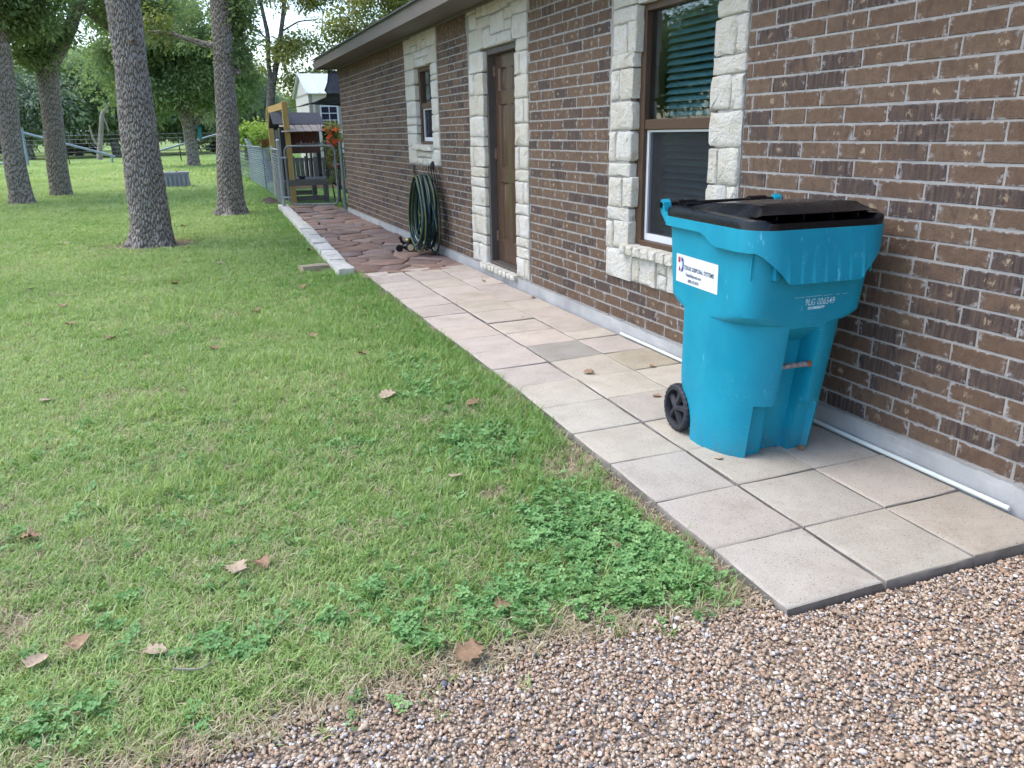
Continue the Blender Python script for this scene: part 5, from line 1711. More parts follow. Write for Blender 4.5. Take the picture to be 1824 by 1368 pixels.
# ---- hose on its stand
HY = 7.74
stand = thing('hose_hanger', 'black iron hose stand with wire loops leaning at the brick wall', 'hose stand', (-0.12, HY, 0.03))
def wire(pts, r, n=6): return MB().tube(pts, r, n)
for dy in (-0.085, 0.085):
    wire([(-0.085, HY + dy, -0.02), (-0.085, HY + dy, 0.5), (-0.085, HY + dy * 0.9, 0.93)], 0.0055).build('stake', MAT_IRON, stand, 60)
def loop(cy, cz, w, h, x0, lean):
    pts = []
    for k in range(17):
        a = math.pi * k / 16
        pts.append((x0 - lean * math.sin(a), cy - w * math.cos(a), cz + h * math.sin(a)))
    return pts
for dy, h in ((-0.10, 0.17), (0.0, 0.20), (0.10, 0.17)):
    wire(loop(HY + dy - 0.03, 0.93, 0.055, h, -0.085, 0.03), 0.005).build('wire_loop', MAT_IRON, stand, 60)
for dy, h in ((0.30, 0.20), (0.36, 0.15)):
    wire(loop(HY + dy + 0.05, 0.90, 0.06, h, -0.16, 0.06), 0.005).build('wire_loop', MAT_IRON, stand, 60)
wire([(-0.085, HY - 0.1, 0.93), (-0.16, HY, 0.925), (-0.2, HY + 0.12, 0.92), (-0.19, HY + 0.3, 0.90), (-0.10, HY + 0.38, 0.90)], 0.006).build('hook_bar', MAT_IRON, stand, 60)
V = []
for k in range(12):
    a = 2 * math.pi * k / 12
    V.append((-0.088, HY - 0.03 + 0.06 * math.cos(a), 1.10 + 0.055 * math.sin(a)))
V += [(x - 0.012, y, z) for x, y, z in V]
mesh_obj('scroll_plate', V, [tuple(range(12)), tuple(range(23, 11, -1))] + [(i, (i + 1) % 12, 12 + (i + 1) % 12, 12 + i) for i in range(12)], MAT_IRON, stand)

hose = thing('garden_hose', 'long dark green and teal garden hose coiled on the iron stand', 'hose', (-0.2, HY + 0.1, 0.05))
rh = random.Random(3)
def hose_loop(cy, w, ztop, zbot, x, skew):
    pts = []
    for k in range(41):
        a = 2 * math.pi * k / 40
        s, c = math.sin(a), math.cos(a)
        zz = (ztop + zbot) / 2 + (ztop - zbot) / 2 * c
        ww = w * (0.55 + 0.45 * (1 - ((c + 1) / 2) ** 2.0))
        pts.append((x + 0.025 * s * skew + 0.015 * c, cy + ww * s + 0.02 * skew * c, zz))
    return pts
dark, strp = MB(), MB()
for i in range(25):
    zb = 0.09 + abs(rh.gauss(0, 0.16)) if i else 0.06
    if i in (4, 9): zb = 0.42
    if i == 12: zb = 0.52
    P = hose_loop(HY + 0.08 + rh.uniform(-.10, .10), rh.uniform(0.24, 0.40), 0.955 + rh.uniform(-.03, .045), min(zb, 0.5), -0.10 - 0.0088 * i + rh.uniform(-.01, .01), rh.uniform(-1, 1))
    r = 0.0138 if i % 3 else 0.0125
    dark.tube(P, r, 7, False)
    if i % 3 == 0:      # olive stripe moulded along the hose
        strp.tube([(p[0] - 0.0075, p[1] - 0.004, p[2]) for p in P], 0.0072, 6, False)
dark.build('coil', MAT_HOSE, hose, 80)
strp.build('stripe', MAT_HOSEG, hose, 80)
MB().tube([(-0.19, HY + 0.0, 0.96), (-0.2, HY - 0.14, 0.90), (-0.2, HY - 0.28, 0.70), (-0.19, HY - 0.37, 0.50), (-0.185, HY - 0.40, 0.40)], 0.0125, 8).build('loose_end', MAT_HOSE, hose, 80)
MB().tube([(-0.185, HY - 0.40, 0.41), (-0.184, HY - 0.402, 0.37)], 0.015, 8).build('hose_end', MAT_IRON, hose, 60)
MB().tube([(-0.30, HY + 0.05, 0.33), (-0.30, HY - 0.08, 0.42), (-0.29, HY - 0.19, 0.53)], 0.0125, 8).build('tail', MAT_HOSE, hose, 80)
MB().tube([(-0.29, HY - 0.18, 0.52), (-0.285, HY - 0.23, 0.565)], 0.017, 8).build('coupling', MAT_BRASS, hose, 60)
MB().tube([(-0.28, HY - 0.18, 0.63), (-0.275, HY - 0.235, 0.665)], 0.016, 8).build('nozzle', MAT_GALV, hose, 60)

# ---- small wheeled sprinkler on the flagstones
SX, SY = -0.30, 8.22
spk = thing('wheeled_sprinkler', 'small black wheeled lawn sprinkler with cream wheel below the coiled hose', 'sprinkler', (SX, SY, 0.03))
z0s = 0.045
m = MB().bbox(SX - 0.062, SX + 0.099, SY - 0.06, SY + 0.06, z0s + 0.05, z0s + 0.11, 0.012).bbox(SX - 0.012, SX + 0.074, SY - 0.045, SY + 0.045, z0s + 0.11, z0s + 0.16, 0.014)
m.tube([(SX - 0.068, SY, z0s + 0.09), (SX - 0.105, SY, z0s + 0.12), (SX - 0.124, SY, z0s + 0.18)], 0.018, 8)
m.build('housing', MAT_IRON, spk, 40)
def disc(x, y, z, r, w, n=18): return MB().tube([(x, y - w / 2, z), (x, y + w / 2, z)], r, n)
for dx, yy_, r in ((-0.02, -0.095, 0.055), (-0.02, 0.095, 0.055), (0.20, -0.07, 0.04), (-0.15, -0.05, 0.045)):
    disc(SX + dx, SY + yy_, z0s + r - 0.005, r, 0.03).build('wheel', MAT_IRON, spk, 40)
for dx, yy_, r in ((-0.02, -0.113, 0.040), (0.20, -0.088, 0.024)):
    disc(SX + dx, SY + yy_, z0s + (0.055 if r > .03 else 0.04) - 0.005, r, 0.008).build('wheel_cap', MAT_CREAM, spk, 40)
MB().bbox(SX - 0.056, SX - 0.019, SY - 0.065, SY + 0.05, z0s + 0.112, z0s + 0.15, 0.008).build('cover', MAT_BRASS, spk, 40)
MB().tube([(SX + 0.012, SY, z0s + 0.16), (SX + 0.012, SY, z0s + 0.21), (SX + 0.074, SY + 0.02, z0s + 0.30), (SX + 0.093, SY + 0.03, z0s + 0.33)], 0.012, 8).build('spray_arm', MAT_GALV, spk, 50)
MB().tube([(SX - 0.099, SY - 0.07, z0s + 0.075), (SX + 0.149, SY - 0.09, z0s + 0.085)], 0.012, 8).build('side_bar', MAT_GALV, spk, 50)

# ================================================================ chain-link gate and fence
def chain(a, b, z0, z1, pitch=0.055, r=0.0017, zoff=0.0):
    """woven diamond mesh between two ground points"""
    a = Vector((a[0], a[1], 0)); b = Vector((b[0], b[1], 0)); L = (b - a).length; d = (b - a) / L
    nrm = Vector((-d.y, d.x, 0)); m = MB()
    n = int(L / pitch); rows = int((z1 - z0) / (pitch / 2))
    for i in range(n):
        base = (i + 0.5) * L / n
        pts = []
        for k in range(rows + 1):
            s = base + (pitch / 2) * (1 if k % 2 else -1) * 0.98
            s = min(max(s, 0.0), L)
            p = a + d * s + nrm * (0.003 * (1 if k % 2 else -1))
            pts.append((p.x, p.y, z0 + (z1 - z0) * k / rows))
        m.tube(pts, r, 3, False)
    return m
GA, GB = Vector((-0.955, 15.27, 0)), Vector((-0.050, 14.72, 0))
gate = thing('chain_link_gate', 'galvanised chain link gate with rounded pipe frame at the end of the path', 'gate', (GA.x, GA.y, 0.1))
def gp3(s, z):
    p = GA + (GB - GA) * s
    return (p.x, p.y, z)
fr = []
L = (GB - GA).length; rc = 0.12; zb, zt = 0.135, 1.275
def corner(cs, cz, a0):
    return [gp3(cs + rc / L * math.cos(math.radians(a0 + 15 * k)), cz + rc * math.sin(math.radians(a0 + 15 * k))) for k in range(7)]
fr = corner(rc / L, zb + rc, 180) + corner(1 - rc / L, zb + rc, 270) + corner(1 - rc / L, zt - rc, 0) + corner(rc / L, zt - rc, 90)
fr.append(fr[0])
MB().tube(fr, 0.021, 10, False).build('frame', MAT_GALVD, gate, 60)
chain(gp3(0.02, 0), gp3(0.98, 0), zb + 0.02, zt + 0.03, 0.06, 0.0028).build('wire_mesh', MAT_GALVD, gate)
V = MB()
for k in range(9):
    s = 0.25 + 0.08 * k
    V.tube([gp3(s, zt), gp3(s + 0.02, zt + 0.06 + 0.03 * (k % 3 == 1)), gp3(s + 0.05, zt + 0.045), gp3(s + 0.07, zt)], 0.004, 5)
V.build('wire_ends', MAT_GALV, gate)
for z in (0.28, 1.06):
    MB().beam(gp3(-0.14, z), gp3(0.03, z), 0.05, 0.028).build('hinge', MAT_GALV, gate)
MB().beam(gp3(0.93, 0.92), gp3(1.10, 0.92), 0.03, 0.02).tube([gp3(0.97, 0.86), gp3(0.97, 0.99)], 0.012, 8).build('latch', MAT_GALVD, gate)

gpost = MB().tube([(0.055, 14.62, -0.05), (0.055, 14.62, 1.30), (0.055, 14.62, 1.34), (0.055, 14.62, 1.36)], [0.033, 0.033, 0.03, 0.008], 12).build('gate_post', MAT_GALVD, None, 50)
tag(gpost, 'grey steel gate post standing tight against the house corner', 'post')

FP = [(-1.055, 15.40), (-0.90, 18.3), (-0.82, 21.6), (-0.87, 26.1), (-0.95, 31.0), (-1.05, 36.0), (-1.15, 42.0)]
fence = thing('chain_link_fence', 'galvanised chain link fence running away beside the tree trunk', 'fence', (FP[0][0], FP[0][1], 0))
for i, (x, y) in enumerate(FP):
    r = 0.036 if i == 0 else 0.026
    h = 1.40 if i == 0 else 1.24
    z0 = gz(x, y)
    MB().tube([(x, y, z0 - 0.05), (x, y, h - 0.03), (x, y, h - 0.008), (x, y, h + 0.015)], [r, r, r * 1.12, r * 0.5], 12).build('post', MAT_GALV if i % 3 != 2 else MAT_GALVD, fence, 50)
    if i:
        a = FP[i - 1]
        MB().tube([(a[0], a[1], 1.19 if i > 1 else 1.21), (x, y, 1.19)], 0.019, 8).build('top_rail', MAT_GALV, fence, 60)
        chain(a, (x, y), 0.05, 1.20, 0.06 if i < 4 else 0.12, 0.0014 if i < 3 else 0.0026).build('wire_mesh', MAT_GALV, fence)

# ---- pine frame
pine = thing('pine_frame', 'yellow pine post frame standing behind the chain link gate', 'wooden frame', (-0.72, 16.6, 0))
MB().bbox(-0.775, -0.655, 16.52, 16.64, -0.05, 2.17, 0.006).build('post', MAT_PINE, pine)
MB().bbox(-0.90, -0.79, 18.6, 18.71, -0.05, 2.10, 0.006).build('post', MAT_PINE, pine)
MB().beam((-0.715, 16.645, 2.09), (-0.845, 18.595, 2.06), 0.05, 0.14).build('top_beam', MAT_PINE, pine)

# ---- animal hutch
hut = thing('animal_hutch', 'small raised animal hutch with black roof and red brown box behind the gate', 'hutch', (-0.35, 17.0, 0))
def sheet(pts, t, name, mat, par):
    """thin board from four corners, t thick"""
    P = [Vector(p) for p in pts]; nn = (P[1] - P[0]).cross(P[3] - P[0]).normalized() * t
    V = [p[:] for p in P] + [(p + nn)[:] for p in P]
    return mesh_obj(name, V, [(0, 1, 2, 3), (7, 6, 5, 4), (0, 4, 5, 1), (1, 5, 6, 2), (2, 6, 7, 3), (3, 7, 4, 0)], mat, par)
HX0, HX1 = -0.86, 0.10
MAT_HROOF = simple('dark_blue_felt', (0.035, 0.040, 0.055), 0.8, 0, 0.3, 16, 0.4, 0.004, 60)
sheet([(HX0 - 0.10, 16.85, 1.705), (HX1 + 0.06, 16.85, 1.690), (HX1 + 0.0, 17.35, 1.945), (HX0 - 0.10, 17.35, 1.960)], 0.02, 'roof', MAT_HROOF, hut)
sheet([(HX0 - 0.10, 17.85, 1.66), (HX1 + 0.06, 17.85, 1.66), (HX1 + 0.0, 17.352, 1.945), (HX0 - 0.10, 17.352, 1.960)], 0.02, 'rear_roof', MAT_HROOF, hut)
for k in range(6):
    a = HX0 + 0.02 + (HX1 - HX0) * k / 6; b = HX0 + 0.02 + (HX1 - HX0) * (k + 1) / 6 - 0.004
    sheet([(a, 16.45, 1.545 + 0.003 * k % 2), (b, 16.45, 1.545), (b - 0.01, 16.88, 1.695), (a, 16.88, 1.70)], 0.016, 'awning_board', MAT_TANROOF, hut)
MB().bbox(HX0 - 0.02, HX1 + 0.05, 16.50, 17.75, 0.505, 0.55, 0.004).build('floor', MAT_GREYWOOD, hut)
MB().bbox(HX0 - 0.03, HX1 + 0.06, 16.46, 16.50, 0.43, 0.552, 0.004).build('front_beam', MAT_GREYWOOD, hut)
for x, y in ((HX0 + 0.03, 16.56), (HX1 - 0.02, 16.56), (HX0 + 0.03, 17.68), (HX1 - 0.02, 17.68)):
    MB().bbox(x - 0.045, x + 0.045, y - 0.045, y + 0.045, 0.553, 1.66, 0.004).build('corner_post', MAT_DARKWOOD, hut)
for x, y in ((HX0 + 0.12, 16.60), (HX1 - 0.09, 16.60), (HX0 + 0.12, 17.6), (HX1 - 0.20, 17.6)):
    MB().bbox(x - 0.05, x + 0.05, y - 0.05, y + 0.05, -0.02, 0.50, 0.004).build('leg', MAT_GREYWOOD, hut)
MB().bbox(HX0 + 0.17, HX1 - 0.15, 16.58, 16.63, 0.10, 0.20, 0.004).build('low_rail', MAT_GREYWOOD, hut)
MB().bbox(HX0 + 0.17, HX1 - 0.26, 17.58, 17.63, 0.16, 0.26, 0.004).build('low_rail', MAT_GREYWOOD, hut)
MB().bbox(HX0 + 0.10, HX1 - 0.13, 16.85, 17.62, 1.10, 1.64, 0.006).build('nest_box', MAT_REDWOOD, hut)
MB().bbox(HX0 + 0.02, HX0 + 0.22, 16.62, 17.50, 0.553, 1.22, 0.004).build('side_panel', MAT_REDWOOD, hut)
MB().bbox(HX0 - 0.01, HX0 + 0.02, 16.62, 17.62, 0.60, 1.60, 0.004).build('side_wall', MAT_DARKWOOD, hut)
for x in (HX1 - 0.30, HX1 - 0.20):
    MB().bbox(x - 0.018, x + 0.018, 17.64, 17.68, 0.553, 1.10, 0.003).build('rear_stud', MAT_DARKWOOD, hut)
MB().beam((HX1 + 0.06, 16.56, 0.50), (HX1 + 0.42, 15.75, 0.16), 0.10, 0.03).build('ramp', MAT_DARKWOOD, hut)
MB().tube([(-0.47, 16.72, 0.552), (-0.47, 16.72, 0.60), (-0.47, 16.72, 0.62)], [0.05, 0.075, 0.08], 14).build('feed_bowl', MAT_DARKWOOD, hut, 50)

# ---- timber edging, board fence and shed behind
tb = MB().bbox(-0.62, 3.4, 21.0, 21.12, 0.02, 0.30, 0.006).build('timber_edging', MAT_TIMBER, None)
tag(tb, 'low orange timber edging board on the grass behind the hutch', 'edging')
MAT_OLDB = simple('old_boards', (0.075, 0.072, 0.07), 0.9, 0, 0.3, 6)
bf = thing('board_fence', 'weathered grey board fence seen through the hutch', 'fence', (0.5, 25.0, 0))
for k in range(24):
    x = -0.55 + 0.14 * k
    MB().bbox(x, x + 0.125, 24.98 + 0.01 * (k % 2), 25.0 + 0.01 * (k % 2), 0.04, 0.82 + 0.03 * math.sin(k * 2.3), 0.003).build('board', MAT_OLDB, bf)
MB().bbox(-0.6, 2.9, 25.02, 25.06, 0.7, 0.78, 0.003).build('rail', MAT_GREYWOOD, bf)

shed = thing('garden_shed', 'pale garden shed with white metal gable roof beyond the house corner', 'shed', (3.0, 27.6, 0))
SX0, SX1, SY0, SY1, SE, SR = 1.19, 5.2, 26.0, 29.3, 2.80, 3.46
MB().box(SX0, SX1, SY0, SY1, 0.02, SE).build('wall', MAT_SHED, shed)
MB().box(SX0 + 0.10, SX1 - 0.1, SY0 - 0.012, SY0 - 0.002, 0.02, SE - 0.02).build('front_siding', MAT_SHEDC, shed)
mesh_obj('gable', [(SX0, SY0, SE), (SX0, SY1, SE), (SX0, (SY0 + SY1) / 2, SR - 0.04), (SX0 + 0.05, SY0, SE), (SX0 + 0.05, SY1, SE), (SX0 + 0.05, (SY0 + SY1) / 2, SR - 0.04)], [(0, 1, 2), (5, 4, 3), (0, 3, 4, 1), (1, 4, 5, 2), (2, 5, 3, 0)], MAT_SHED, shed)
MB().box(SX0 - 0.014, SX0 - 0.002, SY0, SY1, SE - 0.05, SE).build('trim_band', MAT_TAUPE, shed)
MB().box(SX0 - 0.02, SX0 + 0.09, SY0 - 0.022, SY0 + 0.09, 0.02, SE - 0.03).build('corner_board', MAT_TAUPE, shed)
ym = (SY0 + SY1) / 2
sheet([(SX0 - 0.10, SY0 - 0.16, SE - 0.06), (SX1 + 0.1, SY0 - 0.16, SE - 0.06), (SX1 + 0.1, ym, SR), (SX0 - 0.10, ym, SR)], 0.03, 'roof', MAT_WROOF, shed)
sheet([(SX1 + 0.1, SY1 + 0.16, SE - 0.06), (SX0 - 0.10, SY1 + 0.16, SE - 0.06), (SX0 - 0.10, ym + 0.002, SR), (SX1 + 0.1, ym + 0.002, SR)], 0.03, 'roof_slope', MAT_WROOF, shed)
for k in range(11):
    x = SX0 - 0.09 + k * 0.41
    sheet([(x, SY0 - 0.17, SE - 0.028), (x + 0.03, SY0 - 0.17, SE - 0.028), (x + 0.03, ym, SR + 0.034), (x, ym, SR + 0.034)], 0.025, 'roof_seam', MAT_WROOF, shed)
sw = MB().box(1.50, 2.10, SY0 - 0.03, SY0 - 0.014, 1.70, 2.40).build('window', MAT_WHITEF, shed)
for i in range(2):
    for j in range(3):
        x = 1.545 + i * 0.265; z = 1.745 + j * 0.213
        MB().box(x, x + 0.235, SY0 - 0.036, SY0 - 0.031, z, z + 0.185).build('pane', MAT_DKGLASS, sw)
MB().box(2.10, 2.30, SY0 - 0.026, SY0 - 0.013, 1.65, 2.45).build('shutter', MAT_TAUPE, shed); MB().box(1.36, 1.50, SY0 - 0.026, SY0 - 0.013, 1.65, 2.45).build('shutter', MAT_TAUPE, shed)

# ---- black shade cloth tied from the eave to the pine post
def shade():
    # outline points on a sagging sheet behind the house corner
    A = [(-0.13, 14.15, 2.63), (-0.15, 14.25, 2.42), (-0.20, 14.35, 2.28), (-0.15, 14.42, 2.23), (-0.16, 14.50, 2.16), (-0.25, 14.75, 2.12), (-0.32, 15.0, 2.085), (-0.42, 15.2, 2.065), (-0.22, 15.3, 2.06), (0.25, 15.45, 2.06), (1.6, 15.8, 2.06)]
    B = [(1.7, 14.35, 2.66), (1.7, 14.4, 2.5), (1.7, 14.5, 2.36), (1.7, 14.6, 2.24), (1.7, 14.7, 2.14), (1.7, 14.9, 2.13), (1.7, 15.2, 2.11), (1.7, 15.4, 2.10), (1.7, 15.5, 2.09), (1.7, 15.65, 2.08), (1.72, 15.8, 2.07)]
    V = []; F = []; k = 9
    for a, b in zip(A, B):
        for j in range(k):
            t = j / (k - 1); s = 0.05 * math.sin(math.pi * t)
            V.append((a[0] + (b[0] - a[0]) * t, a[1] + (b[1] - a[1]) * t, a[2] + (b[2] - a[2]) * t - s))
    for i in range(len(A) - 1):
        for j in range(k - 1):
            F.append((i * k + j, i * k + j + 1, (i + 1) * k + j + 1, (i + 1) * k + j))
    t = thing('shade_cloth', 'black mesh shade cloth hanging behind the house corner', 'shade cloth', (0.2, 14.6, 1.9))
    o = mesh_obj('cloth', V, F, MAT_SHADE, t, 180)
    hem = MB().tube([A[k] for k in range(8)], 0.012, 6); hem.build('hem', MAT_IRON, t, 60)
    MB().tube([A[7], (-0.50, 15.75, 2.045), (-0.57, 16.1, 2.035), (-0.66, 16.52, 2.03)], [0.022, 0.012, 0.006, 0.006], 6).build('tie_rope', MAT_IRON, t, 60)
shade()

# ---- hanging coir planter and cloth on the fence
pl = thing('coir_planter', 'brown coir basket with green plants hung over the chain link fence', 'planter', (-0.95, 20.2, 1.15))
V = []; F = []
for k in range(7):
    a = math.pi / 2 * k / 6
    for j in range(20):
        b = 2 * math.pi * j / 20
        r = math.cos(a)
        V.append((-0.98 + 0.17 * r * math.cos(b) + rnd.uniform(-.008, .008), 19.3 + 0.55 * r * math.sin(b), 1.40 - 0.19 * math.sin(a) + rnd.uniform(-.01, .01)))
for k in range(6):
    for j in range(20): F.append((k * 20 + j, k * 20 + (j + 1) % 20, (k + 1) * 20 + (j + 1) % 20, (k + 1) * 20 + j))
mesh_obj('basket', V, F, MAT_COIR, pl, 60)
cl = []
cloth = MB()
V = []; F = []
for i in range(14):
    for j in range(10):
        s, t = i / 13, j / 9
        V.append((-1.02 - 0.10 * math.sin(t * 3.1) + rnd.uniform(-.02, .02), 22.2 + 1.7 * s + rnd.uniform(-.03, .03), 1.22 + 0.22 * math.sin(3.1 * t) * (0.5 + 0.5 * math.sin(s * 5 + 1) ** 2) + rnd.uniform(-.015, .015)))
for i in range(13):
    for j in range(9): F.append((i * 10 + j, i * 10 + j + 1, (i + 1) * 10 + j + 1, (i + 1) * 10 + j))
co_ = mesh_obj('folded_cloth', V, F, MAT_CLOTH, None, 180)
tag(co_, 'crumpled pale blue cloth draped over the chain link fence top', 'cloth')

# ---- utility box and septic lids on the lawn
ub = thing('utility_box', 'grey ribbed plastic utility box sitting on the lawn between two tree trunks', 'utility box', (-3.12, 24.7, 0.03))
x0, x1, yA, yB, zb_, zt_ = -3.52, -2.74, 24.45, 25.0, 0.02, 0.50
V = [(x0, yA, zb_), (x1, yA, zb_), (x1, yB, zb_), (x0, yB, zb_), (x0 + .03, yA + .04, zt_), (x1 - .05, yA + .04, zt_), (x1 - .05, yB - .04, zt_), (x0 + .03, yB - .04, zt_)]
mesh_obj('shell', V, [(0, 3, 2, 1), (4, 5, 6, 7), (0, 1, 5, 4), (1, 2, 6, 5), (2, 3, 7, 6), (3, 0, 4, 7)], MAT_GREYBOX, ub)
for k in range(6):
    x = x0 + 0.06 + k * 0.122
    V = [(x, yA - 0.045, zb_ + 0.01), (x + 0.075, yA - 0.045, zb_ + 0.01), (x + 0.070, yA - 0.010, zt_ - 0.09), (x + 0.005, yA - 0.010, zt_ - 0.09), (x, yA + 0.01, zb_ + 0.01), (x + 0.075, yA + 0.01, zb_ + 0.01), (x + 0.070, yA + 0.05, zt_ - 0.09), (x + 0.005, yA + 0.05, zt_ - 0.09)]
    mesh_obj('rib', V, [(0, 1, 2, 3), (0, 4, 5, 1), (1, 5, 6, 2), (2, 6, 7, 3), (3, 7, 4, 0)], MAT_GREYBOX, ub)
MB().bbox(x0 + .0, x1 - .02, yA + .02, yB - .02, zt_ - 0.075, zt_ + 0.012, 0.012).build('lid', MAT_GREYBOX, ub)
MB().tube([(-3.1, 24.7, zt_ + .012), (-3.1, 24.7, zt_ + .04)], [0.03, 0.02], 10).build('knob', MAT_RUSTO, ub)
for (x, y, rx, ry, lb) in ((-2.45, 25.0, 0.30, 0.30, 'flat pale green ground lid at the right of the grey utility box'), (-5.05, 25.4, 0.42, 0.30, 'flat pale green ground lid in the lawn left of the thick trunk')):
    V = []; k = 26
    for zz, s in ((0.02, 1.0), (0.045, 1.0), (0.055, 0.93)):
        for j in range(k): V.append((x + rx * s * math.cos(2 * math.pi * j / k), y + ry * s * math.sin(2 * math.pi * j / k), zz + gz(x, y) - 0.02))
    F = [(l * k + j, l * k + (j + 1) % k, (l + 1) * k + (j + 1) % k, (l + 1) * k + j) for l in range(2) for j in range(k)] + [tuple(range(2 * k, 3 * k))]
    tag(mesh_obj('septic_lid', V, F, MAT_GREENLID, None, 40), lb, 'lid')

# ================================================================ far field: wire fence, pavilion, dark vehicles
ff = thing('field_fence', 'wire field fence with sloping blue grey pipe braces across the back of the lawn', 'fence', (-6, 51.5, 0))
Yf = 51.5; gzf = gz(-6, Yf)
MB().tube([(-11.1, Yf, gzf - .1), (-11.05, Yf, 2.2)], 0.08, 10).build('corner_post', MAT_BLUEPIPE, ff, 50)
MB().tube([(-11.05, Yf, 1.93), (-6.57, Yf, 0.51)], 0.070, 10).build('brace', MAT_BLUEPIPE, ff, 50)
MB().tube([(-6.80, Yf, gzf - .05), (-6.72, Yf, 0.55)], 0.065, 10).build('brace_foot', MAT_BLUEPIPE, ff, 50)
MB().tube([(-0.70, Yf, gzf - .1), (-0.70, Yf, 1.9)], 0.08, 10).build('corner_post', MAT_BLUEPIPE, ff, 50)
MB().tube([(-0.74, Yf, 1.65), (-5.2, Yf, 0.50)], 0.062, 10).build('brace', MAT_BLUEPIPE, ff, 50)
MB().tube([(-5.1, Yf, gzf - .05), (-5.05, Yf, 0.56)], 0.062, 10).build('brace_foot', MAT_BLUEPIPE, ff, 50)
MB().tube([(-22, Yf - 0.4, 0.33), (-11.9, Yf - 0.2, 0.30)], 0.06, 8).build('ground_pipe', MAT_BLUEPIPE, ff, 50)
for k in range(7):
    MB().tube([(-30, Yf + .1, 0.35 + 0.23 * k), (6, Yf + .1, 0.35 + 0.23 * k)], 0.0055, 4).build('wire', MAT_GALV, ff)
for x in (-27, -23, -19, -15, -9.0, -3.0, 2.0, 5.5):
    MB().box(x - 0.03, x + 0.03, Yf + .09, Yf + .13, gzf - .05, 1.85).build('line_post', MAT_BARK_F, ff)

pav_ = thing('far_pavilion', 'low pale open sided building far behind the field fence', 'building', (-13.4, 98, 0))
gf = gz(-13, 98)
MB().box(-16.0, -11.0, 97, 101, 2.15, 2.35).build('roof_edge', MAT_WHITEF, pav_)
mesh_obj('roof', [(-16.2, 96.8, 2.35), (-10.8, 96.8, 2.35), (-10.8, 101.2, 2.35), (-16.2, 101.2, 2.35), (-15, 99, 3.2), (-12, 99, 3.2)], [(0, 1, 5, 4), (1, 2, 5), (2, 3, 4, 5), (3, 0, 4)], MAT_GALV, pav_)
for x in (-15.9, -14.7, -13.5, -12.3, -11.1):
    MB().box(x - 0.07, x + 0.07, 97.0, 97.14, gf, 2.15).build('column', MAT_WHITEF, pav_)
MB().box(-15.8, -11.2, 99.5, 99.7, gf, 2.15).build('back_wall', MAT_TAUPE, pav_)

def far_vehicle(x, y, L, h, lb):
    t = thing('parked_vehicle', lb, 'vehicle', (x, y, gz(x, y)))
    z = gz(x, y) + 0.15
    prof = [(-0.5, 0.0), (0.5, 0.0), (0.5, 0.42), (0.36, 0.50), (0.26, 0.96), (-0.22, 1.0), (-0.40, 0.55), (-0.5, 0.50)]
    V = [(x + a * L, y - 0.8, z + b * h) for a, b in prof] + [(x + a * L, y + 0.8, z + b * h) for a, b in prof]
    k = len(prof)
    mesh_obj('body', V, [tuple(range(k)), tuple(range(2 * k - 1, k - 1, -1))] + [(i, (i + 1) % k, k + (i + 1) % k, k + i) for i in range(k)], MAT_DARKFAR, t)
    for a in (-0.32, 0.32):
        for s in (-0.75, 0.75):
            MB().tube([(x + a * L, y + s - 0.1, z + 0.15), (x + a * L, y + s + 0.1, z + 0.15)], 0.3, 14).build('wheel', MAT_RUBBER, t, 40)
    MB().box(x - 0.16 * L, x + 0.18 * L, y - 0.812, y - 0.802, z + 0.58 * h, z + 0.9 * h).build('side_window', MAT_DKGLASS, t)
far_vehicle(-20.3, 100, 4.0, 1.5, 'dark vehicle parked far off at the left beyond the field fence')
far_vehicle(-11.9, 88, 3.4, 0.95, 'low dark vehicle parked far off under the big oak')
far_vehicle(1.1, 86, 3.6, 1.0, 'low dark vehicle parked far off between two trunks at the right')
tb_ = thing('hanging_box', 'small teal box hanging beside the forked tree trunk', 'bird feeder', (-2.0, 41.8, 1.6))
MB().bbox(-2.05, -1.87, 41.7, 41.88, 1.42, 1.95, 0.01).build('box', MAT_TEAL, tb_)
mesh_obj('roof', [(-2.10, 41.65, 1.95), (-1.82, 41.65, 1.95), (-1.82, 41.93, 1.95), (-2.10, 41.93, 1.95), (-1.96, 41.79, 2.10)], [(0, 1, 4), (1, 2, 4), (2, 3, 4), (3, 0, 4), (0, 3, 2, 1)], MAT_TEAL, tb_)
MB().tube([(-1.96, 41.79, 2.09), (-2.05, 41.85, 2.25), (-2.15, 41.9, 2.42)], 0.01, 5).build('cord', MAT_IRON, tb_)

# ================================================================ trees
def cellbark(u, z, nu, seed):
    """F2-F1 of a jittered grid, periodic in u with nu cells: ridge plates 1, furrows 0"""
    ci = np.floor(u); cj = np.floor(z)
    f1 = np.full(u.shape, 9.0); f2 = np.full(u.shape, 9.0)
    for a in (-1, 0, 1):
        for b in (-1, 0, 1):
            i = ci + a; j = cj + b
            im = np.mod(i, nu)
            px = i + 0.15 + 0.7 * hash2(im, j, seed); pz = j + 0.1 + 0.8 * hash2(im, j, seed + 9)
            d = np.hypot(u - px, (z - pz))
            f2 = np.where(d < f1, f1, np.minimum(f2, d)); f1 = np.minimum(f1, d)
    return sstep(0.03, 0.42, f2 - f1)

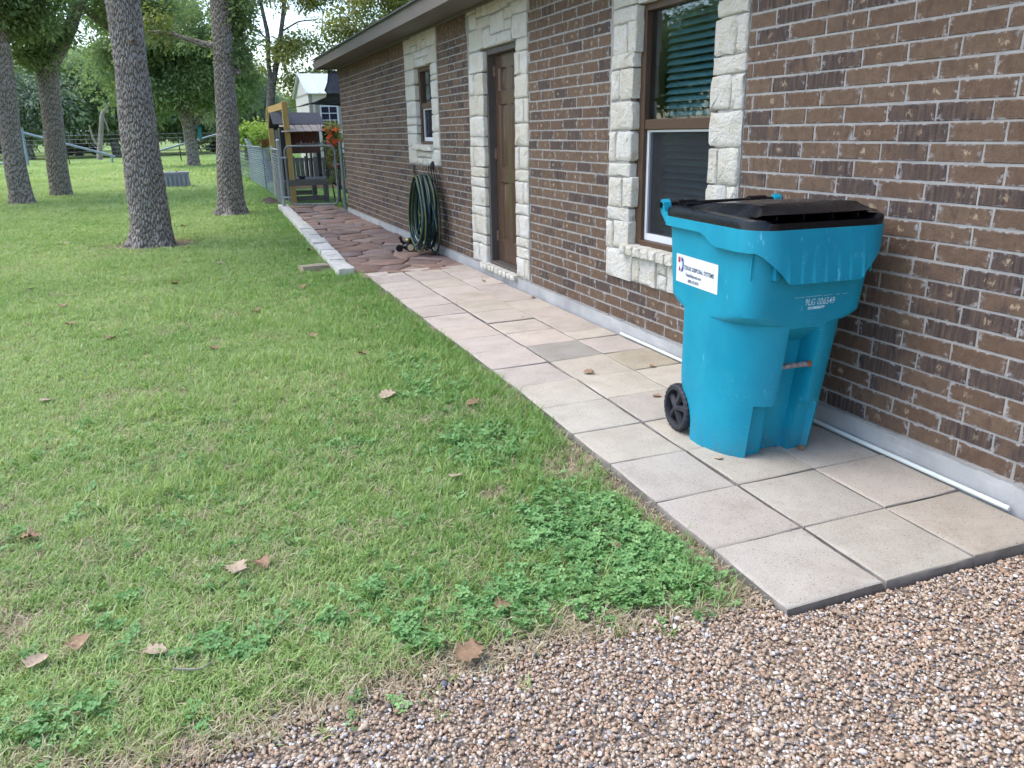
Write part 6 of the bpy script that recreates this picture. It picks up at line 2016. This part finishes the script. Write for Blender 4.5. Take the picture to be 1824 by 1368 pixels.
def limb(path, du, dz, amp, flare=0.0, seed=0, cell=(0.050, 0.115)):
    """swept limb with bark plates; path: (x, y, z, r)"""
    P = np.array(path, float)
    d = np.concatenate([[0], np.cumsum(np.linalg.norm(np.diff(P[:, :3], axis=0), axis=1))])
    n = max(4, int(d[-1] / dz))
    s = np.linspace(0, d[-1], n)
    # smooth interpolation
    Q = np.stack([np.interp(s, d, P[:, k]) for k in range(4)], -1)
    k = max(1, int(0.18 / dz))
    if k > 1 and n > 3 * k:
        pad = np.pad(Q, ((k, k), (0, 0)), mode='reflect', reflect_type='odd')
        ker = np.hanning(2 * k + 3)[1:-1]; ker /= ker.sum()
        Q = np.stack([np.convolve(pad[:, c], ker, 'valid') for c in range(4)], -1)[:n]
    rm = Q[:, 3].mean()
    m = max(8, int(2 * math.pi * rm / du))
    th = np.linspace(0, 2 * math.pi, m, endpoint=False)
    T = np.gradient(Q[:, :3], axis=0); T /= np.linalg.norm(T, axis=1, keepdims=True)
    ref = np.array([0.0, 1.0, 0.0])
    S = np.cross(T, ref); S /= np.linalg.norm(S, axis=1, keepdims=True) + 1e-9
    B = np.cross(T, S)
    TH, SS = np.meshgrid(th, s)
    nu = max(5, int(round(2 * math.pi * rm / cell[0])))
    warp = 2.2 * (fbm(TH / 6.283 * nu * 0.5, SS * 7, seed + 4, 4) - 0.5)
    uu = TH / (2 * math.pi) * nu + warp * np.sin(TH * 0.5) ** 2 + 0.35 * np.sin(SS * 5.0)
    plate = cellbark(uu, SS / cell[1] + 0.8 * hash2(np.floor(uu), np.floor(uu) * 0, seed + 2), nu, seed)
    r = Q[:, 3][:, None] * (1 + 0.22 * (fbm(np.cos(TH) * 1.5 + 7, np.sin(TH) * 1.5 + SS * 1.6, seed + 6) - 0.5))
    if flare:
        fl = np.exp(-(SS / 0.13)) * flare
        r = r * (1 + fl * (0.55 + 0.75 * np.sin(TH * 5 + seed + 1.3 * np.sin(TH))))
    plate = np.clip(plate * (0.55 + 0.9 * fbm(TH * 14, SS * 30, seed + 15)), 0, 1)
    r = r + amp * (plate - 0.6) + amp * 0.8 * (fbm(TH * 9, SS * 22, seed + 12) - 0.5)
    X = Q[:, None, :3] + r[..., None] * (np.cos(TH)[..., None] * S[:, None, :] + np.sin(TH)[..., None] * B[:, None, :])
    v = X.reshape(-1, 3)
    i = np.arange(n * m).reshape(n, m)
    f = np.stack([i[:-1], np.roll(i, -1, 1)[:-1], np.roll(i, -1, 1)[1:], i[1:]], -1).reshape(-1, 4)
    return v, f, plate.reshape(-1), [tuple(range((n - 1) * m, n * m))]

def limbs_obj(name, parts, mat, parent):
    V = []; F = []; A = []; o = 0
    for v, f, a, cap in parts:
        V.append(v); F += (f + o).tolist(); F += [tuple(q + o for q in c) for c in cap]; A.append(a); o += len(v)
    me = bpy.data.meshes.new(name)
    me.from_pydata(np.concatenate(V).tolist(), [], F)
    me.shade_smooth()
    at = me.attributes.new('furrow', 'FLOAT', 'POINT')
    at.data.foreach_set('value', np.concatenate(A).astype(np.float32))
    me.materials.append(mat)
    return link(name, me, parent)

# ---- leaf sprays
def spray(name, nl, rad, size, mat, seed, droop=0.3, slim=0.5):
    r = random.Random(seed); v = []; f = []
    for _ in range(nl):
        c = Vector((r.gauss(0, 1), r.gauss(0, 1), r.gauss(0, 0.75)))
        c = c.normalized() * rad * r.random() ** 0.45
        d = Vector((c.x + r.gauss(0, .4) * rad, c.y + r.gauss(0, .4) * rad, c.z * 0.5 - droop * rad + r.gauss(0, .3) * rad)).normalized()
        s = d.cross(Vector((r.gauss(0, .5), r.gauss(0, .5), 1.0))).normalized(); up = s.cross(d)
        L = size * r.uniform(0.7, 1.3); w = L * slim * r.uniform(0.8, 1.2)
        o = len(v)
        for l, ww, h in ((0, 0, 0), (0.35, 0.5, 0.05), (0.75, 0.36, 0.0), (1.0, 0, -0.06), (0.75, -0.36, 0.0), (0.35, -0.5, 0.05)):
            v.append((c + d * (L * l) + s * (w * ww) + up * (L * h))[:])
        f += [(o, o + 1, o + 2, o + 3), (o, o + 3, o + 4, o + 5)]
    return source(name, v, f, mat)
SP_NEAR = [spray('oak_spray_%d' % k, 30, 0.22, 0.085, MAT_OAK, 300 + k) for k in range(4)]
SP_MID = [spray('oak_mid_spray_%d' % k, 42, 0.42, 0.15, MAT_OAK, 320 + k) for k in range(4)]
SP_YEL = [spray('yellow_spray_%d' % k, 26, 0.34, 0.14, MAT_OAKY, 340 + k) for k in range(4)]
SP_YELN = [spray('yellow_near_spray_%d' % k, 22, 0.20, 0.085, MAT_OAKY, 345 + k) for k in range(3)]
SP_PALE = [spray('pale_spray_%d' % k, 60, 0.55, 0.17, MAT_PALE, 360 + k, 0.8, 0.32) for k in range(4)]
SP_FAR = [spray('far_spray_%d' % k, 40, 0.85, 0.36, MAT_OAK_HAZE, 380 + k) for k in range(4)]
SP_FARP = [spray('far_pale_spray_%d' % k, 40, 0.85, 0.34, MAT_PALE, 390 + k, 0.5, 0.4) for k in range(4)]
SP_SHRUB = [spray('shrub_spray_%d' % k, 20, 0.10, 0.06, MAT_OAKY, 400 + k) for k in range(3)]
SP_LIME = [spray('lime_spray_%d' % k, 20, 0.10, 0.06, MAT_LIME, 405 + k) for k in range(3)]
SP_FLOW = [spray('blossom_spray_%d' % k, 16, 0.045, 0.035, MAT_FLOWER, 410 + k, 0.0, 0.9) for k in range(3)]

def crown_pts(blobs, rs, vis=None):
    """blobs: (cx, cy, cz, rx, ry, rz, n clumps, sprays per clump, clump radius)"""
    P = []; T = []
    for cx, cy, cz, rx, ry, rz, nc, ns, cr in blobs:
        u = rs.normal(size=(nc, 3)); u /= np.linalg.norm(u, axis=1, keepdims=True)
        u *= (rs.random(nc) ** 0.40)[:, None]
        c = np.array([cx, cy, cz]) + u * np.array([rx, ry, rz])
        for q, uu in zip(c, u):
            k = rs.normal(size=(ns, 3)) * cr * np.array([1, 1, 0.6]) * rs.uniform(0.6, 1.3)
            P.append(q + k); T.append(np.clip(rs.uniform(0.15, 0.85) + rs.normal(0, 0.14, ns), 0, 1))
    return np.concatenate(P), np.concatenate(T)
def crown(name, blobs, sources, parent, seed, size=1.0, tint=0.0):
    rs = np.random.default_rng(seed)
    P, T = crown_pts(blobs, rs)
    n = len(P)
    rot = np.stack([rs.normal(0, 0.4, n), rs.normal(0, 0.4, n), rs.uniform(0, 6.28, n)], -1)
    o = scatter(name, P, rot, size * rs.uniform(0.7, 1.3, n), rs.integers(0, len(sources), n), np.clip(T + tint, 0, 1), sources, parent)
    tag(o, kind='stuff')
    return o

# four big oaks on the lawn and the forked tree behind
T1 = [(-6.51,20.3,-.05,.288),(-6.51,20.3,0.03,.288),(-6.52,20.3,.4,.245),(-6.52,20.3,.87,.227),(-6.46,20.3,1.87,.202),(-6.34,20.3,3.19,.187),(-6.3,20.3,4.0,.174),(-6.27,20.3,5.2,.15),(-6.2,20.3,6.5,.11)]
t = thing('oak_tree', 'leftmost oak with pale blotched grey trunk cut by the photo edge', 'tree', (-6.51, 20.3, 0), 'oak trees on the lawn')
limbs_obj('trunk', [limb(T1, 0.013, 0.022, 0.014, 0.35, 1, (0.035, 0.13)), limb([(-6.3,20.3,4.2,.10),(-5.9,20.0,5.0,.08),(-5.3,19.8,5.8,.05)], 0.03, 0.06, 0.01, 0, 2), limb([(-6.3,20.3,4.6,.10),(-7.0,20.5,5.4,.08),(-7.8,20.8,6.2,.05)], 0.03, 0.06, 0.01, 0, 3)], MAT_BARK, t)
crown('crown', [(-6.9,20.4,5.6,2.2,2.0,1.9,52,11,.42), (-6.0,20.3,4.3,.8,.9,.6,12,12,.30)], SP_NEAR, t, 501, 1.25)
T2 = [(-5.99,22.7,-.05,.276),(-5.99,22.7,.05,.276),(-5.98,22.7,.4,.258),(-5.97,22.7,.77,.248),(-5.87,22.7,1.89,.237),(-5.82,22.7,2.71,.229),(-5.78,22.7,3.14,.235),(-5.76,22.7,3.3,.20)]
T2R = [(-5.78,22.7,3.0,.17),(-5.70,22.7,3.3,.18),(-5.44,22.7,3.65,.177),(-5.09,22.7,4.19,.153),(-4.77,22.7,4.85,.141),(-4.58,22.7,5.37,.127),(-4.3,22.6,6.6,.08)]
T2L = [(-5.84,22.7,3.0,.15),(-5.86,22.7,3.4,.155),(-5.92,22.7,3.75,.150),(-6.01,22.7,4.16,.136),(-6.06,22.7,4.67,.123),(-6.07,22.7,5.3,.109),(-6.2,22.8,6.4,.07)]
T2S = [(-4.81,22.7,4.75,.10),(-4.64,22.7,4.62,.103),(-4.48,22.7,4.44,.091),(-4.27,22.7,4.27,.086),(-3.93,22.7,4.19,.073),(-3.5,22.6,4.3,.05),(-3.1,22.5,4.7,.03)]
t = thing('oak_tree', 'oak with trunk splitting into a low leafy fork beside the leftmost trunk', 'tree', (-5.99, 22.7, 0), 'oak trees on the lawn')
limbs_obj('trunk', [limb(T2, 0.013, 0.022, 0.014, 0.2, 11, (0.035, 0.13)), limb(T2R, 0.024, 0.03, 0.014, 0, 12), limb(T2L, 0.024, 0.03, 0.014, 0, 13), limb(T2S, 0.03, 0.05, 0.01, 0, 14)], MAT_BARK, t)
crown('crown', [(-5.95,22.6,4.15,.55,.6,.75,18,12,.20), (-5.6,22.7,6.2,2.2,2.2,1.4,48,11,.42), (-6.5,22.9,5.0,.8,1.0,.9,14,11,.3), (-3.6,22.5,4.75,1.0,.9,.5,16,12,.3)], SP_NEAR, t, 502, 1.25)
T3 = [(-3.43,10.9,-.08,.31),(-3.43,10.9,-.01,.305),(-3.415,10.9,.14,.283),(-3.41,10.9,.30,.268),(-3.40,10.9,.92,.254),(-3.38,10.9,1.53,.236),(-3.36,10.9,2.12,.218),(-3.34,10.9,2.61,.208),(-3.33,10.9,3.03,.212),(-3.33,10.9,3.23,.211),(-3.32,10.9,3.64,.202),(-3.3,10.9,4.6,.18),(-3.2,10.9,6.0,.12)]
t = thing('oak_tree', 'thickest and nearest grey trunk with rough bark and bare soil ring', 'tree', (-3.43, 10.9, 0), 'oak trees on the lawn')
limbs_obj('trunk', [limb(T3, 0.0075, 0.0115, 0.015, 0.35, 21, (0.026, 0.105)), limb([(-3.3,10.9,4.2,.10),(-2.8,10.7,5.0,.08),(-2.2,10.6,5.8,.05)], 0.03, 0.06, 0.01, 0, 22), limb([(-3.3,10.9,4.5,.10),(-4.0,11.1,5.3,.08),(-4.8,11.3,6.0,.05)], 0.03, 0.06, 0.01, 0, 23),
                    limb([(-3.30,10.75,2.72,.035),(-3.28,10.68,2.74,.05),(-3.27,10.64,2.76,.03)], 0.02, 0.02, 0.01, 0, 24)], MAT_BARK, t)
crown('crown', [(-3.3,11.0,6.4,2.6,2.4,1.3,55,11,.4)], SP_NEAR, t, 503, 1.2)
T4 = [(-2.12,15.0,-.06,.30),(-2.12,15.0,.01,.285),(-2.105,15.0,.13,.258),(-2.10,15.0,.26,.238),(-2.06,15.0,.9,.216),(-1.99,15.0,1.72,.193),(-1.95,15.0,2.42,.18),(-1.91,15.0,2.91,.179),(-1.88,15.0,3.39,.177),(-1.85,15.0,3.87,.176),(-1.81,15.0,4.33,.165),(-1.75,15.0,5.6,.13)]
T4S = [(-1.92,15.0,3.05,.06),(-2.05,15.0,3.09,.062),(-2.26,15.0,3.12,.052),(-2.54,15.05,3.21,.046),(-2.81,15.1,3.3,.040),(-3.16,15.15,3.31,.035),(-3.46,15.2,3.26,.027)]
t = thing('oak_tree', 'straight brown trunk with flared roots next to the chain link fence', 'tree', (-2.12, 15.0, 0), 'oak trees on the lawn')
limbs_obj('trunk', [limb(T4, 0.0085, 0.0140, 0.014, 0.5, 31, (0.027, 0.105)), limb(T4S, 0.02, 0.04, 0.006, 0, 32), limb([(-1.85,15.0,3.7,.09),(-1.4,14.9,4.3,.06),(-0.8,14.8,4.9,.04)], 0.03, 0.05, 0.01, 0, 33), limb([(-1.75,15.0,2.70,.05),(-1.70,14.96,2.64,.07),(-1.68,14.93,2.58,.03)], 0.02, 0.02, 0.01, 0, 34)], MAT_BARK, t)
crown('crown', [(-1.62,15.2,3.60,.24,.4,.45,10,9,.13), (-1.74,15.3,2.95,.18,.3,.32,5,8,.10), (-1.2,15.6,5.6,1.8,1.8,1.0,30,11,.36)], SP_NEAR, t, 504, 1.0)
crown('yellow_leaves', [(-2.95,14.9,3.42,.34,.3,.24,4,5,.12)], SP_YELN, t, 514, 1.0)
T5 = [(-2.42,41.9,0.0,.34),(-2.42,41.9,.1,.335),(-2.41,41.9,.4,.30),(-2.40,41.9,.82,.285),(-2.42,41.9,1.62,.283),(-2.47,41.9,2.4,.29),(-2.48,41.9,2.6,.24)]
T5L = [(-2.52,41.9,2.2,.18),(-2.64,41.9,3.05,.177),(-2.77,41.9,3.94,.15),(-2.8,41.9,4.95,.124),(-2.75,41.9,6.18,.099)]
T5R = [(-2.38,41.9,2.2,.18),(-2.15,41.9,2.92,.175),(-1.86,41.9,3.56,.154),(-1.48,41.9,4.46,.128),(-1.12,41.9,5.72,.102)]
t = thing('oak_tree', 'farther oak whose trunk forks in two, behind the grey utility box', 'tree', (-2.42, 41.9, 0), 'oak trees on the lawn')
limbs_obj('trunk', [limb(T5, 0.035, 0.05, 0.02, 0.2, 41, (.08, .2)), limb(T5L, 0.04, 0.06, 0.015, 0, 42, (.08, .2)), limb(T5R, 0.04, 0.06, 0.015, 0, 43, (.08, .2)), limb([(-2.3,41.8,1.75,.09),(-2.18,41.8,1.95,.09),(-1.89,41.8,2.34,.09),(-1.57,41.8,2.78,.07),(-0.9,41.8,3.0,.05)], 0.04, 0.06, 0.01, 0, 44)], MAT_BARK, t)
crown('crown', [(-3.2,41.6,5.4,3.0,2.6,2.5,75,15,.55), (-1.2,41.6,4.4,1.9,2.0,1.6,36,13,.45), (-4.0,41.4,3.6,1.3,1.3,.8,16,12,.4)], SP_MID, t, 505, 1.0, -0.05)
T6 = [(0.47,34,.05,.21),(0.49,34,.41,.2),(0.59,34,1.31,.181),(0.71,34,2.42,.168),(0.9,34,3.5,.156),(0.92,34,3.7,.13)]
T6L = [(0.88,34,3.4,.11),(0.86,34,4.36,.09),(0.95,34,5.41,.088),(0.87,34,6.03,.076),(0.78,34,6.84,.065),(0.7,34,8,.04)]
T6R = [(0.93,34,3.4,.115),(1.14,34,4.15,.112),(1.46,34,5.42,.089),(1.66,34,6.26,.089),(1.81,34,7.08,.077),(2.0,34,8.2,.04)]
t = thing('slender_tree', 'slender twin trunked tree with yellowing leaves against the bright sky', 'tree', (0.49, 34, 0), 'trees behind the fence')
limbs_obj('trunk', [limb(T6, 0.03, 0.05, 0.012, 0.1, 51), limb(T6L, 0.03, 0.06, 0.008, 0, 52), limb(T6R, 0.03, 0.06, 0.008, 0, 53), limb([(1.5,34,5.5,.04),(2.2,34,5.9,.03),(3.0,34,6.0,.02)], 0.03, 0.06, 0.006, 0, 54), limb([(.9,34,5.2,.04),(.3,34,5.8,.03),(-.4,34,6.4,.02)], 0.03, 0.06, 0.006, 0, 55)], MAT_BARK_F, t)
crown('crown', [(2.6,34,7.0,2.4,1.4,1.0,22,9,.34), (1.3,33.8,4.4,.8,.8,.7,8,8,.25), (2.0,34,5.2,.9,.8,.6,8,7,.25), (-.2,34,7.2,1.5,1.2,.8,11,8,.3), (2.3,34.2,3.4,.9,.9,.7,8,8,.28)], SP_YEL, t, 506, 0.9)
t = thing('yellow_tree', 'yellow green tree rising above the house roof edge', 'tree', (7.5, 33, 0), 'trees behind the fence')
limbs_obj('trunk', [limb([(7.5,33,0,.22),(7.4,33,2,.18),(7.0,33,4,.14),(6.4,33,6.5,.07)], 0.05, 0.1, 0.012, 0.1, 61), limb([(7.1,33,3.6,.10),(5.8,33,4.8,.07),(4.6,33,5.8,.04)], 0.05, 0.1, 0.01, 0, 62)], MAT_BARK_F, t)
crown('crown', [(5.4,33,6.2,2.6,1.6,1.7,34,11,.36), (4.2,33,4.6,1.4,1.2,.7,10,9,.3), (3.0,33.4,3.7,1.0,.9,.5,7,8,.26), (7.5,33,6.5,2.5,2,1.8,20,10,.4)], SP_YEL, t, 507, 1.0, 0.05)
t = thing('feathery_tree', 'pale grey green feathery tree just right of the straight trunk', 'tree', (0.6, 48, 0), 'trees behind the fence')
limbs_obj('trunk', [limb([(0.6,48,0,.2),(0.7,48,1.4,.17),(0.5,48,3,.10)], 0.05, 0.1, 0.012, 0.1, 71)], MAT_BARK_F, t)
crown('crown', [(0.4,48,3.4,2.0,1.7,2.0,62,14,.42), (-.5,48,5.0,1.1,1.0,.8,14,12,.35), (1.7,48,2.6,1.3,1.1,1.2,24,12,.38)], SP_PALE, t, 508, 0.85)
# standing dead trunk
t = thing('dead_tree', 'thin dead tree with broken bent top near the field fence', 'tree', (-8.1, 60, 0))
limbs_obj('trunk', [limb([(-8.11,60,0.0,.2),(-8.11,60,.45,.17),(-7.8,60,1.78,.152),(-7.53,60,3.03,.135),(-7.45,60,3.2,.12),(-7.11,60,3.55,.09),(-6.92,60,3.91,.05)], 0.04, 0.07, 0.01, 0, 81), limb([(-7.53,60,3.0,.08),(-7.35,60,2.4,.07),(-7.3,60,1.9,.04)], 0.04, 0.07, 0.01, 0, 82), limb([(-7.95,60,.9,.09),(-8.3,60,1.5,.08),(-8.4,60,2.4,.05)], 0.04, 0.07, 0.01, 0, 83)], simple('bleached_wood', (0.26, 0.225, 0.185), 0.9, 0, 0.2, 3), t)

# tree line beyond the field fence
rt = random.Random(77)
far = [(-31, 84, 6.5, 0, 3.0), (-26, 92, 7.2, 1, 2.4), (-21.5, 78, 6.5, 0, 2.6), (-17.5, 90, 7.8, 1, 2.8), (-14.2, 74, 6.2, 1, 3.6), (-11.6, 82, 8.5, 0, 3.2), (-8.1, 76, 7.5, 0, 3.0), (-5.2, 88, 8.0, 1, 2.6), (-2.0, 80, 7.6, 0, 2.6), (1.4, 90, 5.2, 1, 1.8),
       (5.0, 84, 4.2, 0, 1.6), (9.5, 95, 4.4, 1, 1.6), (-36, 100, 9, 0, 2.2), (-9.5, 110, 10, 1, 2.0), (-1.0, 112, 8, 0, 2.0), (-22, 112, 10, 0, 2.0), (-16, 118, 9, 0, 1.5), (6, 118, 5, 1, 1.5), (14, 105, 4.5, 0, 1.6)]
for k, (x, y, h, pale, low) in enumerate(far):
    g0 = gz(x, y)
    t = thing('field_tree', ('grey green' if pale else 'dark green') + ' tree in the far tree line beyond the field fence', 'tree', (x, y, g0), 'far tree line')
    tr = 0.32 if k in (5, 6) else 0.24
    lean = rt.uniform(-.5, .5)
    limbs_obj('trunk', [limb([(x, y, g0 - .1, tr * 1.2), (x + .1 * lean, y, g0 + 1.2, tr), (x + .7 * lean, y, g0 + 3, tr * .8), (x + lean, y, g0 + h * .7, tr * .35)], 0.12, 0.25, 0.02, 0, 100 + k, (.15, .4)),
                        limb([(x + .4 * lean, y, g0 + 2.1, tr * .5), (x + 1.2, y + .2, g0 + 3.3, tr * .35), (x + 2.2, y, g0 + 4.2, tr * .2)], 0.12, 0.25, 0.02, 0, 130 + k, (.15, .4)),
                        limb([(x + .4 * lean, y, g0 + 1.9, tr * .5), (x - 1.1, y - .2, g0 + 3.0, tr * .35), (x - 2.3, y, g0 + 4.0, tr * .2)], 0.12, 0.25, 0.02, 0, 160 + k, (.15, .4))], MAT_BARK_F, t)
    w = rt.uniform(2.8, 3.9)
    crown('crown', [(x + lean, y, g0 + h * .62 + 0.6, w, w * .8, h * .42, 52, 9, .8), (x - 1.6, y - .8, g0 + low + .5, w * .6, 1.5, .7, 14, 8, .6), (x + 1.9, y - .8, g0 + low + .7, w * .6, 1.5, .7, 14, 8, .6)], SP_FARP if pale else SP_FAR, t, 600 + k, 0.95, -0.08)
# tree standing left of the frame, seen only as a reflection in the big window
t = thing('reflected_tree', 'dark leafy tree reflected in the big window pane', 'tree', (-13.0, 17.0, 0))
limbs_obj('trunk', [limb([(-13, 17, -.1, .3), (-13, 17, 2, .24), (-12.8, 17, 3.4, .16), (-12.6, 17.4, 4.6, .06)], 0.08, 0.15, 0.015, 0.2, 191), limb([(-12.9, 17, 2.4, .12), (-12.0, 16.6, 3.2, .08), (-11.6, 16.3, 3.8, .04)], 0.08, 0.15, 0.01, 0, 192)], MAT_BARK, t)
crown('crown', [(-12.8, 18.4, 3.7, 2.2, 2.6, 1.3, 50, 13, .45), (-14, 25, 4.0, 3, 4, 1.8, 60, 12, .55), (-12.0, 14.5, 2.6, 1.2, 1.6, .8, 20, 12, .4)], SP_MID, t, 509, 1.0)

# ---- flowering shrub by the gate, planter greenery
t = thing('flowering_shrub', 'tall shrub with red orange blossoms between the gate and the house corner', 'shrub', (0.22, 16.4, 0))
m = MB()
for k in range(7):
    a = rt.uniform(0, 6.28)
    m.tube([(0.22 + .05 * math.cos(a), 16.4 + .05 * math.sin(a), 0), (0.20 + .12 * math.cos(a), 16.4 + .15 * math.sin(a), 0.8), (0.18 + .2 * math.cos(a), 16.4 + .3 * math.sin(a), 1.5 + .3 * rt.random())], [.014, .011, .006], 6)
m.build('stems', MAT_BARK_F, t, 60)
crown('foliage', [(0.22, 16.4, 1.15, .09, .30, .72, 22, 7, .05)], SP_SHRUB, t, 520, 1.0, -0.1)
crown('blossoms', [(0.20, 16.32, 1.45, .10, .30, .34, 13, 2, .025), (0.19, 16.3, .95, .09, .26, .2, 5, 2, .03)], SP_FLOW, t, 521, 1.15)
crown('plants', [(-0.98, 19.5, 1.50, .14, .6, .10, 16, 7, .06), (-0.9, 20.6, 1.52, .15, .4, .12, 8, 7, .06)], SP_LIME, pl, 522, 1.2, 0.15)
t = thing('lime_shrub', 'bright lime green shrub behind the fence planter', 'shrub', (-0.1, 27, 0))
MB().tube([(-0.1, 27, 0), (-0.1, 27, 1.0)], .03, 6).build('stem', MAT_BARK_F, t, 60)
crown('foliage', [(-0.1, 27, 1.45, .9, .6, .42, 34, 10, .14)], SP_LIME, t, 523, 1.9, 0.25)
t = thing('soil_heap', 'small heap of dark soil and leaf litter at the foot of the chain link fence', 'soil heap', (-1.05, 17.6, 0))
V = []; F = []
for i in range(8):
    for j in range(16):
        r_ = i / 7; a = 2 * math.pi * j / 16
        V.append((-1.12 + 0.24 * r_ * math.cos(a), 17.6 + 1.0 * r_ * math.sin(a), gz(-1.1, 17.6) + 0.13 * (1 - r_ ** 1.5) - 0.02 + rnd.uniform(-.02, .02) * (1 - r_)))
for i in range(7):
    for j in range(16): F.append((i * 16 + j, i * 16 + (j + 1) % 16, (i + 1) * 16 + (j + 1) % 16, (i + 1) * 16 + j))
mesh_obj('mound', V, F, simple('dark_soil', (0.05, 0.035, 0.026), 0.95, 0, 0.4, 20, 0.8, 0.02, 30), t, 60)

# ================================================================ fallen leaves and twigs
LEAF_OUT = [(0, 0), (.10, .16), (.05, .30), (.24, .26), (.30, .42), (.44, .30), (.52, .50), (.66, .30), (.78, .34), (.86, .16), (1.0, 0)]
def leaf_mesh(seed, curl):
    r = random.Random(seed)
    up = [(a, b * r.uniform(.75, 1.2)) for a, b in LEAF_OUT]; dn = [(a, -b * r.uniform(.75, 1.2)) for a, b in LEAF_OUT[1:-1]]
    V = []; F = []
    k = len(up)
    for a, _ in up: V.append((a, 0.0))
    sp = len(V)
    for a, b in up[1:-1]: V.append((a, b))
    for a, b in dn: V.append((a, b))
    P = []
    c1, c2, c3 = curl * r.uniform(.5, 1.3), r.uniform(-.15, .3), r.uniform(-.3, .3)
    for a, b in V:
        P.append((a - .5, b, c1 * (b * b) * 1.3 + c2 * (a - .5) ** 2 * 1.6 + c3 * (a - .5) * b + r.uniform(-.02, .02)))
    m = len(LEAF_OUT) - 2
    for i in range(k - 1):
        for s, o in ((1, sp), (-1, sp + m)):
            a, b = i, i + 1
            ia = o + a - 1 if 0 < a < k - 1 else None; ib = o + b - 1 if 0 < b < k - 1 else None
            q = [a, b] + ([ib] if ib is not None else []) + ([ia] if ia is not None else [])
            q = [x for x in q if x is not None]
            F.append(tuple(q) if s == 1 else tuple(reversed(q)))
    # stalk
    o = len(P); P += [(-.5, .012, 0), (-.5, -.012, 0), (-.72, 0, .04)]; F.append((o, o + 1, o + 2))
    zmin = min(p[2] for p in P)
    P = [(p[0], p[1], p[2] - zmin) for p in P]
    me = bpy.data.meshes.new('leaf'); me.from_pydata(P, [], F); me.shade_smooth()
    return me
LM = []
for k in range(6):
    a = leaf_mesh(40 + k, .9); a.materials.append(MAT_BROWNLEAF); b = leaf_mesh(60 + k, .9); b.materials.append(MAT_TANLEAF); LM.append((a, b))
def put_leaf(x, y, z, size, kind, label, rz=None, group='fallen leaves'):
    me = LM[rnd.randrange(6)][kind]
    o = link('fallen_leaf', me, None, (x, y, z))
    o.rotation_euler = (rnd.uniform(-.25, .25), rnd.uniform(-.25, .25), rnd.uniform(0, 6.28) if rz is None else rz)
    size *= 0.85
    o.scale = (size, size, size)
    return tag(o, label, 'leaf', group)
def pz(x, y): return PSL * y + PSX * (x - XL) + 0.002
LV_ = [(-1.92,2.66,.13,1,'pale tan curled leaf on the grass left of the dark grey paver'), (-1.5,2.31,.10,0,'reddish brown leaf in tall grass beside the walkway'), (-1.86,3.64,.10,0,None), (-1.9,1.41,.085,1,'cream upright curled leaf in the grass near the bare patch'),
       (-2.86,.99,.11,1,'large tan leaf with torn edge in the lower left lawn'), (-2.77,.98,.08,0,'smaller brown leaf touching the large tan leaf'), (-3.45,.67,.085,1,'pale tan leaf near the bottom left corner of the lawn'), (-3.34,.72,.09,0,None), (-3.12,.58,.09,1,'narrow tan leaf beside the pale twig'),
       (-2.25,.20,.115,0,'broad orange brown leaf on the edge between grass and gravel'), (-2.83,4.26,.11,0,None), (-2.1,4.33,.11,0,None), (-2.07,.38,.07,0,None), (-1.45,9.0,.12,0,None), (-4.05,6.47,.12,0,None), (-3.55,4.92,.11,0,None), (-2.43,5.44,.11,0,None), (-3.6,1.55,.09,0,None), (-3.79,3.43,.11,1,None),
       (-1.55,.58,.07,0,'brown leaf lying on the clover patch'), (-4.5,7.6,.12,0,None), (-3.1,7.2,.12,0,None), (-2.6,8.4,.12,1,None), (-1.9,6.4,.11,0,None), (-3.9,5.6,.11,0,None), (-5.2,9.5,.13,0,None), (-4.6,11.5,.13,1,None), (-3.0,13.0,.14,0,None)]
for x, y, s, k, lb in LV_:
    put_leaf(x, y, gz(x, y) + 0.030, s, k, lb or 'small dry brown leaf scattered on the lawn')
for x, y, s, k, lb in [(-0.66,2.52,.085,0,'brown leaf on the pavers near the dark grey paver'), (-0.73,1.07,.05,1,'yellow brown leaf on the paver joint in front of the cart'), (-0.32,1.00,.07,0,'brown leaf at the foot of the cart front'), (-0.52,1.94,.06,0,'brown leaf on the paver beside the cart wheel'), (-0.24,2.45,.055,0,'dark small leaf on the pavers behind the cart'),
                       (-0.03-.05,4.75,.06,0,'brown leaf by the wall foot near the brick panel'), (-0.2,5.72,.06,0,'brown leaf on the pavers below the door step'), (-0.75,4.9,.025,0,'tiny dark leaf scrap on the far pavers'), (-0.45,4.1,.03,0,'tiny brown leaf scrap in the middle of the far pavers')]:
    put_leaf(x, y, pz(x, y) + 0.003, s, k, lb, None, 'leaves on the pavers')
put_leaf(-1.10, -.07, gz(-1.1, -.07) + 0.012, .05, 1, 'orange tan leaf scrap lying on the gravel in front of the pavers')
tw = MB().tube([(-3.07,.46,gz(-3.07,.46)+.035), (-3.02,.44,gz(-3,.44)+.032), (-2.99,.435,gz(-3,.44)+.03), (-2.955,.455,gz(-3,.44)+.035)], [.003,.004,.0035,.002], 6).build('twig', MAT_TWIG, None, 60)
tag(tw, 'thin pale bent twig lying in the grass at lower left', 'twig')
